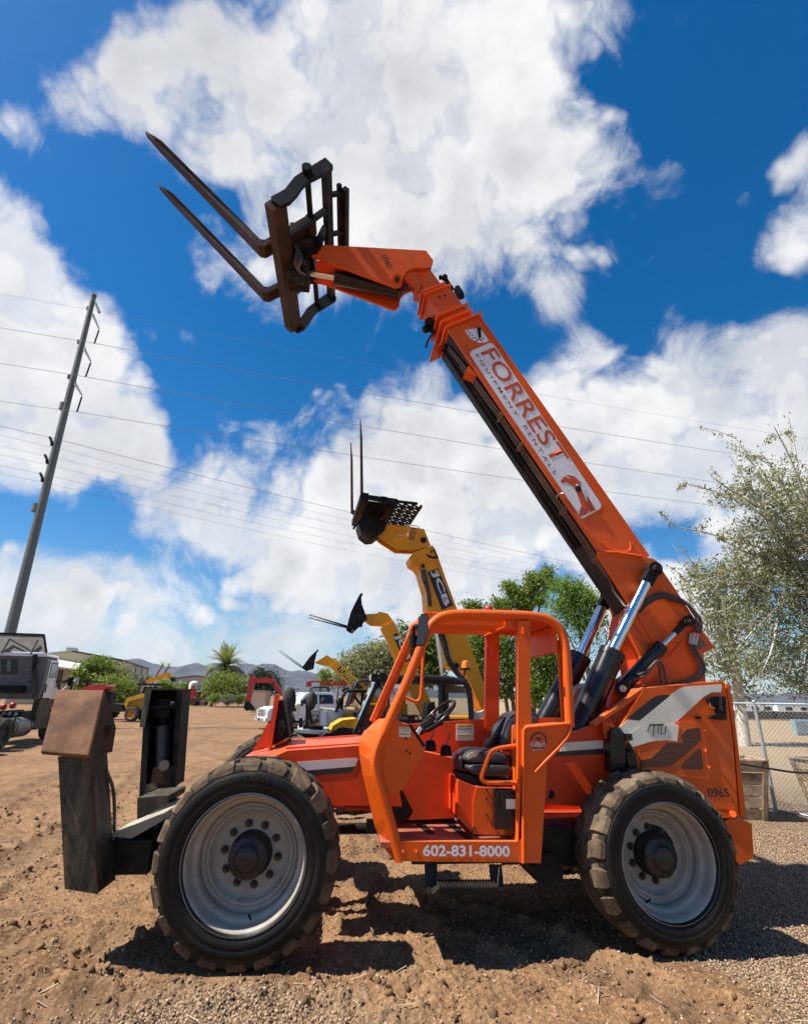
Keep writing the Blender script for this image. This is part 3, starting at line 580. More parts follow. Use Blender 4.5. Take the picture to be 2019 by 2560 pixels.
# mirror
mr = pad('A4', [(560, 175), (575, 156), (615, 155), (627, 170), (628, 280), (604, 372), (590, 384), (545, 386), (537, 372), (552, 300)], -.06, -.01, .01, 'mirror', BLKG, TH)
mr.modifiers.clear()
MB().prism(mp('A4', [(566, 178), (578, 164), (612, 163), (620, 174), (620, 278), (598, 366), (587, 376), (550, 378), (545, 370), (558, 300)], -.064), -.064, -.058).build('mirror_back', mat('dark_grey_plastic', (.06, .075, .075), .35, var=.1), mr)
MB().cyl(m3('A4', 515, 395, .0), m3('A4', 518, 312, .0), .035, n=14).tube([m3('A4', 517, 320, .02), m3('A4', 522, 250, .02), m3('A4', 540, 238, .0), m3('A4', 580, 290, -.02)], .018, smooth=1).beam(m3('A4', 545, 240, .0), m3('A4', 600, 310, -.02), .05, .05).build('mirror_bracket', BLKS, mr, .006)
# step
stp = MB().prism(mp('D7', [(148, 205), (396, 203), (402, 228), (120, 232)], -.02), -.02, .16)
for j in range(20):
    p = m3('D7', 150+j*12.6, 200, -.005); stp.box((p[0], .05, p[2]+.004), (.012, .18, .018), mi=0)
stp.beam(m3('D7', 112, 105, .16), m3('D7', 118, 228, .08), .03, .10, up=(1, 0, 0)).beam(m3('D7', 385, 105, .16), m3('D7', 396, 222, .08), .03, .10, up=(1, 0, 0))
stp.tube([m3('D7', 482, 100, .1), m3('D7', 420, 101, .1), m3('D7', 403, 112, .08), m3('D7', 400, 150, .04), m3('D7', 396, 195, .0)], .008, 8, smooth=1)
stp.build('entry_step', BLKS, TH, .004)
# things on top of the roof
p = m3('D2', 158, 572, .55); MB().cyl(p+Vector((0, 0, -.06)), p+Vector((0, 0, .02)), .055).ball(p+Vector((0, 0, .02)), .045, sc=(1, 1, .8)).box(p+Vector((0, 0, -.05)), (.2, .14, .03)).build('roof_beacon', DKRED, TH)
# ---- engine cover and rear
Ve = .48
cov = mp('A3', [(560, 1200), (600, 1105), (737, 882), (1200, 838), (1215, 850), (1262, 1180), (1295, 1650), (1150, 1600), (700, 1540), (700, 1380), (600, 1300)], Ve)
MB().prism(cov, Ve, .88).build('engine_cover', ORANGE, TH, .012)
MB().prism(cov, 1.72, 2.05).build('far_engine_cover', ORANGE, TH, .012)
rp = mp('A3', [(1222, 851), (1240, 862), (1262, 960), (1340, 1640), (1334, 1655), (1306, 1645), (1270, 1180)], Ve+.02)
MB().prism(rp, Ve+.02, 2.05).build('rear_panel', ORANGE, TH, .008)
MB().bb((4.0, .9, .7), (4.32, 1.0, 1.9)).bb((4.0, 1.66, .7), (4.32, 1.72, 1.9)).build('tower_plate', REDOR, TH)
decal('swoosh_decal', 'A3', [(590, 1110), (640, 1068), (705, 1075), (940, 885), (985, 872), (1192, 858), (1197, 878), (1190, 905), (1135, 905), (1085, 935), (1010, 1005), (912, 1095), (940, 1100), (930, 1197), (860, 1190), (790, 1195), (720, 1215), (665, 1232), (640, 1190), (605, 1140)], Ve-.004, CREAM)
decal('dark_window_decal', 'A3', [(650, 1050), (690, 1015), (765, 955), (800, 930), (850, 919), (893, 922), (712, 1072), (640, 1064)], Ve-.004, BLKL)
lt = MB()
for a, b in (((768, 1105), (755, 1140)), ((766, 1098), (850, 1095)), ((795, 1098), (790, 1165)), ((822, 1098), (815, 1150)), ((838, 1100), (832, 1152)), ((836, 1152), (856, 1152)), ((865, 1105), (858, 1152))):
    lt.beam(m3('A3', a[0], a[1], Ve-.005), m3('A3', b[0], b[1], Ve-.005), .006, .010, up=(0, 1, 0))
lt.build('outline_lettering', BLKS, TH)
decal('grille_door', 'A3', [(705, 1250), (945, 1082), (1092, 1080), (1122, 1420), (725, 1383)], Ve-.012, ORANGE, t=.016).modifiers.new('b', 'BEVEL').width = .006
decal('swoosh_decal', 'A3', [(650, 1150), (705, 1110), (942, 1100), (932, 1197), (860, 1190), (790, 1195), (720, 1215), (665, 1232)], Ve-.0165, CREAM)
lt = MB()
for a, b in (((768, 1105), (755, 1140)), ((766, 1100), (850, 1098)), ((795, 1100), (790, 1165)), ((822, 1100), (815, 1150)), ((838, 1102), (832, 1152)), ((836, 1152), (856, 1152)), ((865, 1105), (858, 1152))):
    lt.beam(m3('A3', a[0], a[1], Ve-.018), m3('A3', b[0], b[1], Ve-.018), .005, .007, up=(0, 1, 0))
lt.build('outline_lettering', BLKS, TH)
decal('grille', 'A3', [(715, 1335), (720, 1308), (775, 1298), (872, 1207), (968, 1206), (955, 1165), (985, 1125), (1055, 1115), (1068, 1122), (1072, 1190), (1000, 1262), (900, 1340), (870, 1352), (720, 1350)], Ve-.016, GRILLE, t=.006)
decal('grille', 'A3', [(955, 1338), (1050, 1245), (1072, 1238), (1086, 1355), (1070, 1366), (958, 1362)], Ve-.016, GRILLE, t=.006)
a = m('A3', 1116, 1528, Ve); b = m('A3', 1240, 1530, Ve); c = m('A3', 1116, 1474, Ve)
text('0965', 'unit_number', BLKL, TH, a, b, c[1]-a[1], Ve-.003, bold=.012)
lb = MB().prism(mp('A3', [(1118, 938), (1160, 930), (1222, 930), (1225, 1068), (1190, 1070), (1130, 1062), (1135, 1045), (1180, 1035), (1170, 985), (1125, 965)], Ve-.05), Ve-.05, Ve)
lb.beam(m3('A3', 1195, 935, Ve-.06), m3('A3', 1200, 1020, Ve-.06), .05, .06, up=(0, 1, 0))
lb = lb.build('door_latch', BLKS, TH, .008)
MB().tube([m3('A3', 1125, 968, Ve-.03), m3('A3', 1128, 995, Ve-.03), m3('A3', 1165, 1000, Ve-.03)], .006, 8).build('latch_wire', CHROME, lb)
MB().beam(m3('A3', 1042, 1056, Ve-.02), m3('A3', 1072, 1056, Ve-.02), .02, .022).build('key_lock', BLKS, TH)
for x, y in ((1095, 1130), (1100, 1250), (1120, 1350), (730, 1385)): MB().cyl(m3('A3', x, y, Ve), m3('A3', x, y, Ve-.025), .012, n=8).build('hinge_bolt', ORANGE, TH)
# diagonal lit ledge
MB().beam(m3('A3', 425, 1098, .56), m3('A3', 735, 884, .56), .10, .035).build('cover_ledge', ORANGE, TH, .004)
MB().prism(mp('A3', [(490, 1075), (540, 1090), (600, 1130), (612, 1180), (540, 1240), (500, 1150)], .50), .50, .54).build('tank_bracket', ORANGE, TH, .006)
tk = MB().prism(mp('A3', [(538, 1150), (560, 1118), (600, 1125), (622, 1160), (626, 1385), (536, 1380)], .42), .42, .54).prism(mp('A3', [(632, 1240), (660, 1235), (690, 1270), (694, 1360), (640, 1355)], .44), .44, .56)
tk.cyl(m3('A3', 575, 1138, .40), m3('A3', 575, 1138, .55), .045).beam(m3('A3', 620, 1170, .42), m3('A3', 662, 1172, .42), .03, .06)
for j in range(3): tk.tube([m3('A3', 630, 1205+j*12, .43), m3('A3', 655-j*4, 1225+j*10, .42), m3('A3', 668-j*6, 1262, .43)], .009, 8, smooth=1)
tk.build('hydraulic_filter', BLKG, TH, .012)
# counterweight
Vw = .50
MB().prism(mp('C2', [(1205, 848), (1245, 824), (1340, 838), (1374, 855), (1386, 1058), (1300, 1100), (1240, 1020)], Vw), Vw, 2.02).build('counterweight', ORANGE, TH, .012)
MB().prism(mp('C2', [(1150, 768), (1290, 770), (1305, 824), (1190, 820)], Vw-.02), Vw-.02, 2.0).build('rear_plinth', ORANGE, TH, .006)
MB().cyl(m3('C2', 1262, 796, Vw), m3('C2', 1262, 796, Vw-.045), .032, n=6).build('bolt', ORANGE, TH)
# raised size marking on the front tyre's shoulder band
def arc_text(body, name, mt, parent, r0, h, a0, da, y):
    mb = MB()
    for i, ch in enumerate(body):
        cu = bpy.data.curves.new('t', 'FONT'); cu.body = ch; cu.size = 1; cu.offset = .02; cu.resolution_u = 2
        ob = bpy.data.objects.new('t', cu); C.objects.link(ob); dg = bpy.context.evaluated_depsgraph_get(); dg.update(); me = bpy.data.meshes.new_from_object(ob.evaluated_get(dg)); bpy.data.objects.remove(ob); bpy.data.curves.remove(cu)
        a = a0-da*i; vs = []
        for v in me.vertices:
            X, Y = v.co.x*h*1.25, v.co.y*h; r = r0+Y; t = a-X/r0; vs.append((r*math.cos(t), y, r*math.sin(t)))
        mb.add(vs, [list(p.vertices) for p in me.polygons]); bpy.data.meshes.remove(me)
    o = mb.build(name, mt, parent); md = o.modifiers.new('t', 'SOLIDIFY'); md.thickness = .006; md.offset = 0; return o
for i_, ch_ in enumerate('400/75-28'): arc_text(ch_, 'size_character', SHOULDER, w0, .556, .048, 1.95-.072*i_, .072, -.028).rotation_euler = (0, -.3, 0)
# ------------------------------------------------------------------ boom of the orange telehandler
VB0, VB1 = 1.0, 1.58
BN0 = np.array(m('B3', 75, 160, VB0)); BN1 = np.array(m('B3', 1400, 2116, VB0))
BA = (BN0-BN1)/np.linalg.norm(BN0-BN1); BH = np.array([BA[1], -BA[0]])
def bl(s, h): q = BN1+BA*s+BH*h; return (float(q[0]), float(q[1]))
def b3(s, h, v): q = bl(s, h); return Vector((q[0], v, q[1]))
def bs(k, x, y, v): q = np.array(m(k, x, y, v))-BN1; return float(q@BA), float(q@BH)
T1 = .512
boom = MB().prism([bl(-1.0, .06), bl(-1.0, T1-.04), bl(3.36, T1), bl(3.36, .0)], VB0, VB1).build('boom', ORANGE, TH, .010)
MB().prism([bl(-.98, .03), bl(-.98, .066), bl(3.30, .006), bl(3.30, -.014)], VB0+.05, VB1-.0).build('boom_underside', mat('black_underside', (.010, .009, .009), .55, var=.3), boom)  # near-black plate along the boom's underside
# lower flange lips along the near and far side
for v_ in (VB0, ):
    MB().prism([bl(-.2, -.02), bl(-.2, .05), bl(3.34, .03), bl(3.34, -.02)], v_-.012, v_+.012).build('boom_lip', ORANGE, boom)
MB().prism([bl(-.5, T1-.03), bl(-.5, T1+.012), bl(3.36, T1+.012), bl(3.36, T1-.02)], VB0-.010, VB0+.012).build('boom_lip', ORANGE, boom)
# boom foot
foot = [m('B4', x, y, VB0-.06) for x, y in ((318, 285), (400, 305), (690, 312), (790, 330), (825, 350), (850, 400), (1010, 632), (1205, 935), (1318, 1090), (1222, 1138), (1245, 1430), (720, 1430), (690, 1165), (590, 965), (520, 830), (595, 715))]
MB().prism(foot, VB0-.06, VB0-.005).build('boom_foot', ORANGE, boom, .008)
ffoot = [m('B4', x, y, VB0-.06) for x, y in ((560, 300), (690, 312), (790, 330), (825, 350), (850, 400), (1010, 632), (1205, 935), (1318, 1090), (1222, 1138), (1245, 1430), (800, 1430), (790, 1165), (740, 965), (680, 700))]
MB().prism(ffoot, VB1+.005, VB1+.06).build('boom_foot', ORANGE, boom, .008)
inner_ = [m('B4', x, y, VB0) for x, y in ((860, 480), (1010, 700), (1190, 960), (1215, 1400), (760, 1400), (720, 1180), (620, 960), (640, 800))]
MB().prism(inner_, VB0, VB1).build('boom_foot_core', REDOR, boom)
def rim_(name, k, pts, v, r=.014, mt=ORANGE, par=None): MB().tube([m3(k, x, y, v) for x, y in pts], r, 8, smooth=2).build(name, mt, par or boom)
rim_('weld_rib', 'B4', [(318, 283), (430, 272), (560, 292), (690, 312)], VB0-.07, .020)
rim_('weld_rib', 'B4', [(330, 180), (380, 230), (480, 262), (580, 276), (606, 240), (596, 190)], VB0-.004, .009)
rim_('weld_rib', 'B4', [(345, 295), (560, 310), (690, 340), (730, 410), (710, 470)], VB0-.062, .016)
rim_('weld_rib', 'B4', [(655, 800), (720, 930), (790, 1030), (840, 1120), (900, 1190), (980, 1110), (1050, 1020)], VB0-.062, .013)
rim_('weld_rib', 'B4', [(560, 770), (530, 780), (518, 820), (540, 840), (560, 800)], VB0-.03, .012)
rim_('weld_rib', 'B4', [(600, 850), (680, 960), (720, 1000)], VB0-.064, .010)
rim_('weld_rib', 'B4', [(640, 990), (700, 1040), (770, 1060)], VB0-.064, .012)
# a bulged web between pin bosses
web = MB()
P_ = [m3('B4', x, y, VB0-.062) for x, y in ((690, 340), (735, 420), (720, 520), (690, 640), (640, 800), (610, 930), (590, 960), (520, 830), (595, 715), (345, 300))]
# bosses and pins
for k, x, y, r in (('B4', 812, 412, .075), ('B4', 1100, 860, .06)):
    MB().cyl(m3(k, x, y, VB0-.22), m3(k, x, y, VB0+.02), r*.42, n=18).cyl(m3(k, x, y, VB0-.10), m3(k, x, y, VB0), r, n=20).build('pin_boss', BLKS, boom)
MB().cyl(m3('B4', 1195, 1060, VB0-.085), m3('B4', 1195, 1060, VB0-.04), .050, n=20).build('pivot_pin', mat('olive_pin', (.16, .15, .10), .6), boom)
# collar plates and inner sections
def ringplate(name, s, th, h0, h1, v0, v1, par, mt=ORANGE, bev=.006):
    return MB().prism([bl(s-th/2, h0), bl(s-th/2, h1), bl(s+th/2, h1), bl(s+th/2, h0)], v0, v1).build(name, mt, par, bev)
ringplate('boom_collar', 3.365, .03, -.05, T1+.045, VB0-.05, VB1+.05, boom)
lobe = [bl(3.36+.03*math.sin(a)*0, -.05-.14*math.sin(a)) for a in (0, .6, 1.2, 1.57)]
MB().prism([bl(3.35, .0), bl(3.35, -.17), bl(3.38, -.17), bl(3.38, .0)], VB1-.25, VB1+.06).build('boom_collar', ORANGE, boom, .012)
sec2 = MB().prism([bl(3.30, .055), bl(3.30, .455), bl(4.02, .435), bl(4.02, .060)], 1.07, 1.51).build('boom_section', ORANGE, TH, .008)
ringplate('section_collar', 3.50, .028, -.03, .50, 1.0, 1.56, sec2)
ringplate('section_collar', 3.615, .028, -.02, .505, 1.01, 1.57, sec2)
ringplate('section_collar', 4.02, .03, .02, .46, 1.03, 1.56, sec2)
ringplate('section_collar', 4.10, .03, .03, .42, 1.06, 1.54, sec2)
for x, y in ((1092, 492), (1135, 482)): MB().cyl(m3('B2', x, y, 1.072), m3('B2', x, y, 1.05), .013, n=8).build('bolt', BLKS, sec2)
for x, y in ((1240, 760), (1370, 705)): MB().cyl(m3('B2', x, y, VB0+.01), m3('B2', x, y, VB0-.02), .014, n=8).build('bolt', ORANGE, boom)
sec3 = MB().prism([bl(3.95, .10), bl(3.95, .385), bl(4.52, .37), bl(4.60, .24), bl(4.52, .12)], 1.12, 1.46).build('boom_section', ORANGE, TH, .008)
MB().prism(mp('B2', [(845, 305), (920, 280), (905, 285), (955, 400), (920, 470), (930, 515), (895, 500), (905, 400), (870, 390), (815, 345)], 1.10), 1.10, 1.16).build('neck_plate', ORANGE, sec3, .006)
hp = MB()
for a, b in (((1090, 345), (1150, 345)), ((1130, 350), (1190, 440))): hp.tube([m3('B2', a[0], a[1], 1.2), m3('B2', b[0], b[1], 1.2)], .035)
hp.ball(m3('B2', 1130, 345, 1.15), .05).cyl(m3('B2', 1262, 490, 1.1), m3('B2', 1262, 490, 1.25), .04).box(m3('B2', 1240, 460, 1.22), (.06, .12, .16), Matrix.Rotation(-.5, 3, 'Y'))
hp.build('boom_top_fittings', BLKS, sec2)
hp = MB()
for x, y, r in ((1015, 690, .075), (1060, 710, .07), (1110, 700, .06), (990, 740, .06), (1040, 750, .05)): hp.ball(m3('B2', x, y, 1.35), r)
hp.cyl(m3('B2', 1020, 685, 1.2), m3('B2', 1020, 685, 1.6), .04).tube([m3('B2', 1045, 740, 1.2), m3('B2', 1050, 765, 1.25), m3('B2', 1000, 830, 1.4), m3('B2', 990, 880, 1.5)], .014, smooth=2)
hp.build('boom_end_pulley', BLKS, boom)
# hoses and pipes under the boom
pl_ = MB()
for j in range(3):
    h = -.018; v_ = VB0+.07+j*.05
    P = [b3(s, h-.01*(s < 1.8), v_) for s in (1.95, 1.5, 1.0, .5, 0.0, -.25)]
    P += [m3('B4', 445+12*j, 560+4*j, v_), m3('B4', 455+12*j, 610+4*j, v_), m3('B4', 525+14*j, 700+6*j, v_-.05), m3('B4', 545+14*j, 735+5*j, v_-.1), m3('B4', 590+12*j, 752-4*j, VB0-.09)]
    pl_.tube(P, .012, 8, smooth=1)
    pl_.tube([b3(1.95, h, v_), b3(2.6, h-.01, v_+.03), b3(3.2, h-.015, v_+.12)], .015, 8)
pl_.build('boom_pipe', PIPE, boom)
cl = MB()
for s in (1.93, 1.45, .47, 2.62, -.22):
    cl.box(b3(s, -.022, VB0+.12), (.05, .17, .05), Matrix.Rotation(math.radians(30), 3, 'Y'))
cl.build('pipe_clamp', PIPE, boom, .004)
for j in range(2): MB().tube([b3(s, -.03, VB0+.26+.1*j) for s in (3.3, 2.4, 1.2, .0)], .03, 8).build('boom_hose', BLKS, boom)
MB().prism([m('B3', 265, 495, VB0+.02), m('B3', 340, 590, VB0+.02), m('B3', 235, 545, VB0+.02)], VB0+.02, VB0+.2).build('hose_bracket', ORANGE, boom)
MB().tube([m3('B3', 1255, 1632, VB0-.02), m3('B3', 1235, 1640, VB0-.03), m3('B3', 1090, 1700, VB0-.02), m3('B3', 1080, 1725, VB0+.04)], .006, 6).build('sensor_wire', CHROME, boom)
MB().bb((-.03, -.02, -.03), (.03, .02, .03)).build('sensor_box', BLKS, boom, .006, loc=m3('B3', 1280, 1640, VB0-.02))
MB().ball(m3('B3', 1272, 1612, VB0-.02), .018).build('sensor_lamp', CHROME, boom)
# FORREST panel
vp = VB0-.004
def rounded(corners, r=.12):
    out = []; n = len(corners)
    for i in range(n):
        p = np.array(corners[i]); a = np.array(corners[i-1])-p; b = np.array(corners[(i+1) % n])-p
        la, lb_ = np.linalg.norm(a), np.linalg.norm(b); rr = min(r, la/2, lb_/2); a = a/la; b = b/lb_
        for f in np.linspace(0, 1, 7): q = p+a*rr*(1-f)**2+b*rr*f**2; out.append((float(q[0]), float(q[1])))
    return out
pc = [bl(*bs('B3', 262, 372, vp)), bl(*bs('B3', 1293, 1935, vp)), bl(*bs('B3', 1512, 1810, vp)), bl(*bs('B3', 480, 275, vp))]
sgn = MB().prism(rounded(pc, .075), vp, vp+.005).build('lettered_panel', WHT, boom)
vt = vp-.003
def bt(body, name, mt, A, B, Hh, bold=0., spacing=1.0):
    a = m('B3', *A, vt); b = m('B3', *B, vt); return text(body, name, mt, sgn, a, b, Hh, vt, bold=bold, spacing=spacing)
Hf = np.linalg.norm(np.array(m('B3', 370, 375, vt))-np.array(m('B3', 470, 335, vt)))*1.0
bt('FORREST', 'large_lettering', OLET, (370, 378), (1065, 1422), Hf*1.35, .012, 1.05)
bt('EQUIPMENT', 'small_lettering', MAROON, (322, 398), (694, 968), .050, .004, 1.55)
bt('RENTALS', 'small_lettering', MAROON, (766, 1060), (1052, 1512), .050, .004, 1.55)
lg = [(1115, 1572), (1150, 1525), (1185, 1510), (1240, 1522), (1275, 1550), (1308, 1582), (1310, 1602), (1300, 1620), (1345, 1715), (1372, 1715), (1440, 1838), (1385, 1862), (1290, 1905), (1302, 1800), (1315, 1810), (1270, 1690), (1255, 1645), (1240, 1625), (1165, 1578), (1140, 1592)]
MB().prism(mp('B3', lg, vt), vt, vt+.002).build('digger_logo', OLET, sgn)
MB().prism(mp('B3', [(1305, 1625), (1322, 1612), (1358, 1715), (1362, 1765), (1340, 1715)], vt-.002), vt-.002, vt).build('logo_line', WHT, sgn)
MB().prism(mp('B3', [(1160, 1525), (1168, 1520), (1205, 1545), (1203, 1549)], vt-.002), vt-.002, vt).build('logo_line', WHT, sgn)
MB().prism(mp('B3', [(1372, 1868), (1380, 1864), (1390, 1838), (1380, 1845)], vt-.002), vt-.002, vt).build('logo_line', WHT, sgn)
# angle indicator
ai = [(228, 168), (340, 148), (372, 150), (452, 262), (425, 278), (385, 284), (345, 280), (300, 255), (262, 220), (240, 190)]
ind = MB().prism(mp('B3', ai, vp), vp, vp+.004).build('angle_indicator', WHT, boom)
tk = MB()
for x, y in ((252, 180), (270, 212), (296, 216), (305, 240), (325, 240), (345, 255), (368, 255), (388, 262), (398, 240), (278, 190), (336, 268)):
    p = m3('B3', x, y, vp-.002); tk.box(p, (.018, .003, .018), Matrix.Rotation(.8+.003*x, 3, 'Y'))
tk.build('scale_mark', BLKL, ind)
MB().prism(mp('B3', [(345, 143), (375, 138), (380, 225), (368, 245), (358, 230)], vp-.03), vp-.03, vp-.018).build('pendulum_pointer', BLKS, ind)
# gooseneck
gn = [(178, 95), (990, 140), (1046, 215), (1042, 240), (1010, 262), (975, 272), (900, 271), (850, 290), (820, 325), (810, 360), (808, 395), (790, 410), (758, 417), (118, 178), (150, 160)]
gp = mp('B2', gn, 1.05)
goose = MB().prism(gp, 1.05, 1.09).prism(gp, 1.49, 1.53).build('gooseneck', ORANGE, TH, .006)
t0, t1, t2 = m('B2', 200, 100, 1.05), m('B2', 990, 145, 1.05), m('B2', 1042, 215, 1.05)
MB().add([(t0[0], 1.09, t0[1]), (t0[0], 1.49, t0[1]), (t1[0], 1.49, t1[1]), (t1[0], 1.09, t1[1]), (t2[0], 1.49, t2[1]), (t2[0], 1.09, t2[1])], [(0, 1, 2, 3), (3, 2, 4, 5)]).build('gooseneck_top', ORANGE, goose)
p0 = m3('B2', 150, 190, 1.09); MB().bb((p0[0], 1.09, p0[2]-.10), (p0[0]+.40, 1.49, p0[2]-.06)).build('gooseneck_web', REDOR, goose)
MB().cyl(m3('B2', 771, 357, 1.0), m3('B2', 771, 357, 1.55), .035, n=16).cyl(m3('B2', 771, 357, 1.03), m3('B2', 771, 357, 1.06), .075, n=24, mi=1).build('gooseneck_pin', [BLKS, ORANGE], goose)
a = m('B2', 640, 180, 1.05); b = m('B2', 700, 278, 1.05)
text('0965', 'unit_number', BLKL, goose, a, b, .085, 1.047, bold=.012)
tc_ = MB().cyl(m3('B2', 302, 345, 1.29), m3('B2', 795, 448, 1.29), .105, n=24).cyl(m3('B2', 318, 348, 1.29), m3('B2', 296, 344, 1.29), .112, n=24)
tc_ = tc_.build('tilt_cylinder', BLKG, TH)
MB().cyl(m3('B2', 40, 300, 1.29), m3('B2', 310, 347, 1.29), .045).build('cylinder_rod', CHROME, tc_)
MB().tube([m3('B2', 780, 460, 1.2), m3('B2', 820, 462, 1.18), m3('B2', 855, 430, 1.16), m3('B2', 862, 395, 1.16), m3('B2', 845, 375, 1.16)], .018, smooth=2).tube([m3('B2', 830, 320, 1.2), m3('B2', 850, 380, 1.2), m3('B2', 830, 440, 1.2)], .02, smooth=2).build('cylinder_hose', HOSE, tc_)
# ---- fork carriage
VN, VF = .10, 2.45
cs = [(1072, 600), (1130, 570), (1172, 545), (1240, 458), (1310, 412), (1460, 320), (1516, 376), (1505, 402), (1440, 436), (1330, 492), (1292, 530), (1258, 582), (1205, 638), (1140, 662), (1078, 625)]
CP = mp('B1', cs, VN)
carr = MB().prism(CP, VN, VN+.05).build('fork_carriage', BLKS, TH, .008)
MB().prism(CP, VF-.05, VF).build('side_plate', BLKS, carr, .008)
cA = np.array(m('B1', 1105, 628, VN)); cB = np.array(m('B1', 1480, 370, VN)); cd = (cB-cA)/np.linalg.norm(cB-cA); cnr = np.array([-cd[1], cd[0]])
def cpt(s, h, v): q = cA+cd*s+cnr*h; return Vector((float(q[0]), v, float(q[1])))
def cbar(s0, s1, h0, h1, v0, v1, name, mt, par, bev=.008):
    P = [cpt(s0, h0, 0), cpt(s1, h0, 0), cpt(s1, h1, 0), cpt(s0, h1, 0)]
    return MB().prism([(p.x, p.z) for p in P], v0, v1).build(name, mt, par, bev)
LC = float(np.linalg.norm(cB-cA))
cbar(-.10, .13, -.05, .10, VN+.05, VF-.05, 'lower_bar', RUST, carr)
cbar(LC-.06, LC+.05, -.02, .08, VN+.05, VF-.05, 'upper_bar', BLKS, carr)
fb_ = m3('B1', 1330, 425, VN); fs_, fh_ = float((np.array([fb_.x, fb_.z])-cA)@cd), float((np.array([fb_.x, fb_.z])-cA)@cnr)
MB().cyl(cpt(fs_, fh_, VN-.05), cpt(fs_, fh_, VF), .040, n=14).cyl(cpt(fs_, fh_, VN-.08), cpt(fs_, fh_, VN+.02), .060, n=16).build('fork_bar', BLKS, carr)
# backrest frame behind the upper bar
br = MB(); f0, f1 = LC+.06, LC+.21
for v_ in (VN+.42, VN+1.05, VF-.55): br.prism([(lambda p: (p.x, p.z))(cpt(s, h, 0)) for s, h in ((LC-.02, .0), (f1, -.12), (f1, -.06), (LC-.02, .07))], v_, v_+.05)
br.prism([(lambda p: (p.x, p.z))(cpt(s, h, 0)) for s, h in ((f1-.03, -.13), (f1+.05, -.13), (f1+.05, -.05), (f1-.03, -.05))], VN+.40, VF-.50)
br.prism([(lambda p: (p.x, p.z))(cpt(s, h, 0)) for s, h in ((LC+.14, -.05), (LC+.19, -.06), (LC+.19, -.01), (LC+.14, .0))], VN+.34, VF-.4)
br.build('load_backrest', BLKS, carr, .005)
# central pivot head with rotator
hb = MB()
c0 = m3('B1', 1330, 1010, 1.25)
hb.cyl(m3('B1', 1205, 1010, 1.29), m3('B1', 1290, 1000, 1.29), .30, n=24).box(m3('B1', 1300, 1010, 1.29), (.35, .62, .5)).box(m3('B1', 1270, 1130, 1.29), (.30, .5, .30))
hb.prism(mp('B1', [(1300, 930), (1340, 890), (1400, 880), (1440, 800), (1470, 820), (1440, 930), (1400, 990), (1330, 1000)], 1.0), 1.0, 1.05).prism(mp('B1', [(1300, 930), (1340, 890), (1400, 880), (1440, 800), (1470, 820), (1440, 930), (1400, 990), (1330, 1000)], 1.5), 1.5, 1.55)
hb.cyl(m3('B1', 1345, 940, .95), m3('B1', 1345, 940, 1.6), .07).cyl(m3('B1', 1260, 1180, 1.05), m3('B1', 1260, 1180, 1.5), .09)
for j, (x, y) in enumerate(((1230, 930), (1250, 1060), (1220, 1150), (1310, 1080), (1280, 1190))): hb.ball(m3('B1', x, y, 1.05), .07+.01*(j % 2))
hb.build('carriage_pivot', BLKS, carr, .01)
hh = MB()
for j in range(4): hh.tube([m3('B1', 1230+10*j, 900+20*j, 1.02), m3('B1', 1260+14*j, 990+14*j, .96), m3('B1', 1235+8*j, 1080+16*j, .98), m3('B1', 1290+12*j, 1160, 1.02)], .016, 8, smooth=2)
hh.build('carriage_hose', HOSE, carr)
# side-shift supports
for v_, nm in ((VN+.6, 'carriage_brace'), (VF-.75, 'carriage_brace')):
    cbar(-.02, LC+.02, -.01, .05, v_, v_+.07, nm, BLKS, carr)
# forks
for vf, tip, heel, hi in ((.78, (165, 105), (1003, 968), (1017, 870)), (1.68, (262, 490), (1026, 1296), (1040, 1215))):
    T_ = np.array(m('B1', tip[0], tip[1], vf)); H_ = np.array(m('B1', heel[0], heel[1], vf)); d_ = (H_-T_)/np.linalg.norm(H_-T_)
    sh = np.array([d_[1], -d_[0]])*-1                          # up the shank
    sh = np.array([-d_[1], d_[0]]); sh = sh if sh@cd > 0 else -sh
    th = .085; Hc = H_; Ls = 1.02
    S0 = np.array([cpt(fs_, fh_, 0).x, cpt(fs_, fh_, 0).z]); sd = (S0-Hc)/np.linalg.norm(S0-Hc); Ls = np.linalg.norm(S0-Hc)
    inn = Hc-d_*th/abs(d_@sh if False else 1)+sd*th
    prof = [tuple(T_), tuple(T_+d_*.30+np.array([-d_[1], d_[0]])*-.0), tuple(Hc-d_*.06), tuple(Hc+sd*.05), tuple(Hc+sd*Ls), tuple(Hc+sd*Ls-d_*th), tuple(Hc+sd*(th+.04)-d_*(th+.0)), tuple(Hc+sd*th*1.0-d_*(th+.05)), tuple(T_+d_*.35+sd*th*.75), tuple(T_+sd*.012)]
    prof = [(float(a), float(b)) for a, b in prof]
    fk = MB().prism(prof, vf, vf+.20)
    # taper the blade towards its tip
    fk.v = [(u, (vf+.10+(v_-vf-.10)*(0.45+.55*min(1, max(0, (np.dot(np.array([u, w])-T_, d_))/.45)))), w) for u, v_, w in fk.v]
    fk = fk.build('fork', RUST, carr, .006)
    MB().cyl((S0[0], vf-.03, S0[1]), (S0[0], vf+.23, S0[1]), .075, n=16).build('fork_eye', RUST, fk)
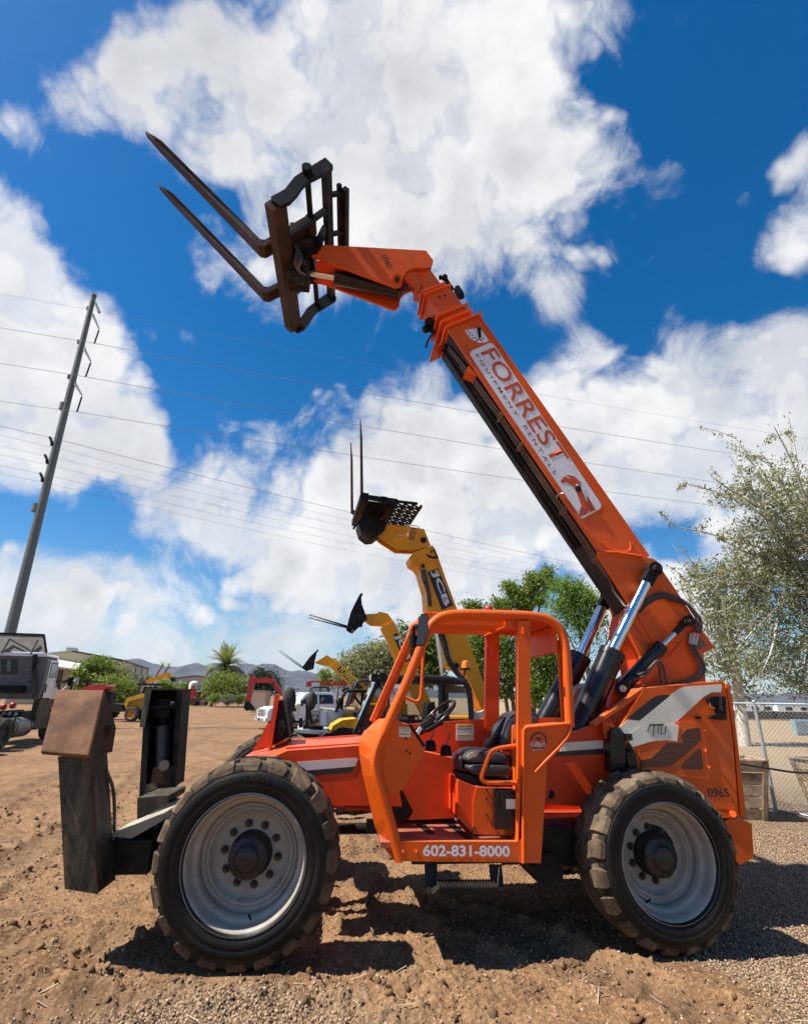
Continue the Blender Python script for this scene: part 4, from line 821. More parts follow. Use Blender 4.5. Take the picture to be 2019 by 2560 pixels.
# ---- lift and levelling cylinders
def ram(name, k, pa, pb, pc_, v, rb_, rr_, clevis=True):
    A, B_, Cc = m3(k, *pa, v), m3(k, *pb, v), m3(k, *pc_, v)
    o = MB().cyl(A, B_, rb_, n=28).cyl(B_-(B_-A).normalized()*.06, B_+(B_-A).normalized()*.012, rb_*1.06, n=28).build(name, BLKG, TH)
    MB().cyl(B_, Cc, rr_, n=20).build('cylinder_rod', CHROME, o)
    if clevis:
        d_ = (Cc-B_).normalized(); e = MB().cyl(Cc+Vector((0, -.08, 0)), Cc+Vector((0, .05, 0)), rr_*1.3, n=18).beam(Cc-d_*.19, Cc, rr_*2.0, rr_*2.0, up=(0, 1, 0)).cyl(Cc+Vector((0, -.14, 0)), Cc+Vector((0, .1, 0)), rr_*.7, n=14)
        e.build('rod_clevis', BLKS, o, .006)
    return o
r1 = ram('lift_cylinder', 'A3', (335, 1160), (545, 668), (783, 180), .84, .128, .062)
r2 = ram('lift_cylinder', 'A3', (120, 1140), (355, 695), (520, 330), 1.76, .132, .064)
MB().cyl(m3('A3', 320, 715, 1.62), m3('A3', 312, 745, 1.62), .02).build('cylinder_lug', BLKS, r2)
r3 = ram('levelling_cylinder', 'B4', (535, 1425), (858, 1085), (1060, 880), .86, .070, .030)
e = MB().cyl(m3('B4', 535, 1440, .74), m3('B4', 535, 1440, .98), .034, n=16, mi=1).cyl(m3('B4', 535, 1440, .78), m3('B4', 535, 1440, .95), .082, n=20); e.build('cylinder_eye', [BLKS, GREY], r3)
for j in range(2): MB().tube([m3('B4', 620+30*j, 1365-40*j, .78), m3('B4', 700, 1345-30*j, .76), m3('B4', 770, 1290-30*j, .76), m3('B4', 800+30*j, 1210-20*j, .78), m3('B4', 850+30*j, 1240, .80), m3('B4', 855+40*j, 1340, .82), m3('B4', 865+45*j, 1400, .84)], .015, 8, smooth=2).build('cylinder_hose', HOSE, r3)
r4 = ram('levelling_cylinder', 'A3', (480, 860), (612, 668), (680, 590), 1.74, .080, .032)
MB().prism(mp('B4', [(412, 1620), (440, 1490), (500, 1400), (570, 1390), (720, 1420), (640, 1470)], .88), .88, .96).build('cylinder_bracket', REDOR, TH, .006)
MB().prism(mp('B4', [(400, 1420), (540, 1330), (600, 1300), (640, 1400), (520, 1500), (420, 1470)], 1.62), 1.62, 1.70).build('cylinder_bracket', REDOR, TH, .006)
# hoses round the boom foot
hz = [(660, 745), (700, 690), (790, 630), (860, 612), (960, 640), (1062, 690), (1110, 760), (1170, 850), (1160, 930), (1125, 1000), (1105, 1060), (1115, 1110), (1160, 1180), (1195, 1250), (1185, 1310), (1140, 1350), (1060, 1385), (960, 1395)]
for j in range(4):
    off = j*15
    P = [m3('B4', x+off*(.35 if i < 5 else .95 if i < 16 else .3), y+off*(1.1 if i < 5 else .8 if i < 7 else .2 if i < 15 else .3), VB0-.10-.012*(j % 2)) for i, (x, y) in enumerate(hz)]
    MB().tube(P, .0125, 8, smooth=2).build('boom_foot_hose', HOSE if j % 2 else PIPE, boom)
    f_ = MB().cyl(P[9]+Vector((0, 0, .02)), P[10], .022, n=10).cyl(P[9]+Vector((0, 0, .04)), P[9]+Vector((0, 0, .02)), .028, n=6); f_.build('hose_fitting', GREY, boom)
MB().beam(m3('B4', 1115, 970, VB0-.11), m3('B4', 1200, 985, VB0-.11), .05, .03).build('hose_clamp', REDOR, boom)
# battery of parts between the cylinders: valve and tank behind
MB().prism(mp('A3', [(310, 960), (330, 890), (400, 850), (520, 880), (520, 1000), (420, 1040), (310, 1060)], 1.35), 1.35, 1.60).build('rear_hood', TANM, TH, .03)
MB().prism(mp('A3', [(460, 900), (530, 880), (530, 990), (450, 1000)], 1.25), 1.25, 1.34).build('air_filter', BLKS, TH, .02)
MB().prism(mp('A3', [(405, 1100), (480, 980), (520, 1000), (540, 1020), (470, 1085)], .95), .95, 1.6).build('cover_top', REDOR, TH, .01)
# ---- stabilisers
def leg_parts(v0, sgn, side):
    pass
VO = .05
lg_ = mp('C1', [(135, 398), (305, 403), (345, 1118), (170, 1090)], VO)
og = MB().prism(lg_, VO, VO+.30).build('stabilizer_leg', DKSTEEL, TH, .018)
A_ = [m3('A1', 350, 552, VO+.26), m3('A1', 640, 558, VO+.26), m3('A1', 545, 962, VO-.09), m3('A1', 248, 938, VO-.09)]
dn = (A_[1]-A_[0]).cross(A_[3]-A_[0]).normalized()*.02
MB().hexa([A_[0]-dn, A_[1]-dn, A_[2]-dn, A_[3]-dn, A_[0]+dn, A_[1]+dn, A_[2]+dn, A_[3]+dn]).build('cap_plate', PLATE, og, .014, 3)
ur = A_[2].x
ck = [(A_[1].x-.01, A_[1].y+.0, A_[1].z), (A_[1].x+.0, VO+.30, A_[1].z-.02), (A_[2].x-.005, VO+.33, m('A1', 680, 780, VO+.33)[1]), (A_[2].x, VO+.33, A_[2].z), (A_[2].x-.01, A_[2].y+.02, A_[2].z)]
ck2 = [(x-.03, y, z) for x, y, z in ck]
MB().add(ck+ck2, [(0, 4, 3, 2, 1), (5, 6, 7, 8, 9), (0, 1, 6, 5), (1, 2, 7, 6), (2, 3, 8, 7), (3, 4, 9, 8), (4, 0, 5, 9)]).build('cap_cheek', RUST, og, .006)
MB().cyl((ur-.06, VO+.22, 1.56), (ur+.012, VO+.22, 1.56), .038, n=16).build('cap_pin', RUST, og)
MB().bb((ur-.06, VO+.3, .78), (ur+.04, VO+.40, .95)).build('leg_lug', BLKS, og, .02)
lp_ = [m('C1', x, y, VO-.004) for x, y in ((138, 452), (306, 457), (308, 480), (139, 475))]
MB().prism(lp_, VO-.004, VO+.01).build('leg_band', DKSTEEL, og, .003)
for x, y in ((165, 620), (170, 760), (185, 980), (300, 560)): MB().cyl(m3('C1', x, y, VO+.01), m3('C1', x, y, VO-.010), .012, n=8).build('bolt', DKSTEEL, og)
MB().tube([m3('C1', 312, 420, VO-.002), m3('C1', 326, 760, VO-.002), m3('C1', 343, 1100, VO-.002)], .010, 8).build('weld_seam', RUST, og)
MB().tube([m3('C1', 385, 470, VO+.2), m3('C1', 425, 560, VO+.34), m3('C1', 430, 700, VO+.36), m3('C1', 425, 800, VO+.34), m3('C1', 470, 850, VO+.5)], .014, 8, smooth=2).build('leg_hose', HOSE, og)
# foot of the near leg reaches back to the cross beam
VG = 2.55
q = lambda x, y, v=VG: m('A1', x, y, v)
ul, u_r = q(868, 1225)[0], q(1072, 1130)[0]; tw = q(1000, 540)[1]; bw = .47
fl = MB().prism([q(888, 541), q(926, 545), q(884, 1318), q(845, 1325)], VG-.02, VG+.34).prism([q(1084, 548), q(1116, 546), q(1072, 1135), q(1046, 1140)], VG-.02, VG+.34).prism([q(905, 545), q(1100, 548), q(1060, 1135), q(872, 1300)], VG+.27, VG+.33)
fl = fl.build('stabilizer_leg', BLKS, TH, .008)
MB().prism([q(885, 533, VG-.05), q(1122, 541, VG-.05), q(1118, 552, VG-.05), q(885, 548, VG-.05)], VG-.05, VG+.36).build('cap_plate', DKSTEEL, fl, .005)
MB().hexa([m3('A1', 850, 778, VG+.1), m3('A1', 884, 778, VG-.1), m3('A1', 884, 774, VG-.12), m3('A1', 852, 772, VG+.08), m3('A1', 886, 540, VG+.02), m3('A1', 920, 545, VG-.03), m3('A1', 925, 545, VG-.1), m3('A1', 890, 540, VG-.06)]).build('cap_cheek', BLKS, fl)
cy = MB().cyl(m3('A1', 990, 1045, VG+.12), m3('A1', 995, 775, VG+.12), .085, n=22).cyl(m3('A1', 994, 790, VG+.12), m3('A1', 995, 768, VG+.12), .088, n=22)
cy = cy.build('stabilizer_cylinder', mat('blue_black_paint', (.035, .042, .05), .4, dirt=(.2, .15, .1), damt=.25), fl)
MB().bb((u_r-.30, VG-.01, .80), (u_r-.05, VG+.2, 1.02)).build('cylinder_mount', RUST, fl, .02)
MB().cyl(m3('A1', 1000, 1010, VG), m3('A1', 1000, 1010, VG-.03), .06, n=14).build('rusty_boss', TANM, fl)
tb = MB().cyl(m3('A1', 995, 770, VG+.12), m3('A1', 1000, 690, VG+.12), .05).box(m3('A1', 1000, 660, VG+.1), (.2, .12, .22)).cyl(m3('A1', 920, 655, VG), m3('A1', 1090, 650, VG), .03).ball(m3('A1', 1060, 640, VG), .06)
tb.build('leg_linkage', BLKS, fl, .01)
MB().prism([q(1075, 560), q(1105, 555), q(1105, 660), q(1085, 720)], VG, VG+.05).build('leg_flange', BLKS, fl)
# cross beam between the legs, joined to the chassis
xb = MB().bb((-1.20, VO+.30, .50), (-.82, 2.2, .74)).bb((-.9, .7, .50), (-.1, 1.9, .80))
xb.build('stabilizer_beam', BLKS, TH, .012)
MB().prism(mp('C1', [(430, 790), (690, 690), (700, 720), (540, 812), (432, 800)], .45), .36, .8).build('beam_gusset', mat('bare_worn_steel', (.34, .30, .22), .55, var=.25, dirt=(.12, .10, .07), damt=.5), TH, .006)
MB().hexa([m3('C1', 430, 800, .38), m3('C1', 545, 812, .40), m3('C1', 700, 700, 1.0), m3('C1', 600, 720, 1.0), m3('C1', 430, 788, .38), m3('C1', 545, 800, .40), m3('C1', 700, 690, 1.0), m3('C1', 600, 705, 1.0)]).build('beam_top_plate', mat('bare_worn_steel', (.34, .30, .22), .55, var=.25, dirt=(.12, .10, .07), damt=.5), TH)
MB().prism(mp('C1', [(590, 640), (600, 545), (625, 575), (625, 690), (585, 710)], 2.3), 2.25, 2.5).prism(mp('C1', [(600, 590), (760, 575), (755, 610), (640, 690), (600, 700)], 2.2), 1.9, 2.5).build('beam_gusset', DKSTEEL, TH, .006)
# ------------------------------------------------------------------ simple wheel for machines further off
BTYRE = mat('distant_tyre_rubber', (.030, .027, .025), .8, var=.3, dirt=(.20, .15, .10), damt=.4)
def far_wheel(R, Wd, parent, loc, rimmat, lugs=True, away=False, n=28, hubc=None):
    k = R; t = MB().lathe([(.56*k, .01*k), (.60*k, -.02), (.84*k, -.02), (.95*k, .03), (.97*k, Wd/2), (.95*k, Wd-.03), (.84*k, Wd+.02), (.56*k, Wd)], n)
    if lugs:
        for i in range(18):
            for s_, a_ in ((0, 0), (1, .5)):
                a = 2*math.pi*(i+a_)/18; c = Vector((.965*k*math.cos(a), Wd*(.26 if s_ == 0 else .74), .965*k*math.sin(a)))
                t.box(c, (.075*k, Wd*.48, .15*k), Matrix.Rotation(-a, 3, 'Y') @ Matrix.Rotation(.5 if s_ else -.5, 3, 'X'))
    o = t.build('wheel', BTYRE, parent, loc=loc)
    r = MB().lathe([(.60*k, -.015), (.56*k, .0), (.54*k, .10), (.30*k, .13), (.28*k, .09), (.16*k, .08), (.15*k, .03), (.0, .03)], n).build('rim', rimmat, o)
    if away: o.rotation_euler = (0, 0, math.pi)
    return o
def mix_pts(F, lst, v): return [F.m(k, x, y, v) for k, x, y in lst]
YRIM = mat('yellow_rim', (.52, .27, .02), .5, dirt=(.25, .17, .09), damt=.5)
ORL = mat('orange_beacon_lens', (.85, .20, .02), .2, var=.05)
# ------------------------------------------------------------------ first yellow telehandler, right behind the orange one
J1 = Frame(-.85, 9.75, .19)
t1 = thing('telehandler', 'yellow telehandler just behind the orange cab, white letters on its boom, forks pointing straight up', 'telehandler', J1.loc(), J1.yaw, 'yellow telehandlers parked in a row behind the orange one')
jm, j3 = J1.m, J1.p3
bp = [('C3', 818, 1500), ('C3', 858, 1445), ('C3', 1045, 1378), ('C3', 1075, 1415), ('C3', 1108, 1510), ('C3', 1200, 1770), ('C3', 1297, 2030), ('A2', 1400, 400), ('A2', 1490, 640), ('A2', 1640, 1000), ('A2', 1560, 1020), ('A2', 1460, 760), ('A2', 1375, 560), ('A2', 1300, 545), ('A2', 1262, 520), ('A2', 1250, 400), ('A2', 1210, 300), ('A2', 1140, 180), ('C3', 1000, 2050), ('C3', 985, 1850), ('C3', 925, 1640), ('C3', 890, 1590), ('C3', 838, 1560)]
jb = MB().prism(mix_pts(J1, bp, 1.30), 1.30, 1.78).build('boom', YEL, t1, .012)
MB().prism(mix_pts(J1, [('C3', 858, 1445), ('C3', 1045, 1378), ('C3', 1108, 1512), ('C3', 1000, 1540), ('C3', 940, 1555), ('C3', 880, 1500)], 1.27), 1.27, 1.30).build('boom_head_plate', YEL, jb, .006)
pn = MB().prism(mix_pts(J1, [('C3', 997, 1645), ('C3', 1103, 1607), ('C3', 1252, 1978), ('C3', 1140, 2027)], 1.292), 1.292, 1.298).build('boom_letter_panel', BLKL, jb)
a, b, c = jm('C3', 1022, 1640, 1.288), jm('C3', 1152, 2000, 1.288), jm('C3', 1120, 1650, 1.288)
hgt = float(np.linalg.norm(np.array(jm('C3', 1012, 1648, 1.288))-np.array(jm('C3', 1098, 1616, 1.288))))
text('JCB', 'boom_lettering', WHT, pn, a, b, hgt*.86, 1.288, bold=.035)
MB().prism(mix_pts(J1, [('C3', 1068, 1632), ('C3', 1098, 1622), ('C3', 1110, 1655), ('C3', 1078, 1668)], 1.286), 1.284, 1.287).build('letter_dot', YLET, pn)
jh = MB()
for j in range(4): jh.tube([j3('C3', 935+12*j, 1620, 1.28), j3('C3', 945+14*j, 1720, 1.27), j3('C3', 985+8*j, 1800, 1.26), j3('C3', 1000+8*j, 1880, 1.28), j3('C3', 1015+5*j, 1990, 1.29)], .022, 8, smooth=2)
jh.build('boom_hose_bundle', HOSE, jb)
jh = MB()
for j in range(3): jh.tube([j3('A2', 1205+14*j, 310, 1.26), j3('A2', 1235+14*j, 400, 1.26), j3('A2', 1255+10*j, 480, 1.26), j3('A2', 1300+14*j, 560, 1.26), j3('A2', 1350+12*j, 610, 1.26)], .022, 8, smooth=2)
jh.build('boom_hose_bundle', HOSE, jb)
ind = MB().prism(mix_pts(J1, [('C3', 980, 1465), ('C3', 1045, 1490), ('C3', 1100, 1492), ('C3', 1108, 1505), ('C3', 1060, 1512), ('C3', 1010, 1500)], 1.26), 1.25, 1.265)
ind.tube([j3('C3', 1030, 1455, 1.25), j3('C3', 1035, 1430, 1.25), j3('C3', 1060, 1425, 1.25), j3('C3', 1085, 1470, 1.25), j3('C3', 1100, 1495, 1.25)], .014, 8); ind.build('angle_indicator', BLKS, jb)
MB().cyl(j3('C3', 950, 1585, 1.31), j3('C3', 950, 1585, 1.26), .045).build('boom_pin', BLKS, jb)
# gooseneck
gq = mix_pts(J1, [('C3', 575, 1165), ('C3', 780, 1187), ('C3', 880, 1200), ('C3', 962, 1215), ('C3', 1028, 1380), ('C3', 930, 1410), ('C3', 860, 1425), ('C3', 695, 1418), ('C3', 540, 1318), ('C3', 478, 1262), ('C3', 500, 1240)], 1.36)
jg = MB().prism(gq, 1.36, 1.40).prism(gq, 1.68, 1.72).build('gooseneck', YEL, t1, .006)
MB().prism([(u, w) for u, w in mix_pts(J1, [('C3', 590, 1175), ('C3', 950, 1220), ('C3', 1015, 1375), ('C3', 860, 1415)], 1.40)], 1.40, 1.68).build('gooseneck_core', YEL, jg)
MB().cyl(j3('C3', 955, 1325, 1.37), j3('C3', 955, 1325, 1.33), .072, n=20).build('gooseneck_pin', BLKS, jg)
MB().tube([j3('C3', 780, 1175, 1.33), j3('C3', 800, 1172, 1.33), j3('C3', 805, 1250, 1.33), j3('C3', 795, 1290, 1.33), j3('C3', 750, 1275, 1.33), j3('C3', 690, 1275, 1.33)], .012, 8, smooth=1).tube([j3('C3', 805, 1172, 1.33), j3('C3', 900, 1185, 1.33), j3('C3', 920, 1215, 1.33)], .012, 8).build('gooseneck_pipe', CREAM, jg)
a, b = jm('C3', 800, 1308, 1.357), jm('C3', 835, 1195, 1.357)
text('6828', 'unit_number', BLKL, jg, jm('C3', 840, 1195, 1.355), jm('C3', 806, 1312, 1.355), .13, 1.355, up=None)
MB().cyl(j3('C3', 490, 1285, 1.55), j3('C3', 640, 1312, 1.55), .03).cyl(j3('C3', 640, 1330, 1.55), j3('C3', 850, 1405, 1.55), .07, mi=1).build('tilt_cylinder', [CHROME, BLKG], t1)
# carriage
ca = np.array(jm('C3', 352, 862, .55)); cb = np.array(jm('C3', 945, 932, .55)); cd_ = (cb-ca)/np.linalg.norm(cb-ca); cn_ = np.array([-cd_[1], cd_[0]]); CL = float(np.linalg.norm(cb-ca))
def jc(s, h): q = ca+cd_*s+cn_*h; return (float(q[0]), float(q[1]))
v0_, v1_ = .55, 2.35
k1 = MB()
k1.prism([jc(-.03, -.10), jc(CL*.58, -.16), jc(CL*.58, -.02), jc(-.03, .0)], v0_, v0_+.04).prism([jc(-.03, -.10), jc(CL*.58, -.16), jc(CL*.58, -.02), jc(-.03, .0)], v1_-.04, v1_)
k1.prism([jc(-.06, -.14), jc(.12, -.16), jc(.12, .02), jc(-.06, .02)], v0_-.03, v1_+.03).prism([jc(CL*.30, -.12), jc(CL*.40, -.12), jc(CL*.40, .0), jc(CL*.30, .0)], v0_, v1_)
k1.prism([jc(0, -.06), jc(CL*.56, -.10), jc(CL*.56, -.04), jc(0, -.02)], v0_+.3, v1_-.3)
k1 = k1.build('fork_carriage', BLKS, t1, .006)
g = MB()
for s_ in (.56, .70, .84, .985): g.prism([jc(CL*s_, -.10), jc(CL*s_+.05, -.10), jc(CL*s_+.05, -.05), jc(CL*s_, -.05)], v0_+(.0 if s_ < .9 else .12), v1_-(.0 if s_ < .9 else .25))
for v_ in (v0_, v1_-.05): g.beam((jc(CL*.55, 0)[0], v_+.025, jc(CL*.55, -.07)[1]), (jc(CL*.92, 0)[0], v_+.025, jc(CL*.92, -.07)[1]), .05, .05, up=(0, 1, 0))
for i in range(12):
    vv = v0_+.1+i*.14
    for s0, s1 in ((.57, .71), (.71, .85), (.85, .99)):
        p_, q_ = jc(CL*s0, -.075), jc(CL*s1, -.075); g.beam((p_[0], vv, p_[1]), (q_[0], vv+.16, q_[1]), .034, .03)
        if i % 2: g.beam((p_[0], vv+.16, p_[1]), (q_[0], vv, q_[1]), .034, .03)
g.build('mesh_backrest', BLKS, k1)
for s_, (tip, heel, v_) in enumerate((((320, 125), (325, 900), .85), ((225, 345), (228, 1050), 1.95))):
    T_ = j3('C3', tip[0], tip[1], v_); H_ = j3('C3', heel[0], heel[1], v_); d_ = (H_-T_).normalized(); n_ = Vector((d_.z, 0, -d_.x)); n_ = n_ if n_.x > 0 else -n_
    P = [T_, T_+d_*.5, H_, H_+n_*.16+d_*.10, H_+n_*.18+d_*.03, H_+n_*.055-d_*.06, T_+d_*.5+n_*.045, T_+n_*.008]
    MB().prism([(p.x, p.z) for p in P], v_-.06, v_+.06).build('fork', RUST, k1, .005)
hd_ = MB().prism(mix_pts(J1, [('C3', 300, 1150), ('C3', 420, 990), ('C3', 560, 1040), ('C3', 585, 1180), ('C3', 560, 1230), ('C3', 470, 1300), ('C3', 400, 1305), ('C3', 330, 1250)], 1.25), 1.25, 1.8)
hd_.cyl(j3('C3', 440, 1275, 1.2), j3('C3', 440, 1275, 1.85), .10).beam(j3('C3', 400, 990, 1.1), j3('C3', 252, 1215, 1.1), .05, .05)
hd_.build('carriage_head', BLKS, k1, .01)
MB().beam(j3('C3', 610, 1025, 1.2), j3('C3', 520, 1130, 1.2), .04, .05).build('carriage_link', RUST, k1)
# cab
VC = .12
def bm(k, a, b, w_, h_, v): return MB().beam(j3(k, *a, v), j3(k, *b, v), h_, w_, up=(0, 1, 0))
cabm = MB()
for v in (VC, 1.02):
    cabm.beam(j3('A2', 693, 955, v), j3('A2', 842, 612, v), .07, .07, up=(0, 1, 0))
    cabm.tube([j3('A2', 835, 622, v), j3('A2', 870, 602, v), j3('A2', 950, 592, v), j3('A2', 1200, 600, v), j3('A2', 1330, 612, v), j3('A2', 1380, 632, v), j3('A2', 1400, 680, v), j3('A2', 1412, 850, v), j3('A2', 1415, 1000, v)], .055, 10, smooth=1)
    cabm.beam(j3('A2', 1222, 610, v), j3('A2', 1225, 1000, v), .06, .13, up=(0, 1, 0)).beam(j3('A2', 1262, 690, v), j3('A2', 1268, 860, v), .04, .05, up=(0, 1, 0))
    cabm.beam(j3('A2', 700, 950, v), j3('A2', 880, 860, v), .05, .05, up=(0, 1, 0)).beam(j3('A2', 880, 862, v), j3('A2', 1415, 858, v), .05, .07, up=(0, 1, 0))
p0, p1 = j3('A2', 860, 600, VC), j3('A2', 1390, 640, VC)
cabm.bb((p0.x, VC, p0.z-.08), (p1.x, 1.02, p0.z+.01))
jcab = cabm.build('cab', mat('matt_black_cab', (.012, .012, .013), .5), t1)
pa, pb, pc, pd = j3('A2', 880, 865, VC+.02), j3('A2', 1415, 865, VC+.02), j3('A2', 1415, 1100, VC+.02), j3('A2', 800, 1100, VC+.02)
MB().prism([(p.x, p.z) for p in (pa, pb, pc, pd)], VC, 1.0).build('cab_lower_body', BLKS, t1)
gl = MB().add([j3('A2', x, y, VC+.01) for x, y in ((700, 950), (842, 612), (1215, 612), (1215, 858), (880, 860))], [(0, 1, 2, 3, 4)]); gl.build('side_window', GLASS, jcab)
gl = MB().add([j3('A2', x, y, VC+.01) for x, y in ((1240, 615), (1395, 640), (1410, 850), (1240, 852))], [(0, 1, 2, 3)]); gl.build('rear_side_window', GLASS, jcab)
sa, sb_ = j3('A2', 700, 950, VC), j3('A2', 842, 612, VC)
gl = MB().add([sa, Vector((sa.x-.02, .6, sa.z)), Vector((sa.x, 1.02, sa.z)), Vector((sb_.x, 1.02, sb_.z)), Vector((sb_.x-.02, .6, sb_.z)), sb_], [(0, 1, 4, 5), (1, 2, 3, 4)]); gl.build('windscreen', GLASS, jcab)
MB().prism([(p.x, p.z) for p in (j3('A2', 1255, 640, .5), j3('A2', 1380, 650, .5), j3('A2', 1395, 690, .5), j3('A2', 1255, 690, .5))], .5, .55).build('sun_visor', TANM, jcab)
MB().prism([(p.x, p.z) for p in (j3('A2', 1130, 960, .3), j3('A2', 1150, 760, .3), j3('A2', 1190, 740, .3), j3('A2', 1215, 960, .3))], .35, .75).build('seat', VINYL, jcab, .04)
MB().tube([j3('A2', 1060+28*math.cos(i*.35), 850+20*math.sin(i*.35), .5) for i in range(19)], .014, 8).beam(j3('A2', 1060, 850, .5), j3('A2', 1010, 930, .5), .04, .05).build('steering_wheel', BLKS, jcab)
for x, y in ((818, 597), (866, 590)):
    o = MB().box((0, 0, 0), (.13, .16, .14)).box((-.07, 0, 0), (.02, .13, .11), mi=1).build('work_light', [BLKS, GREY], jcab, .012, loc=j3('A2', x, y, VC))
    MB().tube([(0, 0, -.06), (.04, 0, -.12), (.06, 0, -.25)], .02).build('light_bracket', BLKS, o) if False else None
MB().tube([j3('A2', 880, 680, VC-.05), j3('A2', 850, 650, VC-.05), j3('A2', 855, 590, VC-.05), j3('A2', 880, 575, VC-.05)], .015, smooth=1).beam(j3('A2', 845, 620, VC-.05), j3('A2', 838, 660, VC-.05), .06, .05).build('light_bracket', BLKS, jcab)
bk = MB().tube([j3('A2', 1375, 545, .5), j3('A2', 1365, 580, .5), j3('A2', 1358, 615, .5)], .018).cyl(j3('A2', 1374, 548, .5), j3('A2', 1374, 538, .5), .10, n=18).build('beacon_stem', BLKS, jcab)
MB().cyl(j3('A2', 1374, 538, .5), j3('A2', 1374, 503, .5), .085, .07, n=18).ball(j3('A2', 1374, 503, .5), .07, sc=(1, 1, .5)).build('beacon_lens', ORL, bk)
MB().cyl(j3('A2', 1232, 590, 1.1), j3('A2', 1192, 290, 1.1), .035).build('lift_rod', CHROME, t1)
MB().cyl(j3('A2', 1262, 860, 1.1), j3('A2', 1230, 585, 1.1), .06).build('lift_cylinder', BLKG, t1)
MB().cyl(j3('A2', 1320, 522, 1.25), j3('A2', 1320, 522, 1.35), .055, n=18).build('boom_pin', BLKS, jb)
pp = MB()
for j in range(4): pp.tube([j3('A2', 1415, 800+16*j, .9), j3('A2', 1450+6*j, 815+8*j, .9), j3('A2', 1500, 790+14*j, 1.0)], .02, 8, smooth=1)
pp.build('rear_pipe', CREAM, t1)
# body, bonnet, fender, wheels
MB().bb((-.5, .45, .7), (3.6, 2.0, 1.15)).build('chassis', BLKS, t1, .03)
MB().prism(mix_pts(J1, [('D5', 1030, 752), ('D5', 1065, 675), ('D5', 1185, 605), ('D5', 1380, 585), ('D5', 1400, 720), ('D5', 1180, 690), ('D5', 1090, 725)], .25), .25, 1.0).build('bonnet', YEL, t1, .03)
MB().prism(mix_pts(J1, [('D5', 925, 835), ('D5', 965, 772), ('D5', 1100, 758), ('D5', 1310, 738), ('D5', 1320, 830)], .05), .05, .50).build('front_fender', BLKG, t1, .03)
MB().prism(mix_pts(J1, [('D5', 1075, 750), ('D5', 1130, 705), ('D5', 1240, 700), ('D5', 1325, 725), ('D5', 1310, 738)], .15), .15, .30).build('fender_cover', BLKS, t1, .03)
MB().bb((1.9, 1.2, 1.0), (3.7, 1.9, 1.5)).build('engine_hood', YEL, t1, .05)
for u_, v_, aw in ((.15, 0, 0), (2.95, 0, 0), (.15, 2.3, 1), (2.95, 2.3, 1)): far_wheel(.62, .40, t1, (u_, v_, .60), YRIM, away=bool(aw))
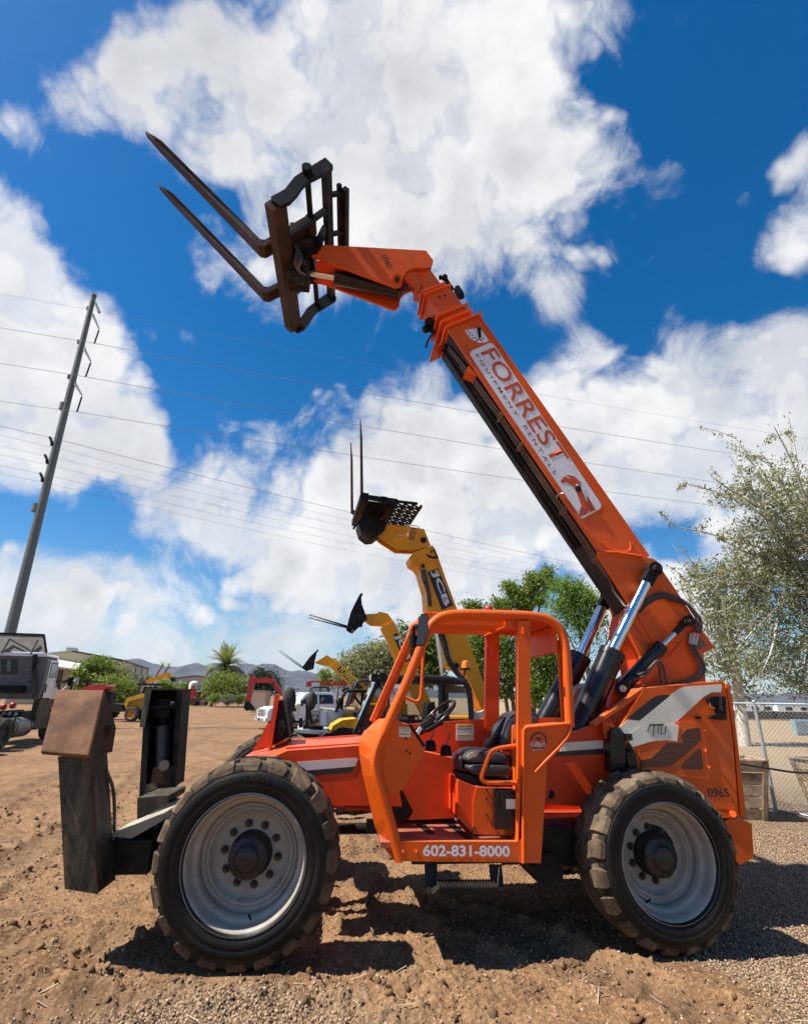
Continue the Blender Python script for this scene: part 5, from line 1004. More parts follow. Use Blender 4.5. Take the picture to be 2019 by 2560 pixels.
# ------------------------------------------------------------------ two more yellow telehandlers, further along the row
def far_handler(F, label, boom_pts, goose_pts, carr_pts, forks, vb, bwid, panel, lettering, cabu, wheels, group):
    r = thing('telehandler', label, 'telehandler', F.loc(), F.yaw, group)
    b = MB().prism(mix_pts(F, boom_pts, vb), vb, vb+bwid).build('boom', YEL, r, .01)
    g = MB().prism(mix_pts(F, goose_pts, vb+.04), vb+.04, vb+bwid-.04).build('gooseneck', YEL, r, .01)
    c_ = mix_pts(F, carr_pts, vb-.4); c2 = MB()
    c2.prism(c_, vb-.45, vb-.40).prism(c_, vb+bwid+.40, vb+bwid+.45)
    uu = [p[0] for p in c_]; lo = min(c_, key=lambda p: p[1]); hi = max(c_, key=lambda p: p[1])
    for f in (.03, .25, .5, .75, .97):
        p = (lo[0]+(hi[0]-lo[0])*f, lo[1]+(hi[1]-lo[1])*f); c2.box((p[0]+.04, vb+bwid/2, p[1]), (.09, bwid+.9, .09))
    for v in np.linspace(vb-.3, vb+bwid+.3, 7): c2.beam((lo[0]+.06, v, lo[1]), (hi[0]+.06, v, hi[1]), .03, .03)
    mid = (sum(uu)/len(uu)+.08, sum(p[1] for p in c_)/len(c_)-.15); c2.box((mid[0], vb+bwid/2, mid[1]), (.35, bwid, .45))
    c2 = c2.build('fork_carriage', BLKS, r)
    for (k, x0, y0, x1, y1), v in zip(forks, (vb-.3, vb+bwid+.3)):
        p, q = F.p3(k, x0, y0, v), F.p3(k, x1, y1, v); MB().beam(p, q, .10, .02, up=(0, 1, 0) if False else (0, 0, 1), w1=.12, h1=.06).build('fork', BLKS, c2)
    pn = MB().prism(mix_pts(F, panel[0], vb-.006), vb-.006, vb-.001).build('boom_letter_panel', BLKL, b)
    a, b_, h = panel[1]; pa_, pb_ = F.m(*a, vb-.012), F.m(*b_, vb-.012)
    text(lettering[0], 'boom_lettering', lettering[1], pn, pa_, pb_, h, vb-.012, bold=.03)
    wheelbase = wheels
    MB().bb((-.5, .45, .7), (wheelbase+.7, 2.0, 1.2)).build('chassis', BLKS, r, .03)
    MB().bb((wheelbase*.55, 1.4, 1.0), (wheelbase+.6, 2.1, 1.6)).build('engine_hood', YEL, r, .06)
    cb_ = MB()
    for v in (.15, 1.0):
        cb_.tube([(cabu-.1, v, 1.2), (cabu+.25, v, 2.35), (cabu+.4, v, 2.42), (cabu+1.35, v, 2.42), (cabu+1.5, v, 2.3), (cabu+1.5, v, 1.0)], .05, smooth=1)
    cb_.bb((cabu+.3, .15, 2.36), (cabu+1.45, 1.0, 2.43)).bb((cabu-.1, .15, .7), (cabu+1.5, 1.0, 1.25)); cb_ = cb_.build('cab', mat('matt_black_cab', ()), r)
    MB().add([(cabu-.08, .17, 1.25), (cabu+1.5, .17, 1.25), (cabu+1.5, .17, 2.3), (cabu+.3, .17, 2.36)], [(0, 1, 2, 3)]).build('side_window', GLASS, cb_)
    MB().add([(cabu-.1, .17, 1.2), (cabu+.27, .17, 2.36), (cabu+.27, .98, 2.36), (cabu-.1, .98, 1.2)], [(0, 1, 2, 3)]).build('windscreen', GLASS, cb_)
    for u_, v_, aw in ((0, 0, 0), (wheelbase, 0, 0), (0, 2.3, 1), (wheelbase, 2.3, 1)): far_wheel(.62, .40, r, (u_, v_, .60), YRIM, away=bool(aw), n=20)
    return r
GY = 'yellow telehandlers parked in a row behind the orange one'
J2 = Frame(-2.9, 20.0, .19)
far_handler(J2, 'second yellow telehandler, forks tilted level, its boom crossing behind the orange cab pillar', [('A2', 862, 290), ('A2', 935, 252), ('A2', 962, 300), ('A2', 1085, 565), ('A2', 1170, 760), ('A2', 1230, 900), ('A2', 1150, 900), ('A2', 1080, 760), ('A2', 985, 560), ('A2', 925, 430), ('A2', 905, 370), ('A2', 880, 330)],
 [('A2', 755, 210), ('A2', 830, 205), ('A2', 850, 193), ('A2', 900, 205), ('A2', 940, 258), ('A2', 875, 280), ('A2', 800, 275), ('A2', 760, 245)],
 [('A2', 663, 285), ('A2', 692, 170), ('A2', 735, 82), ('A2', 742, 150), ('A2', 775, 240), ('A2', 725, 285), ('A2', 692, 305)],
 [('A2', 422, 213, 668, 288), ('A2', 418, 230, 690, 302)], 1.3, .42,
 ([('A2', 928, 335), ('A2', 958, 322), ('A2', 1040, 490), ('A2', 1006, 505)], (('A2', 933, 340), ('A2', 1008, 495), .29)), ('JCB', WHT), 1.0, 2.9, GY)
J3 = Frame(-8.0, 37.0, .19)
far_handler(J3, 'third yellow telehandler, yellow letters on its lowered boom, behind the white pickup', [('A2', 548, 528), ('A2', 592, 494), ('A2', 640, 535), ('A2', 780, 660), ('A2', 900, 770), ('A2', 820, 780), ('A2', 700, 672), ('A2', 640, 610)],
 [('A2', 455, 505), ('A2', 530, 458), ('A2', 562, 480), ('A2', 592, 497), ('A2', 555, 530), ('A2', 505, 522)],
 [('A2', 378, 533), ('A2', 425, 470), ('A2', 472, 425), ('A2', 455, 500), ('A2', 450, 540), ('A2', 405, 552)],
 [('A2', 240, 427, 380, 530), ('A2', 235, 435, 376, 537)], 1.3, .42,
 ([('A2', 590, 548), ('A2', 612, 525), ('A2', 752, 655), ('A2', 735, 668), ('A2', 705, 660)], (('A2', 600, 556), ('A2', 702, 648), .45)), ('FORREST', YLET), 1.6, 3.1, GY)
# ------------------------------------------------------------------ roll-frame loader and the things parked beside it
LF = Frame(-1.15, 12.6, .15)
lo = thing('compact_loader', 'small grey loader with black roll frame and yellow side letters, behind orange hood', 'loader', LF.loc(), LF.yaw)
l3 = LF.p3
rf = MB()
for v in (.0, 1.2):
    rf.tube([l3('D5', 1100, 500, v), l3('D5', 1140, 400, v), l3('D5', 1195, 300, v), l3('D5', 1225, 245, v), l3('D5', 1290, 236, v), l3('D5', 1460, 238, v), l3('D5', 1500, 245, v)], .035, 8, smooth=1)
    rf.beam(l3('D5', 1438, 240, v), l3('D5', 1435, 480, v), .07, .07, up=(0, 1, 0)).beam(l3('D5', 1330, 300, v), l3('D5', 1420, 420, v), .05, .05, up=(0, 1, 0)).beam(l3('D5', 1190, 330, v), l3('D5', 1180, 480, v), .04, .05, up=(0, 1, 0))
a_ = l3('D5', 1225, 242, 0); b_ = l3('D5', 1500, 240, 0); rf.bb((a_.x, 0, a_.z-.02), (b_.x, 1.2, a_.z+.03))
rf.build('roll_frame', BLKS, lo)
MB().ball(l3('D5', 1150, 375, .0), .09, sc=(1, .5, 1)).ball(l3('D5', 1205, 225, .1), .06).ball(l3('D5', 1245, 215, .2), .05).build('loader_lamp', BLKS, lo)
lbp = [LF.m('D5', x, y, .0) for x, y in ((1062, 480), (1200, 470), (1410, 482), (1405, 600), (1180, 640), (1060, 640))]
lb_ = MB().prism(lbp, .0, 1.2).build('loader_body', GREY, lo, .03)
MB().prism([LF.m('D5', x, y, -.004) for x, y in ((1190, 512), (1370, 512), (1370, 560), (1190, 560))], -.004, 0).build('letter_strip', BLKL, lb_)
text('FORREST', 'side_lettering', YLET, lb_, LF.m('D5', 1195, 553, -.01), LF.m('D5', 1330, 553, -.01), .085, -.01, bold=.02)
MB().bb((LF.m('D5', 1240, 470, .3)[0], .3, LF.m('D5', 1240, 475, .3)[1]), (LF.m('D5', 1400, 470, .3)[0], .9, LF.m('D5', 1240, 450, .3)[1])).build('seat', YEL, lo, .03)
MB().prism([LF.m('D5', x, y, .2) for x, y in ((1110, 360), (1150, 330), (1200, 370), (1190, 470), (1120, 470))], .2, .9).build('control_tower', BLKS, lo, .03)
for u_ in (.25, 1.35):
    uu = LF.m('D5', 1080, 600, 0)[0]+u_; far_wheel(.38, .28, lo, (uu, -.1, .37), YRIM, n=18); far_wheel(.38, .28, lo, (uu, 1.35, .37), YRIM, n=18, away=True)
MB().bb((LF.m('D5', 1070, 600, 0)[0], .15, .25), (LF.m('D5', 1405, 600, 0)[0], 1.05, LF.m('D5', 1200, 640, 0)[1]+.05)).build('loader_chassis', BLKS, lo, .02)
CF_ = Frame(-1.9, 11.2, .12)
ct = thing('equipment_trailer', 'low grey trailer with upright black posts and worn oval pads, behind the red hood', 'trailer', CF_.loc(), CF_.yaw)
c3 = CF_.p3
dk = [CF_.m('D5', x, y, 0) for x, y in ((520, 722), (1000, 742), (1000, 790), (520, 762))]
MB().prism(dk, .0, 1.4).build('deck', GREY, ct, .01)
a_ = CF_.m('D5', 520, 765, 0)
MB().bb((a_[0]+.1, .1, .30), (a_[0]+2.2, .16, a_[1])).bb((a_[0]+.1, 1.24, .3), (a_[0]+2.2, 1.3, a_[1])).build('trailer_frame', BLKS, ct)
for u_ in (.75, 1.35): far_wheel(.30, .2, ct, (a_[0]+u_, -.12, .29), GREY, lugs=False, n=18); far_wheel(.30, .2, ct, (a_[0]+u_, 1.52, .29), GREY, lugs=False, n=18, away=True)
for x0, y0, x1, y1, w_ in ((742, 390, 742, 700, .06), (662, 580, 662, 700, .07), (650, 770, 650, 830, .07)): MB().beam(c3('D5', x0, y0, .1), c3('D5', x1, y1, .1), w_, w_, up=(0, 1, 0)).build('post', BLKS, ct)
MB().cyl(c3('D5', 520, 695, .2), c3('D5', 620, 695, .2), .045).cyl(c3('D5', 770, 700, .2), c3('D5', 945, 708, .2), .055).beam(c3('D5', 690, 690, .2), c3('D5', 780, 690, .2), .1, .08).build('roller', BLKS, ct, .01)
for x, y0, y1, r_ in ((795, 240, 490, .10), (945, 322, 405, .05)):
    a = c3('D5', x+8, y0, .1); b = c3('D5', x-8, y1, .1); md_ = (a+b)/2; h_ = (a-b).length/2
    MB().ball(tuple(md_), h_, 14, 10, sc=(r_/h_, .35, 1)).build('oval_pad', BTYRE, ct)
MB().tube([c3('D5', 795, 690, .1), c3('D5', 830, 740, .1), c3('D5', 850, 800, .1), c3('D5', 870, 840, .1)], .045, smooth=1).build('black_arm', BLKS, ct)
MB().beam(c3('D5', 765, 480, .1), c3('D5', 800, 640, .1), .07, .10, up=(0, 1, 0)).beam(c3('D5', 735, 620, .1), c3('D5', 800, 560, .1), .06, .08, up=(0, 1, 0)).build('pad_arm', BLKS, ct)
mb_ = tag(MB().prism([CF_.m('D5', x, y, .15) for x, y in ((892, 462), (905, 455), (1062, 470), (1062, 690), (890, 680))], .15, .75).build('metal_cabinet', mat('pale_green_grey_steel', (.46, .50, .44), .5, dirt=(.3, .25, .17), damt=.3), None, .012), 'pale grey-green steel cabinet standing on the low grey trailer', 'cabinet')
mb_.location = CF_.loc(); mb_.rotation_euler = (0, 0, CF_.yaw)
MB().prism([CF_.m('D5', x, y, .13) for x, y in ((910, 485), (985, 490), (980, 670), (912, 668))], .13, .15).build('cabinet_door', WHTP, mb_, .005)
# big upright worn pad with yellow mark, standing behind the fin
uf = Frame(-1.9, 9.0, .12)
up_t = thing('upright_pad', 'tall worn black oval pad standing on end behind the orange fin', 'pad', uf.loc(), uf.yaw)
a = uf.p3('D5', 520, 185, 0); b = uf.p3('D5', 480, 545, 0); md_ = (a+b)/2; h_ = (a-b).length/2
MB().ball(((a.x+b.x)/2, .25, (a.z+b.z)/2), h_, 18, 12, sc=(.115/h_, .25, 1)).build('pad', BTYRE, up_t)
MB().prism([uf.m('D5', x, y, .1) for x, y in ((470, 390), (490, 410), (485, 480), (465, 440))], .09, .11).build('yellow_mark', YEL, up_t)
MB().cyl((b.x, .25, .0), (b.x, .25, b.z), .06).cyl((b.x, .25, 0), (b.x, .25, .05), .3).build('pad_stand', BLKS, up_t)
# ------------------------------------------------------------------ white pickup
pk_y = .56; pc0 = at_depth('D5', 248, 600, 31.0)
pk = thing('pickup_truck', 'white crew cab pickup truck with a dark lettered band on its door, facing left', 'pickup truck', (pc0.x, pc0.y, 0), pk_y)
def side(pts): return pts
body = [(-.05, .52), (-.03, .95), (.05, 1.12), (.35, 1.22), (1.45, 1.32), (1.62, 1.34), (4.15, 1.36), (4.2, 1.38), (6.2, 1.36), (6.25, .62), (5.75, .55), (5.55, .92), (5.15, 1.02), (4.75, .92), (4.55, .50), (1.65, .50), (1.48, .92), (1.08, 1.02), (.68, .92), (.48, .52)]
bo = MB().prism(body, 0, 2.03)
bo = bo.build('body', WHTP, pk, .05, 3)
gh = [(1.55, 1.34), (2.25, 1.98), (2.45, 2.05), (3.85, 2.06), (4.05, 1.98), (4.18, 1.36)]
gm = MB(); n = len(gh)
lo_ = [(u, .02+.14*(w-1.34)/.7, w) for u, w in gh]; hi_ = [(u, 2.01-.14*(w-1.34)/.7, w) for u, w in gh]
gm.add(lo_+hi_, [list(range(n))[::-1], list(range(n, 2*n))]+[(i, (i+1) % n, n+(i+1) % n, n+i) for i in range(n)]).build('cab_top', WHTP, pk, .03, 2)
def sidepane(name, pts, mt=DGLASS):
    MB().add([(u, -.008+.14*(w-1.34)/.7+.015, w) for u, w in pts], [list(range(len(pts)))]).build(name, mt, pk)
sidepane('front_window', [(1.85, 1.40), (2.35, 1.88), (2.92, 1.92), (2.92, 1.40)])
sidepane('rear_window', [(3.05, 1.40), (3.05, 1.92), (3.80, 1.92), (3.92, 1.85), (3.98, 1.42)])
MB().add([(1.60, .15, 1.37), (1.60, 1.88, 1.37), (2.23, 1.76, 1.94), (2.23, .27, 1.94)], [(0, 3, 2, 1)]).build('windscreen', mat('blue_reflecting_glass', (.12, .25, .34), .08, var=.1), pk)
for u in (1.72, 2.98, 4.12): MB().bb((u, -.006, .62), (u+.015, .01, 1.34)).build('door_seam', BLKL, pk)
for u in (2.78, 3.92): MB().bb((u, -.04, 1.18), (u+.2, .01, 1.22)).build('door_handle', CHROME, pk, .008)
gr = MB().bb((-.085, .42, .72), (-.03, 1.62, 1.10)).build('grille', GREY, pk, .02)
for j in range(4): MB().bb((-.10, .45, .76+.09*j), (-.08, 1.58, .80+.09*j)).build('grille_bar', CHROME, gr)
MB().bb((-.16, .02, .46), (.12, 2.01, .68)).build('front_bumper', WHTP, pk, .03)
MB().bb((-.17, .35, .50), (-.15, .62, .60)).build('bumper_inlet', BLKL, pk).parent = pk
MB().bb((-.17, .85, .48), (-.15, 1.25, .60)).build('bumper_inlet', BLKL, pk)
for v in (.06, 1.66): MB().bb((-.06, v, .74), (.12, v+.32, 1.06)).build('headlight', mat('headlight_lens', (.62, .60, .52), .12), pk, .02)
MB().bb((1.78, -.30, 1.30), (1.92, -.02, 1.62)).build('wing_mirror', mat('black_plastic', (.03, .03, .03), .4), pk, .03)
MB().bb((1.70, -.29, 1.36), (1.78, -.03, 1.60)).build('mirror_cap', WHTP, pk, .03)
dd_ = MB().bb((2.62, -.004, .80), (4.3, .0, 1.02)).build('door_letter_panel', mat('dark_navy_print', (.03, .035, .06), .5), pk)
text('FORREST', 'door_lettering', WHT, dd_, (2.68, .84), (4.2, .84), .14, -.008, bold=.03)
MB().bb((1.32, -.006, .98), (1.62, .0, 1.2)).build('fender_vent', BLKL, pk)
text('SERVICE', 'door_lettering', BLKL, dd_, (1.9, .78), (2.5, .78), .035, -.006)
for u in (1.08, 5.15):
    far_wheel(.41, .28, pk, (u, -.02, .41), GREY, lugs=False, n=22); far_wheel(.41, .28, pk, (u, 2.05, .41), GREY, lugs=False, n=22, away=True)
MB().bb((.6, .3, .35), (5.9, 1.7, .60)).build('underbody', BLKS, pk)
# ------------------------------------------------------------------ red mini excavator
EF = Frame(*(at_depth('A1', 1540, 600, 54.0).xy), .1)
ex = thing('mini_excavator', 'red mini excavator with arched boom and bucket on the ground, behind the white pickup', 'excavator', EF.loc(), EF.yaw)
e3, em = EF.p3, EF.m
ar = [em(k, x, y, .8) for k, x, y in (('A1', 1538, 468), ('A1', 1560, 478), ('A1', 1620, 472), ('A1', 1662, 478), ('A1', 1690, 510), ('A2', 275, 720), ('A2', 245, 705), ('A2', 190, 632), ('A1', 1650, 508), ('A1', 1570, 505), ('A1', 1530, 490))]
bo_ = MB().prism(ar, .8, 1.1).build('boom', REDP, ex, .02)
MB().prism([em('A1', x, y, .78) for x, y in ((1520, 472), (1545, 456), (1556, 482), (1540, 560), (1520, 640), (1495, 632), (1508, 560))], .78, 1.12).build('dipper_arm', REDP, ex, .02)
text('digger', 'boom_lettering', WHT, bo_, em('A1', 1588, 496, .79), em('A1', 1635, 497, .79), .18, .79) if False else None
MB().cyl(e3('A1', 1650, 560, .7), e3('A1', 1668, 500, .7), .06).build('boom_cylinder', BLKS, ex)
bk_ = [em('A1', x, y, .6) for x, y in ((1490, 625), (1516, 618), (1538, 645), (1552, 662), (1550, 678), (1525, 672), (1503, 678), (1486, 662))]
MB().prism(bk_, .6, 1.3).build('bucket', BLKS, ex, .02)
b0 = em('A2', 250, 720, .9)
MB().bb((b0[0]-.1, .2, .75), (b0[0]+1.9, 1.7, 1.5)).build('house', REDP, ex, .08, 3)
for v in (.1, 1.45): MB().prism([(b0[0]-.2, .25), (b0[0], .05), (b0[0]+1.8, .05), (b0[0]+2.0, .25), (b0[0]+1.9, .5), (b0[0]-.1, .5)], v, v+.4).build('track', BTYRE, ex, .05)
ec = MB()
for u in (.7, 1.5):
    for v in (.4, 1.5): ec.beam((b0[0]+u, v, 1.5), (b0[0]+u, v, 2.45), .06, .06)
ec.bb((b0[0]+.6, .3, 2.42), (b0[0]+1.7, 1.6, 2.5)); ec.build('canopy', BLKS, ex)
tb_ = at_depth('A1', 1580, 600, 62.0); a_, b__ = at_depth('A1', 1537, 556, 62), at_depth('A1', 1625, 556, 62)
bx_ = MB().bb((0, 0, 0), (b__.x-a_.x, 2.2, a_.z)); bx_.bb((-.03, -.02, a_.z), (b__.x-a_.x+.03, 2.2, a_.z+.06)); tag(bx_.build('storage_box', TANM, None, .02, loc=(a_.x, 62, 0)), 'plain tan storage box standing behind the red mini excavator', 'box')
# red lattice arm beyond the pickup
RF = Frame(*(at_depth('D5', 760, 200, 42.0).xy), .1)
ra = thing('red_conveyor', 'red lattice conveyor arm held level behind the white pickup roof', 'conveyor', RF.loc(), RF.yaw)
r3, rm = RF.p3, RF.m
MB().prism([rm('D5', x, y, 0) for x, y in ((735, 120), (790, 115), (792, 185), (725, 185))], 0, .6).build('head_box', REDP, ra, .02)
lt_ = MB(); P0, P1, Q0, Q1 = r3('D5', 790, 122, .1), r3('D5', 1230, 132, .1), r3('D5', 940, 160, .1), r3('D5', 1230, 165, .1)
lt_.beam(P0, P1, .10, .12).beam(Q0, Q1, .08, .10)
for i in range(12):
    f = i/12; a = Q0.lerp(Q1, f); b = Vector((a.x+(.25 if i % 2 else -.1), a.y, P0.lerp(P1, .35+.65*f).z)); lt_.beam(a, b, .05, .05)
lt_.build('lattice_arm', REDP, ra)
MB().bb((2.5, -.2, 0), (5.0, 1.2, 1.3)).build('conveyor_base', DKRED, ra, .05)
MB().beam((3.2, .3, 1.2), (4.0, .3, P1.z+.1), .3, .3).beam((.15, .3, 0.0), (.15, .3, rm('D5', 760, 180, 0)[1]), .12, .12).build('support_mast', REDP, ra)
# ------------------------------------------------------------------ semi truck on the left
TF = Frame(*(at_depth('D4', 612, 1110, 21.0).xy), .27)
tr = thing('semi_truck', 'white semi truck seen from behind on the left, tan roof deflector on its cab', 'truck', TF.loc(), TF.yaw)
q3, qm = TF.p3, TF.m
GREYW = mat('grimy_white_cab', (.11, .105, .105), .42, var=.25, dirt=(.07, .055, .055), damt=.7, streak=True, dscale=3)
zt = qm('D4', 600, 395, 0)[1]; zb = qm('D4', 600, 1110, 0)[1]
cabp = [(-2.35, zb), (0, zb), (.05, zb+.4), (.05, zt-.15), (-.08, zt), (-2.27, zt), (-2.4, zt-.15), (-2.4, zb+.4)]
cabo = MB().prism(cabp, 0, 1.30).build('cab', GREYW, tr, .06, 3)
MB().prism([(-2.40, zt-.02), (.04, zt-.02), (-.05, zt+.10), (-2.3, zt+.10)], -.05, 1.38).build('cab_roof', WHTP, tr, .05, 3)
# back wall: window, ribs
MB().prism([qm('D4', x, y, -.012) for x, y in ((20, 450), (285, 455), (285, 690), (10, 690))], -.012, 0).build('back_window', BLKG, cabo)
MB().prism([qm('D4', x, y, -.02) for x, y in ((120, 470), (180, 470), (175, 640), (110, 640))], -.018, -.013).build('back_window_pane', mat('dim_green_glass', (.10, .13, .12), .2), cabo)
for y0, y1, x0, x1 in ((520, 560, 300, 530), (600, 640, 300, 520), (700, 750, 0, 490), (790, 830, 0, 470), (410, 435, 0, 520), (655, 685, 300, 515)):
    MB().prism([qm('D4', x0, y0, -.04), qm('D4', x1, y0, -.04), qm('D4', x1, y1, -.04), qm('D4', x0, y1, -.04)], -.04, -.005).build('back_rib', GREYW, cabo, .02)
MB().beam(q3('D4', 560, 380, -.05), q3('D4', 560, 900, -.05), .06, .10).beam(q3('D4', 590, 370, -.06), q3('D4', 600, 520, -.06), .06, .08).build('exhaust_stack', BLKS, tr)
MB().prism([qm('D4', x, y, -.03) for x, y in ((10, 880), (435, 885), (400, 1000), (20, 1000))], -.35, -.02).build('deck_box', BLKS, tr, .03)
MB().prism([qm('D4', x, y, -.03) for x, y in ((530, 820), (600, 600), (610, 1110), (560, 1110))], -.2, -.02).build('side_extender', DKSTEEL, tr, .02)
# right side: door, window, mirror, step
sx = .052
MB().bb((sx, .30, zb+.05), (sx+.02, 1.22, zt-.12)).build('door', WHTP, tr, .02)
wz = zb+(zt-zb)*.52
MB().bb((sx+.02, .50, wz), (sx+.03, 1.10, zt-.25)).build('door_window', mat('pale_blue_window', (.26, .36, .40), .08, var=.2), tr, .005)
MB().bb((sx+.02, .42, wz-.02), (sx+.024, 1.16, zt-.2)).build('window_frame', BLKL, tr)
MB().bb((sx+.03, .30, zb+.25), (sx+.06, .36, zb+.55)).build('door_handle', BLKL, tr)
mr_ = MB().bb((.45, 1.55, wz-.30), (.62, 1.72, wz+.05)); mr_.tube([(.05, 1.5, wz-.35), (.3, 1.6, wz-.1), (.5, 1.65, wz)], .03); mr_.build('mirror', BLKS, tr, .02)
MB().tube([(.2, 1.9, wz-.5), (.45, 2.0, wz-.2), (.62, 2.1, wz-.02)], .035).bb((.58, 2.0, wz-.25), (.68, 2.2, wz+.02)).build('hood_mirror', GREY, tr, .02)
MB().hexa([(-2.0, 1.30, zb), (-.1, 1.30, zb), (-.25, 3.0, zb), (-1.9, 3.0, zb), (-2.1, 1.30, wz), (-.0, 1.30, wz), (-.3, 3.0, wz-.35), (-1.8, 3.0, wz-.35)]).build('hood', WHTP, tr, .08, 3)
MB().bb((-.15, .1, .50), (.06, 1.5, zb)).bb((-.15, .1, .50), (.14, 1.5, .56)).bb((-.15, .1, .85), (.10, 1.5, .90)).build('side_step', DKSTEEL, tr, .02)
# deflector on the roof
da = [q3('D4', -120, 15, .2), q3('D4', 722, 45, .2), q3('D4', 765, 340, -.1), q3('D4', -140, 315, -.1)]
nrm = Vector((0, .05, .02))
DEFL = mat('tan_deflector', (.15, .13, .10), .6, var=.25, dirt=(.12, .09, .07), damt=.5)
MB().hexa([da[3], da[2], da[2]+nrm*1.5, da[3]+nrm*1.5, da[0], da[1], da[1]+nrm, da[0]+nrm]).build('roof_deflector', DEFL, tr, .01)
MB().beam(da[0]-nrm*.3, da[1]-nrm*.3, .06, .06).beam(da[1]-nrm*.3, da[2]-nrm*.3, .06, .06).build('deflector_rim', BLKS, tr)
for (x0, y0, x1, y1) in ((165, 110, 20, 360), (175, 125, 500, 310), (625, 130, 500, 370)):
    MB().beam(q3('D4', x0, y0, .0), q3('D4', x1, y1, -.15), .035, .035).build('deflector_strut', BLKS, tr)
# frame rails, tanks, wheels behind the cab
MB().bb((-1.7, -6.2, .85), (-1.5, 3.4, 1.12)).bb((-.85, -6.2, .85), (-.65, 3.4, 1.12)).build('frame_rail', BLKS, tr)
MB().bb((-1.75, -3.6, 1.12), (-.6, -2.4, 1.25)).build('fifth_wheel', BLKS, tr, .04)
rd = MB()
for j in range(6): rd.ball((-1.8+.28*j, -1.0, 1.32+.05*(j % 2)), .12)
rd.build('red_hose_coil', REDP, tr)
lr = MB().bb((-2.3, -.95, .98), (-.05, -.85, 1.16)).build('light_bar', BLKS, tr)
for j in range(6): MB().cyl((-.25-.2*j, -.97, 1.08), (-.25-.2*j, -.95, 1.08), .06, n=12).build('marker_light', GREY, lr)
MB().cyl((-.28, -1.55, .62), (-.28, .05, .62), .34, n=24).build('fuel_tank', mat('dull_aluminium', (.20, .195, .185), .5, .4, dirt=(.12, .10, .08), damt=.5), tr, .03)
for v in (-1.45, -.15): MB().lathe([(.345, v), (.352, v+.01), (.352, v+.06), (.345, v+.07)], 24, axis='y', c=(-.28, 0, .62)).build('tank_strap', BLKS, tr)
for v in (-3.6, -2.25):
    for u, s in ((.04, 1), (-2.4, -1)):
        w_ = far_wheel(.51, .55, tr, (u, v, .51), DKSTEEL, lugs=False, n=28); w_.rotation_euler = (0, 0, math.pi/2 if s > 0 else -math.pi/2)
for u, s in ((.0, 1), (-2.36, -1)):
    w_ = far_wheel(.51, .30, tr, (u, 2.3, .51), GREY, lugs=False, n=24); w_.rotation_euler = (0, 0, math.pi/2 if s > 0 else -math.pi/2)
MB().tube([(.0, -1.6, .5), (.02, -1.7, 1.0), (.0, -2.2, 1.12), (.0, -2.8, 1.12), (.02, -2.9, .9)], .02).build('mudguard_rail', BLKS, tr)
# ------------------------------------------------------------------ yellow skid steer, far machines on the left
SF = Frame(*(at_depth('A1', 770, 680, 38.0).xy), -.1)
sk = thing('skid_steer', 'yellow skid steer loader with black cab, half hidden by the rear stabilizer', 'loader', SF.loc(), SF.yaw)
s3, smm = SF.p3, SF.m
YDUST = mat('dusty_yellow_paint', (.46, .24, .03), .6, spec=.2, var=.12, dirt=(.30, .19, .09), damt=.5)
MB().prism([smm('A1', x, y, .3) for x, y in ((752, 655), (765, 610), (840, 585), (960, 560), (1010, 580), (1010, 660), (900, 672), (790, 672))], .3, 1.5).build('body', YDUST, sk, .04)
MB().prism([smm('A1', x, y, .2) for x, y in ((760, 640), (775, 598), (870, 572), (1000, 552), (1000, 570), (880, 595), (790, 618), (775, 650))], .15, .3).build('lift_arm', YDUST, sk, .02)
cb2 = MB()
for v in (.4, 1.4):
    cb2.beam(s3('A1', 845, 590, v), s3('A1', 850, 512, v), .08, .08).beam(s3('A1', 940, 575, v), s3('A1', 945, 515, v), .08, .08)
a_, b__ = smm('A1', 835, 508, .4), smm('A1', 955, 520, .4)
cb2.bb((a_[0], .35, b__[1]-.02), (b__[0], 1.45, a_[1])).prism([smm('A1', x, y, .9) for x, y in ((850, 590), (880, 530), (940, 530), (945, 590))], .9, 1.4); cb2.build('cab', BLKS, sk, .02)
for x in (805, 1010):
    c_ = smm('A1', x, 655, 0); far_wheel(.50, .3, sk, (c_[0], 0, .5), YRIM, n=22); far_wheel(.50, .3, sk, (c_[0], 1.8, .5), YRIM, n=22, away=True)
MB().prism([smm('A1', x, y, .2) for x, y in ((665, 640), (690, 630), (752, 640), (760, 672), (690, 685), (665, 680))], .0, 1.8).build('bucket', BLKS, sk, .02)
# reclining yellow boom machine further back
HF = Frame(*(at_depth('A1', 900, 520, 66.0).xy), .1)
hb_ = thing('boom_lift', 'yellow machine with bent boom raised to the right, beyond the skid steer', 'lift', HF.loc(), HF.yaw)
MB().prism([HF.m('A1', x, y, .5) for x, y in ((882, 492), (905, 485), (1000, 448), (1025, 442), (1032, 470), (1015, 470), (900, 508))], .5, 1.0).build('boom', YEL, hb_, .03)
MB().prism([HF.m('A1', x, y, .55) for x, y in ((1015, 446), (1032, 442), (1052, 478), (1045, 492), (1030, 485))], .55, .95).build('boom_tip', YEL, hb_, .02)
MB().prism([HF.m('A1', x, y, .4) for x, y in ((1040, 478), (1060, 470), (1062, 495), (1045, 500))], .3, 1.2).build('boom_head', BLKS, hb_)
MB().bb((-1.6, .0, .6), (1.2, 1.8, 1.7)).build('body', YEL, hb_, .1)
for u in (-1.2, .9): far_wheel(.55, .4, hb_, (u, -.1, .55), YRIM, n=18); far_wheel(.55, .4, hb_, (u, 1.9, .55), YRIM, n=18, away=True)
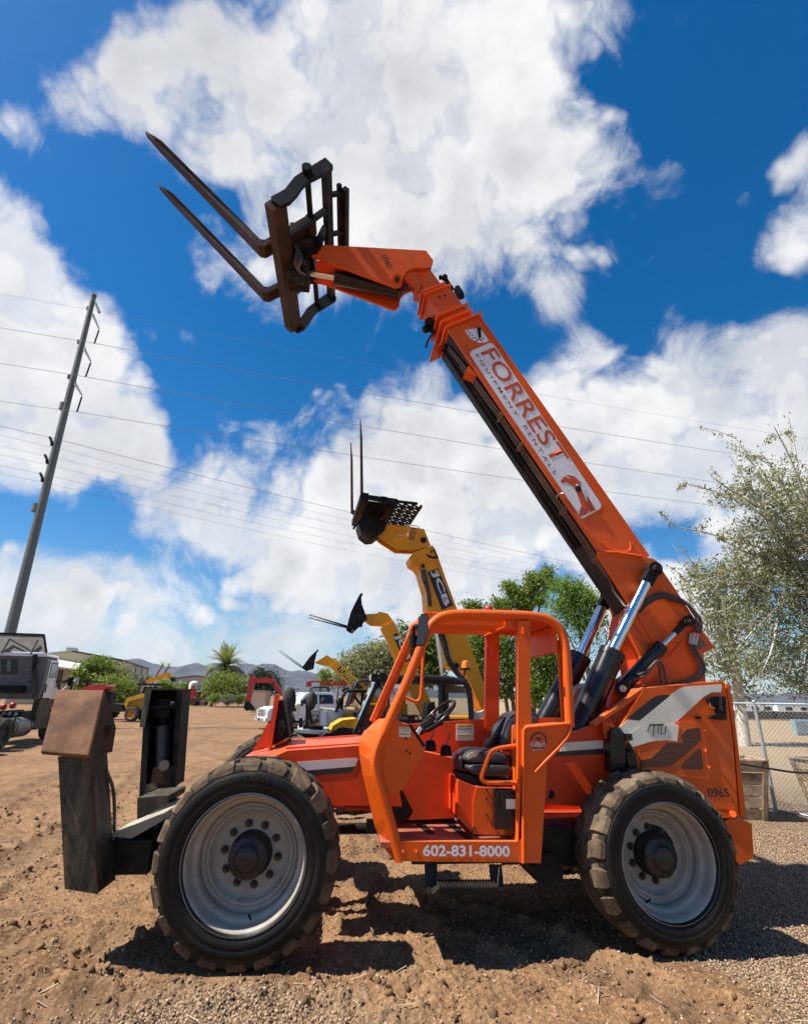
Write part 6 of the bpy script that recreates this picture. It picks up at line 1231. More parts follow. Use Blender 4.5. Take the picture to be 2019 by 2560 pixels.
# red canopy machine
KF = Frame(*(at_depth('A1', 570, 560, 40.0).xy), .05)
kt = thing('red_tractor', 'low red tractor under the green bush, behind the worn brown plate', 'tractor', KF.loc(), KF.yaw)
MB().prism([KF.m('A1', x, y, 0) for x, y in ((488, 545), (520, 530), (560, 518), (645, 517), (654, 530), (630, 555), (495, 556))], 0, 1.4).build('red_hood', REDP, kt, .05)
MB().bb((-1.5, .2, .5), (1.2, 1.2, 1.95)).build('chassis', BLKS, kt, .1)
for u in (-1.1, .9): far_wheel(.6, .4, kt, (u, -.2, .6), REDP, n=18); far_wheel(.6, .4, kt, (u, 1.6, .6), REDP, n=18, away=True)
DF = Frame(*(at_depth('A1', 430, 540, 44.0).xy), .05)
dt = thing('flat_trailer', 'dark flat canopy trailer parked behind the semi truck', 'trailer', DF.loc(), DF.yaw)
MB().prism([DF.m('A1', x, y, 0) for x, y in ((345, 492), (400, 488), (552, 492), (552, 502), (345, 506))], 0, 2.0).build('canopy', BLKS, dt)
for x in (360, 440, 530):
    a_ = DF.m('A1', x, 500, .2); MB().bb((a_[0]-.06, .2, .9), (a_[0]+.06, .3, a_[1])).build('post', BLKS, dt)
MB().bb((-2.6, .0, .7), (2.6, 2.0, 1.35)).build('trailer_bed', DKSTEEL, dt, .03)
for u in (-1.6, 1.6): far_wheel(.45, .3, dt, (u, -.1, .45), GREY, lugs=False, n=16); far_wheel(.45, .3, dt, (u, 2.0, .45), GREY, lugs=False, n=16, away=True)
# far red tractor, blue lift, white tank
def blockthing(name, label, cat, k, x, y, Y, parts, wheels=(), wm=None):
    F_ = Frame(*(at_depth(k, x, y, Y).xy), .05); r = thing(name, label, cat, F_.loc(), F_.yaw)
    for pn_, mt, pts, v0, v1 in parts: MB().prism([F_.m(k, a, b, v0) for a, b in pts], v0, v1).build(pn_, mt, r, .03)
    for a, b, R in wheels:
        c_ = F_.m(k, a, b, 0); far_wheel(R, .35, r, (c_[0], 0, R), wm or GREY, n=16); far_wheel(R, .35, r, (c_[0], 1.6, R), wm or GREY, n=16, away=True)
    return r
blockthing('red_tractor', 'small red tractor far off, left of the palm', 'tractor', 'A1', 1150, 600, 92, [('hood', REDP, [(1130, 580), (1140, 545), (1185, 540), (1188, 590), (1135, 595)], .1, 1.3), ('seat_frame', DKRED, [(1160, 545), (1170, 520), (1180, 520), (1182, 545)], .3, 1.0)], [(1135, 600, .5), (1178, 600, .5)], DKRED)
blockthing('scissor_lift', 'blue work platform far off, right of the red tractor', 'lift', 'A1', 1215, 600, 94, [('platform', mat('blue_paint', (.05, .14, .26), .5), [(1200, 555), (1200, 520), (1238, 520), (1238, 555)], .1, 1.6), ('base', BLKS, [(1195, 598), (1195, 560), (1250, 560), (1250, 598)], .1, 1.6)], [(1203, 610, .4), (1242, 610, .4)])
tk_ = at_depth('A1', 1183, 510, 98); tag(MB().cyl((0, 0, 0), (0, 0, tk_.z-.1), .8, n=20).ball((0, 0, tk_.z-.1), .8, 16, 8, sc=(1, 1, .7)).build('water_tank', WHTP, None, loc=(tk_.x, 98, 0)), 'white upright tank with domed top beyond the red tractor', 'tank')
blockthing('disc_harrow', 'dark low implement lying on the yard before the red tractor', 'implement', 'A1', 1190, 615, 88, [('frame', DKSTEEL, [(1155, 618), (1160, 598), (1240, 600), (1250, 620)], 0, 1.5), ('beam', DKRED, [(1150, 603), (1155, 592), (1245, 596), (1248, 606)], .3, .6)])
# ------------------------------------------------------------------ numpy noise
def hash2(i, j, seed=0):
    n = (i.astype(np.int64)*374761393+j.astype(np.int64)*668265263+seed*974634777) & 0xffffffff
    n = ((n ^ (n >> 13))*1274126177) & 0xffffffff
    return ((n ^ (n >> 16)) & 0xffff)/65535.0
def vnoise(x, y, seed=0):
    i, j = np.floor(x), np.floor(y); fx, fy = x-i, y-j; fx = fx*fx*fx*(fx*(fx*6-15)+10); fy = fy*fy*fy*(fy*(fy*6-15)+10)
    a, b, c, d = hash2(i, j, seed), hash2(i+1, j, seed), hash2(i, j+1, seed), hash2(i+1, j+1, seed)
    return a+(b-a)*fx+(c-a)*fy+(a-b-c+d)*fx*fy
def fbm(x, y, oct_=5, seed=0, gain=.5):
    t = np.zeros_like(x); amp = 1.; s = 0.
    for o in range(oct_):
        t += amp*vnoise(x*2**o+17.3*o, y*2**o-9.1*o, seed+o); s += amp; amp *= gain
    return t/s
def smooth(a, b, x): t = np.clip((x-a)/(b-a), 0, 1); return t*t*(3-2*t)
# ------------------------------------------------------------------ ground
mu = np.array([math.cos(MF.yaw), math.sin(MF.yaw)]); mv = np.array([-mu[1], mu[0]])
def seg_dist(x, y, a, b):
    d = np.array(b)-np.array(a); L2 = d@d; t = np.clip(((x-a[0])*d[0]+(y-a[1])*d[1])/L2, 0, 1); return np.hypot(x-a[0]-t*d[0], y-a[1]-t*d[1]), t
def mpt(u, v): q = np.array([MF.X, MF.Y])+mu*u+mv*v; return (float(q[0]), float(q[1]))
TRACKS = [((-9, 3.2), (-1.2, 4.0)), ((-1.2, 4.0), (3.5, 3.1)), ((-8, 4.7), (-2.2, 4.9)), ((-9, 9.5), (3, 7.0)), ((-12, 13), (4, 9.3)), ((-14, 22), (-2, 12)), ((-16, 31), (-5, 17)), ((-4, 5.6), (-9, 26)), ((-5.6, 6.0), (-12, 27)), ((-1.5, 7.5), (2.5, 3.6))]
def gravel_mask(x, y):
    w = fbm(x*.9, y*.9, 4, 31)-.5
    g1 = smooth(-.25, .35, x-1.95-.10*(y-4)+w*1.6-1.2*smooth(3.9, 3.0, y)*0)*smooth(24, 12, y)
    g2 = smooth(.30, -.25, np.hypot((x+1.15)/1.25, (y-3.55)/.62)-1+w*.9)
    return np.clip(np.maximum(g1, g2*.9), 0, 1)
def track_mask(x, y):
    p = np.zeros_like(x)
    for i, (a, b) in enumerate(TRACKS):
        d, t = seg_dist(x+.25*(vnoise(x*.6, y*.6, 41+i)-.5), y+.25*(vnoise(x*.6+9, y*.6, 51+i)-.5), a, b); p = np.maximum(p, np.exp(-(d/.22)**4))
    return p
def height(x, y):
    r = np.hypot(x, y); near = smooth(26, 8, r); g = gravel_mask(x, y)
    h = (fbm(x*.28, y*.28, 3, 1)-.5)*.16*smooth(60, 15, r)
    n1 = fbm(x*2.3, y*2.3, 5, 5)-.5; n2 = fbm(x*9, y*9, 4, 9)-.5; n3 = fbm(x*38, y*38, 3, 13)-.5
    rough = smooth(.42, .62, fbm(x*.8, y*.8, 3, 21))
    h = h+near*(1-g*.75)*(n1*.085+np.abs(n2)*.105*(.15+1.2*rough)+n3*.040)+near*g*(n2*.012+n3*.014)
    trk = track_mask(x, y); h = h-near*trk*(1-g)*(np.abs(n2)*.05*(.35+rough)+n1*.03)
    for i, (a, b) in enumerate(TRACKS):
        d, t = seg_dist(x+.25*(vnoise(x*.6, y*.6, 41+i)-.5), y+.25*(vnoise(x*.6+9, y*.6, 51+i)-.5), a, b); L_ = math.hypot(b[0]-a[0], b[1]-a[1])
        k = near*(1-.8*g)
        lug = .5+.5*np.sin(t*L_*2*math.pi/.26+9*d)
        h = h+k*(-.030*np.exp(-(d/.19)**4)*(.35+.9*smooth(.35, .65, lug))+.045*np.exp(-((d-.29)/.08)**2)*(.2+1.5*vnoise(x*8, y*8, 61+i)))
    # mud squeezed up along the near side of the machine
    d, t = seg_dist(x, y, mpt(-.1, -.42), mpt(1.5, -.28)); h = h+.055*np.exp(-(d/.13)**2)*(.3+1.5*fbm(x*8, y*8, 4, 77))
    d, t = seg_dist(x, y, mpt(-3.4, -.6), mpt(-1.0, -.15)); h = h+.045*np.exp(-(d/.12)**2)*(.2+1.6*fbm(x*7, y*7, 4, 79))
    d, t = seg_dist(x, y, mpt(-2.0, 1.9), mpt(-1.0, 3.0)); h = h+.09*np.exp(-(d/.25)**2)*(.2+1.5*fbm(x*6, y*6, 4, 83))
    for u, v, z in ((0, .2, -.0), (3.35, .22, -.015), (-.12, 2.3, .04), (3.35, 2.3, -.01)):
        px, py = mpt(u, v); dd = np.hypot(x-px, y-py); k = np.exp(-(dd/.42)**4); h = h*(1-k)+(z+n1*.02)*k
    return h-.008
def build_ground():
    # rings about the viewpoint: fine where the camera looks, coarse behind and far away
    rad = [1.2]
    while rad[-1] < 9000: rad.append(rad[-1]*(1.0042 if 1.9 < rad[-1] < 13 else 1.012 if rad[-1] < 60 else 1.06)+.0)
    rad = np.array(rad)
    f = np.linspace(math.radians(48), math.radians(132), 420); c1 = np.linspace(math.radians(132), math.radians(408), 60)[1:-1]
    ang = np.concatenate([f, c1]); na, nr_ = len(ang), len(rad)
    X = (rad[:, None]*np.cos(ang)[None]).ravel(); Y = (rad[:, None]*np.sin(ang)[None]).ravel(); Z = height(X, Y)
    Z = np.where(np.hypot(X, Y) > 70, -.008, Z)
    co = np.stack([X, Y, Z], 1); co = np.vstack([co, [[0, 0, -.01]]])
    i, j = np.meshgrid(np.arange(nr_-1), np.arange(na), indexing='ij'); j2 = (j+1) % na
    q = np.stack([i*na+j, (i+1)*na+j, (i+1)*na+j2, i*na+j2], -1).reshape(-1, 4)
    tri = np.stack([np.full(na, nr_*na), np.arange(na), (np.arange(na)+1) % na], 1)
    me = bpy.data.meshes.new('ground'); me.vertices.add(len(co)); me.vertices.foreach_set('co', co.ravel())
    nq, nt_ = len(q), len(tri); me.loops.add(nq*4+nt_*3); me.loops.foreach_set('vertex_index', np.concatenate([q.ravel(), tri.ravel()]))
    me.polygons.add(nq+nt_); me.polygons.foreach_set('loop_start', np.concatenate([np.arange(nq)*4, nq*4+np.arange(nt_)*3]))
    me.polygons.foreach_set('use_smooth', np.ones(nq+nt_, bool))
    at = me.attributes.new('gravel', 'FLOAT', 'POINT'); at.data.foreach_set('value', np.append(gravel_mask(X, Y), 0).astype(np.float32))
    at = me.attributes.new('track', 'FLOAT', 'POINT'); at.data.foreach_set('value', np.append(track_mask(X, Y), 0).astype(np.float32))
    me.update(calc_edges=True); me.validate()
    o = bpy.data.objects.new('ground', me); C.objects.link(o); o['kind'] = 'structure'
    m_ = bpy.data.materials.new('dirt_and_gravel'); m_.use_nodes = True; t = m_.node_tree; b = t.nodes['Principled BSDF']; me.materials.append(m_)
    tc = nn(t, 'ShaderNodeTexCoord'); v = tc.outputs['Object']
    n1 = noise(t, v, .35, 6, .6); n2 = noise(t, v, 3.0, 8, .65); n3 = noise(t, v, 40, 4, .6)
    dirt = mixc(t, mrange(t, n2, .30, .68), (.105, .050, .023, 1), (.265, .148, .072, 1))
    dirt = mixc(t, mth(t, 'MULTIPLY', mrange(t, n1, .40, .62), .55), dirt, (.30, .175, .088, 1))
    dirt = mixc(t, mth(t, 'MULTIPLY', mrange(t, n3, .52, .64), .6), dirt, (.40, .265, .155, 1)); dirt = mixc(t, mth(t, 'MULTIPLY', mrange(t, n3, .46, .34), .6), dirt, (.10, .050, .024, 1))
    dk = noise(t, v, .9, 5, .6, dist=.6); dirt = mixc(t, mth(t, 'MULTIPLY', mrange(t, dk, .56, .70), .5), dirt, (.075, .040, .022, 1))
    vo = nn(t, 'ShaderNodeTexVoronoi'); vo.inputs['Scale'].default_value = 55; t.links.new(v, vo.inputs['Vector'])
    sepc = nn(t, 'ShaderNodeSeparateColor'); t.links.new(vo.outputs['Color'], sepc.inputs[0])
    gv = mixc(t, sepc.outputs[0], (.19, .115, .062, 1), (.50, .355, .225, 1)); gv = mixc(t, mrange(t, vo.outputs['Distance'], .35, .75), gv, (.10, .065, .042, 1))
    a = nn(t, 'ShaderNodeAttribute'); a.attribute_name = 'gravel'
    a2 = nn(t, 'ShaderNodeAttribute'); a2.attribute_name = 'track'; dirt = mixc(t, mth(t, 'MULTIPLY', a2.outputs['Fac'], .45), dirt, mixc(t, n2, (.11, .062, .034, 1), (.21, .13, .075, 1)))
    col = mixc(t, a.outputs['Fac'], dirt, gv)
    # beyond the fence: pale dry field
    sp_ = nn(t, 'ShaderNodeSeparateXYZ'); t.links.new(v, sp_.inputs[0])
    fld = mth(t, 'MULTIPLY', mrange(t, sp_.outputs[0], 5.0, 9.0), mrange(t, sp_.outputs[1], 11, 16))
    col = mixc(t, mth(t, 'MULTIPLY', fld, .85), col, mixc(t, n1, (.27, .195, .115, 1), (.38, .285, .18, 1)))
    t.links.new(col, b.inputs['Base Color']); b.inputs['Roughness'].default_value = .92; b.inputs['Specular IOR Level'].default_value = .2
    bp_ = nn(t, 'ShaderNodeBump'); bp_.inputs['Strength'].default_value = .9; bp_.inputs['Distance'].default_value = .025
    hgt = mth(t, 'ADD', mth(t, 'MULTIPLY', noise(t, v, 24, 6, .65), 1.0), mth(t, 'MULTIPLY', mth(t, 'MULTIPLY', vo.outputs['Distance'], a.outputs['Fac']), -.8))
    t.links.new(hgt, bp_.inputs['Height']); t.links.new(bp_.outputs[0], b.inputs['Normal'])
    return o
build_ground()
def inst_mesh(name, base_v, base_f, pos, scale, rotseed, mt, kind='stuff', tint=None, aniso=.4, flat=False, smooth_=False, jit=.22):
    rs = np.random.RandomState(rotseed); n = len(pos); bv = np.array(base_v, float); nb = len(bv)
    q = rs.randn(n, 4); 
    if flat: q[:, 1:3] *= .12
    q /= np.linalg.norm(q, axis=1)[:, None]; w, x, y, z = q.T
    R = np.stack([1-2*(y*y+z*z), 2*(x*y-z*w), 2*(x*z+y*w), 2*(x*y+z*w), 1-2*(x*x+z*z), 2*(y*z-x*w), 2*(x*z-y*w), 2*(y*z+x*w), 1-2*(x*x+y*y)], 1).reshape(n, 3, 3)
    S = scale[:, None]*(1+aniso*(rs.rand(n, 3)-.5)*2); V = bv[None]*S[:, None, :]*(1+jit*(rs.rand(n, nb, 1)-.5)*2)
    V = np.einsum('nij,nkj->nki', R, V)+pos[:, None, :]
    F_ = np.array(base_f)[None]+(np.arange(n)*nb)[:, None, None]; fl = F_.shape[2]; nf = F_.shape[1]
    me = bpy.data.meshes.new(name); me.vertices.add(n*nb); me.vertices.foreach_set('co', V.ravel())
    me.loops.add(n*nf*fl); me.loops.foreach_set('vertex_index', F_.ravel().astype(np.int32)); me.polygons.add(n*nf); me.polygons.foreach_set('loop_start', np.arange(n*nf)*fl)
    if smooth_: me.polygons.foreach_set('use_smooth', np.ones(n*nf, bool))
    a = me.attributes.new('tint', 'FLOAT', 'FACE'); tt = rs.rand(n) if tint is None else tint; a.data.foreach_set('value', np.repeat(tt, nf).astype(np.float32))
    me.update(calc_edges=True); me.materials.append(mt)
    o = bpy.data.objects.new(name, me); C.objects.link(o)
    if kind: o['kind'] = kind
    return o
def tintmat(name, a, b_, rough=.9):
    m_ = bpy.data.materials.new(name); m_.use_nodes = True; t = m_.node_tree; b = t.nodes['Principled BSDF']
    at = nn(t, 'ShaderNodeAttribute'); at.attribute_name = 'tint'; tc = nn(t, 'ShaderNodeTexCoord')
    c = mixc(t, at.outputs['Fac'], a+(1,), b_+(1,)); c = mixc(t, mth(t, 'MULTIPLY', noise(t, tc.outputs['Object'], 60, 3, .6), .5), c, tuple(q*.6 for q in a)+(1,))
    t.links.new(c, b.inputs['Base Color']); b.inputs['Roughness'].default_value = rough; b.inputs['Specular IOR Level'].default_value = .25; return m_
OCT_V = [(1, 0, 0), (-1, 0, 0), (0, 1, 0), (0, -1, 0), (0, 0, .8), (0, 0, -.8)]; OCT_F = [(0, 2, 4), (2, 1, 4), (1, 3, 4), (3, 0, 4), (2, 0, 5), (1, 2, 5), (3, 1, 5), (0, 3, 5)]
rs = np.random.RandomState(5)
def scatter(n, x0, x1, y0, y1, keep):
    x = rs.uniform(x0, x1, n); y = y0+(y1-y0)*rs.rand(n)**1.5; k = keep(x, y); return x[k], y[k]
GM = tintmat('gravel_stones', (.20, .12, .066), (.58, .42, .275)); CM = tintmat('dry_clods', (.12, .062, .030), (.30, .175, .09))
x, y = scatter(150000, -4.5, 6.5, 2.2, 9, lambda x, y: (rs.rand(len(x)) < gravel_mask(x, y)*.95+.10) & (np.abs(x/y) < .95))
inst_mesh('gravel', OCT_V, OCT_F, np.stack([x, y, height(x, y)+.003], 1), .006+.009*rs.rand(len(x))**2, 3, GM)
ICO = bpy.data.meshes.new('tmp'); _bm = __import__('bmesh').new(); __import__('bmesh').ops.create_icosphere(_bm, subdivisions=1, radius=1)
ICV = [tuple(v.co) for v in _bm.verts]; ICF = [[v.index for v in f.verts] for f in _bm.faces]
_bm.free(); _bm = __import__('bmesh').new(); __import__('bmesh').ops.create_icosphere(_bm, subdivisions=2, radius=1); IC2V = [tuple(v.co) for v in _bm.verts]; IC2F = [[v.index for v in f.verts] for f in _bm.faces]; _bm.free(); bpy.data.meshes.remove(ICO)
def near_track(x, y):
    p = np.zeros_like(x)
    for a, b in TRACKS: d, t = seg_dist(x, y, a, b); p = np.maximum(p, np.exp(-((d-.28)/.16)**2))
    for a, b in ((mpt(-.3, -.42), mpt(1.6, -.28)), (mpt(-3.4, -.6), mpt(-.9, -.15)), (mpt(-2.0, 1.9), mpt(-1.0, 3.0)), (mpt(.4, -.2), mpt(3.0, -.1))):
        d, t = seg_dist(x, y, a, b); p = np.maximum(p, 1.3*np.exp(-(d/.20)**2))
    return p
x, y = scatter(42000, -7, 6, 2.2, 12, lambda x, y: (rs.rand(len(x)) < (.05+.55*near_track(x, y))*(1-.7*gravel_mask(x, y))) & (np.abs(x/y) < .95))
sz = .006+.020*rs.rand(len(x))**4
inst_mesh('dirt_clods', ICV, ICF, np.stack([x, y, height(x, y)+sz*.1], 1), sz, 8, CM, aniso=.65, jit=.75)
x, y = scatter(900, -6, 5, 2.3, 9, lambda x, y: np.abs(x/y) < .95)
STM = tintmat('straw', (.34, .25, .15), (.62, .52, .38))
inst_mesh('straw_bits', [(-1, -.05, 0), (1, -.07, .02), (1, .05, .02), (-1, .06, 0)], [(0, 1, 2, 3)], np.stack([x, y, height(x, y)+.012], 1), .015+.05*rs.rand(len(x)), 4, STM, flat=True, aniso=.2)
# ------------------------------------------------------------------ mountains
def build_mountains():
    prof = [('A1', -900, 470), ('A1', -300, 430), ('A1', 200, 410), ('A1', 560, 380), ('A1', 690, 366), ('A1', 760, 358), ('A1', 830, 352), ('A1', 880, 362), ('A1', 950, 385), ('A1', 1010, 405), ('A1', 1100, 408), ('A1', 1160, 392), ('A1', 1210, 378), ('A1', 1260, 395), ('A1', 1310, 412), ('A1', 1400, 405), ('A1', 1490, 385), ('A1', 1560, 392), ('A1', 1620, 378), ('A1', 1690, 392), ('A2', 100, 510), ('A2', 150, 498), ('A2', 210, 508), ('A2', 260, 540), ('A2', 300, 556), ('A2', 360, 545), ('A2', 430, 555), ('A2', 500, 575), ('A2', 560, 605), ('A2', 700, 640), ('A2', 1000, 660), ('A2', 1500, 680), ('A2', 2400, 690), ('A2', 3600, 690)]
    Yd = 7000.; pr = [at_depth(k, x, y, Yd) for k, x, y in prof]; px = np.array([p.x for p in pr]); pz = np.array([p.z for p in pr])
    nx, ny = 420, 46; xs = np.linspace(px[0], px[-1], nx); vs = []
    f = np.linspace(0, 1, ny)
    Xg, Fg = np.meshgrid(xs, f, indexing='xy'); ridge = np.interp(Xg+300*(fbm(Xg/900, Fg*6, 3, 4)-.5)*(1-Fg), px, pz)
    shape = np.where(Fg < .75, (Fg/.75)**1.15, 1-.3*((Fg-.75)/.25)); spur = 1-1.1*np.abs(fbm(Xg/520, Fg*2.2, 5, 2, .55)-.5)*2*np.clip((.72-Fg)*1.6, 0, 1)
    Z = ridge*shape*spur*(1+.10*(fbm(Xg/150, Fg*9, 4, 7)-.5))-4
    Yg = 4700+(Yd-4700)*Fg/.75
    mb = MB(); mb.v = [tuple(p) for p in np.stack([Xg, Yg, Z], -1).reshape(-1, 3)]; mb.f = [[r*nx+c, r*nx+c+1, (r+1)*nx+c+1, (r+1)*nx+c] for r in range(ny-1) for c in range(nx-1)]; mb.mi = [0]*len(mb.f); mb.sm = [False]*len(mb.f)
    mb.build('mountains', mat('haze_blue_mountain_rock', (.060, .062, .075), .95, var=.3, scale=.004, dirt=(.045, .046, .042), damt=.6, dscale=.004), kind='structure')  # blue of the distance haze is mixed into the rock colour
build_mountains()
# ------------------------------------------------------------------ haze box for the far air
# (added at the end of the script)
# ------------------------------------------------------------------ trees
LEAF_V = [(-1, 0, 0), (-.1, -.36, .10), (1, 0, 0), (-.1, .36, .10)]; LEAF_F = [(0, 1, 2, 3)]
def leaf_points(blobs, n, rs, hollow=.35, clump=None):
    w = np.array([b[3]*b[4]*b[5] for b in blobs])**.75; w = w/w.sum(); idx = rs.choice(len(blobs), n, p=w); B = np.array(blobs)[idx]
    d = rs.randn(n, 3); d /= np.linalg.norm(d, axis=1)[:, None]; r = (hollow+(1-hollow)*rs.rand(n))**.6
    return B[:, :3]+d*r[:, None]*B[:, 3:6]
def clumped(blobs, nclump, per, rs, spread, droop=0.):
    c = leaf_points(blobs, nclump, rs, .25); p = np.repeat(c, per, 0)+rs.randn(nclump*per, 3)*np.array([spread, spread, spread*(.7+droop)]); return p, np.repeat(rs.rand(nclump), per)
def tree(name, label, cat, loc, trunk, limbs, blobs, nclump, per, spread, leaf, lm, group=None, tm=BARK, seed=1, droop=0.):
    """trunk and limbs are lists of (points, radius) in the tree's own axes; blobs are ellipsoids x y z rx ry rz"""
    rs_ = np.random.RandomState(seed); r = thing(name, label, cat, loc, 0, group)
    if trunk:
        tb = MB()
        for pts, ra in trunk+limbs: tb.tube(pts, [ra[0], ra[1]] if isinstance(ra, tuple) else ra, 8, smooth=2)
        tb.build('trunk', tm, r)
    p, ti = clumped(blobs, nclump, per, rs_, spread, droop)
    sc = leaf*(.6+.8*rs_.rand(len(p))); tint = np.clip(.15+.7*ti+.3*(rs_.rand(len(p))-.5), 0, 1)
    o = inst_mesh('crown', LEAF_V, LEAF_F, p, sc, seed+50, lm, kind='stuff', tint=tint, aniso=.25); o.parent = r
    return r
def auto_limbs(blobs, base, h0, r0, rs_, n=10):
    L_ = []
    for b in [blobs[i % len(blobs)] for i in range(n)]:
        e = Vector((b[0]+rs_.uniform(-.5, .5)*b[3], b[1]+rs_.uniform(-.5, .5)*b[4], b[2]+rs_.uniform(-.2, .6)*b[5])); s = Vector((0, 0, h0*rs_.uniform(.7, 1.1)))
        mid = s.lerp(e, .5)+Vector((rs_.uniform(-.2, .2), rs_.uniform(-.2, .2), -.1*b[5])); L_.append(([s, mid, e], (r0*.5, r0*.1)))
    return L_
LG1 = leafmat('bright_green_leaves', (.070, .105, .018), (.155, .215, .036), (.29, .34, .085))
LG2 = leafmat('ficus_leaves', (.050, .080, .014), (.115, .170, .030), (.235, .29, .07))
LOL = leafmat('olive_grey_leaves', (.095, .10, .06), (.22, .22, .14), (.42, .40, .28))
LWI = leafmat('willow_leaves', (.08, .14, .03), (.15, .23, .05), (.24, .31, .08))
LPV = leafmat('palo_verde_leaves', (.08, .12, .025), (.16, .20, .045), (.26, .29, .08))
LDK = leafmat('dark_evergreen_leaves', (.010, .020, .010), (.022, .036, .018), (.045, .060, .030))
LPA = leafmat('palm_leaves', (.07, .095, .03), (.14, .16, .06), (.25, .25, .11))
LSG = leafmat('sage_leaves', (.09, .11, .075), (.14, .165, .115), (.21, .23, .165))
def blob(k, x, y, r, ry, Y, base, rd=None):
    """an ellipsoid of crown seen at a pixel, at depth Y, with radii in pixels of that view, relative to the tree's base"""
    c = at_depth(k, x, y, Y); s = VIEWS[k][2]; f_ = Y/FPX/s*1.03; return (c.x-base[0], c.y-base[1], c.z-base[2], r*f_, (rd or r)*f_, ry*f_)
def simple_tree(name, label, cat, k, bx_, Y, blobs, nclump, per, spread, leaf, lm, trunk_r=.12, group=None, tm=BARK, seed=1, nl=10, stems=1):
    g = at_depth(k, bx_, 0, Y); base = (g.x, Y, 0)
    if Y > 50: spread *= 1.75; leaf *= 1.75; trunk_r *= 1.6
    B = [blob(k, *b, Y, base) for b in blobs]; rr = random.Random(seed)
    zlo = min(b[2]-b[5] for b in B); zm = sum(b[2] for b in B)/len(B); h0 = max(.4, zlo+.35*(zm-zlo))
    tr_ = [([(.25*(i-(stems-1)/2), .1*i, -.1), (.2*(i-(stems-1)/2)+.05, 0, h0*.5), (.35*(i-(stems-1)/2), 0, h0*1.1)], (trunk_r, trunk_r*.7)) for i in range(stems)]
    return tree(name, label, cat, base, tr_, auto_limbs(B, base, h0, trunk_r, rr, nl), B, nclump, per, spread, leaf, lm, group, tm, seed)
simple_tree('bush', 'bright green rounded bush in front of the beige warehouse', 'bush', 'A1', 590, 72, [(590, 395, 60, 45), (535, 445, 65, 50), (645, 420, 45, 50), (600, 500, 90, 60), (505, 480, 40, 40)], 420, 16, .24, .12, LG2, .16, seed=2)
simple_tree('tree', 'thin grey-green tree with dead twigs right of the bright bush', 'tree', 'A1', 730, 74, [(740, 440, 50, 45), (720, 490, 60, 50), (770, 470, 25, 50)], 120, 14, .3, .10, LOL, .14, seed=3, nl=16)
simple_tree('tree', 'low yellow-green tree spreading behind the brown plate', 'tree', 'A1', 720, 62, [(700, 520, 90, 50), (760, 560, 70, 60), (690, 590, 60, 40), (640, 500, 50, 35), (720, 610, 70, 30)], 330, 15, .26, .10, LPV, .12, seed=4)
simple_tree('tree', 'wide pale green tree beneath the palm', 'tree', 'A1', 1370, 88, [(1370, 490, 85, 45), (1300, 530, 60, 50), (1440, 520, 75, 50), (1390, 550, 100, 45), (1270, 560, 40, 30)], 380, 15, .32, .12, LPV, .16, seed=5)
simple_tree('tree', 'dark evergreen behind the red mini excavator', 'tree', 'A1', 1600, 92, [(1590, 470, 55, 35), (1640, 500, 60, 50), (1560, 520, 50, 50), (1670, 540, 40, 40)], 260, 15, .35, .13, LDK, .2, seed=6)
simple_tree('shrub', 'clipped yellow-green shrub left of the palm trunk', 'shrub', 'A1', 1310, 84, [(1310, 602, 34, 26)], 110, 14, .12, .07, LG1, .04, seed=7)
simple_tree('shrub', 'pale sage shrub, middle of the three clipped shrubs', 'shrub', 'A1', 1395, 83, [(1395, 608, 36, 25)], 110, 14, .12, .07, LSG, .04, seed=8)
simple_tree('shrub', 'dark clipped shrub right of the pale sage shrub', 'shrub', 'A1', 1462, 84, [(1462, 604, 36, 26)], 110, 14, .12, .07, LG2, .04, seed=9)
simple_tree('bush', 'small green bush left of the far low building', 'bush', 'A1', 1010, 110, [(1010, 520, 35, 25), (1045, 535, 30, 20)], 90, 12, .3, .16, LG1, .1, seed=10)
simple_tree('bush', 'small green bush before the far low building', 'bush', 'A1', 1140, 115, [(1140, 535, 30, 18)], 60, 12, .3, .16, LG2, .1, seed=11)
simple_tree('tree', 'broad olive-grey tree behind the third yellow telehandler', 'tree', 'A2', 780, 60, [(790, 470, 110, 60), (700, 530, 90, 60), (860, 450, 80, 60), (780, 560, 140, 70), (640, 570, 60, 60), (880, 540, 80, 80)], 900, 15, .36, .11, LOL, .25, seed=12, nl=16)
simple_tree('tree', 'dark green tip of a tree left of the olive-grey tree', 'tree', 'A2', 530, 64, [(530, 590, 28, 35), (560, 620, 30, 30)], 90, 12, .25, .11, LG2, .1, seed=13)
FG = 'green trees in a row behind the cab'
simple_tree('tree', 'tall green tree left of the tallest yellow boom', 'tree', 'A2', 1000, 24, [(990, 330, 28, 60), (1020, 430, 45, 80), (1140, 420, 60, 90), (1170, 540, 60, 90), (1060, 560, 60, 80)], 480, 15, .22, .10, LG2, .12, FG, seed=14)
simple_tree('tree', 'leafy green tree right of the tallest yellow boom, top just over the cab roof', 'tree', 'A2', 1430, 23, [(1410, 165, 55, 28), (1450, 180, 40, 25), (1440, 330, 60, 55), (1470, 450, 55, 60), (1420, 560, 60, 60), (1500, 580, 40, 70), (1450, 680, 50, 50)], 330, 14, .18, .085, LG2, .12, FG, seed=15, stems=2)
simple_tree('tree', 'tallest bright green tree rising above the cab roof', 'tree', 'D2', 480, 22.5, [(360, 350, 60, 60), (430, 420, 70, 60), (580, 260, 60, 60), (725, 205, 55, 55), (560, 370, 70, 70), (680, 320, 70, 65), (240, 500, 60, 45), (340, 520, 60, 50), (500, 500, 80, 60), (630, 460, 75, 60), (760, 300, 50, 60)], 560, 13, .15, .075, LG1, .16, FG, seed=16)
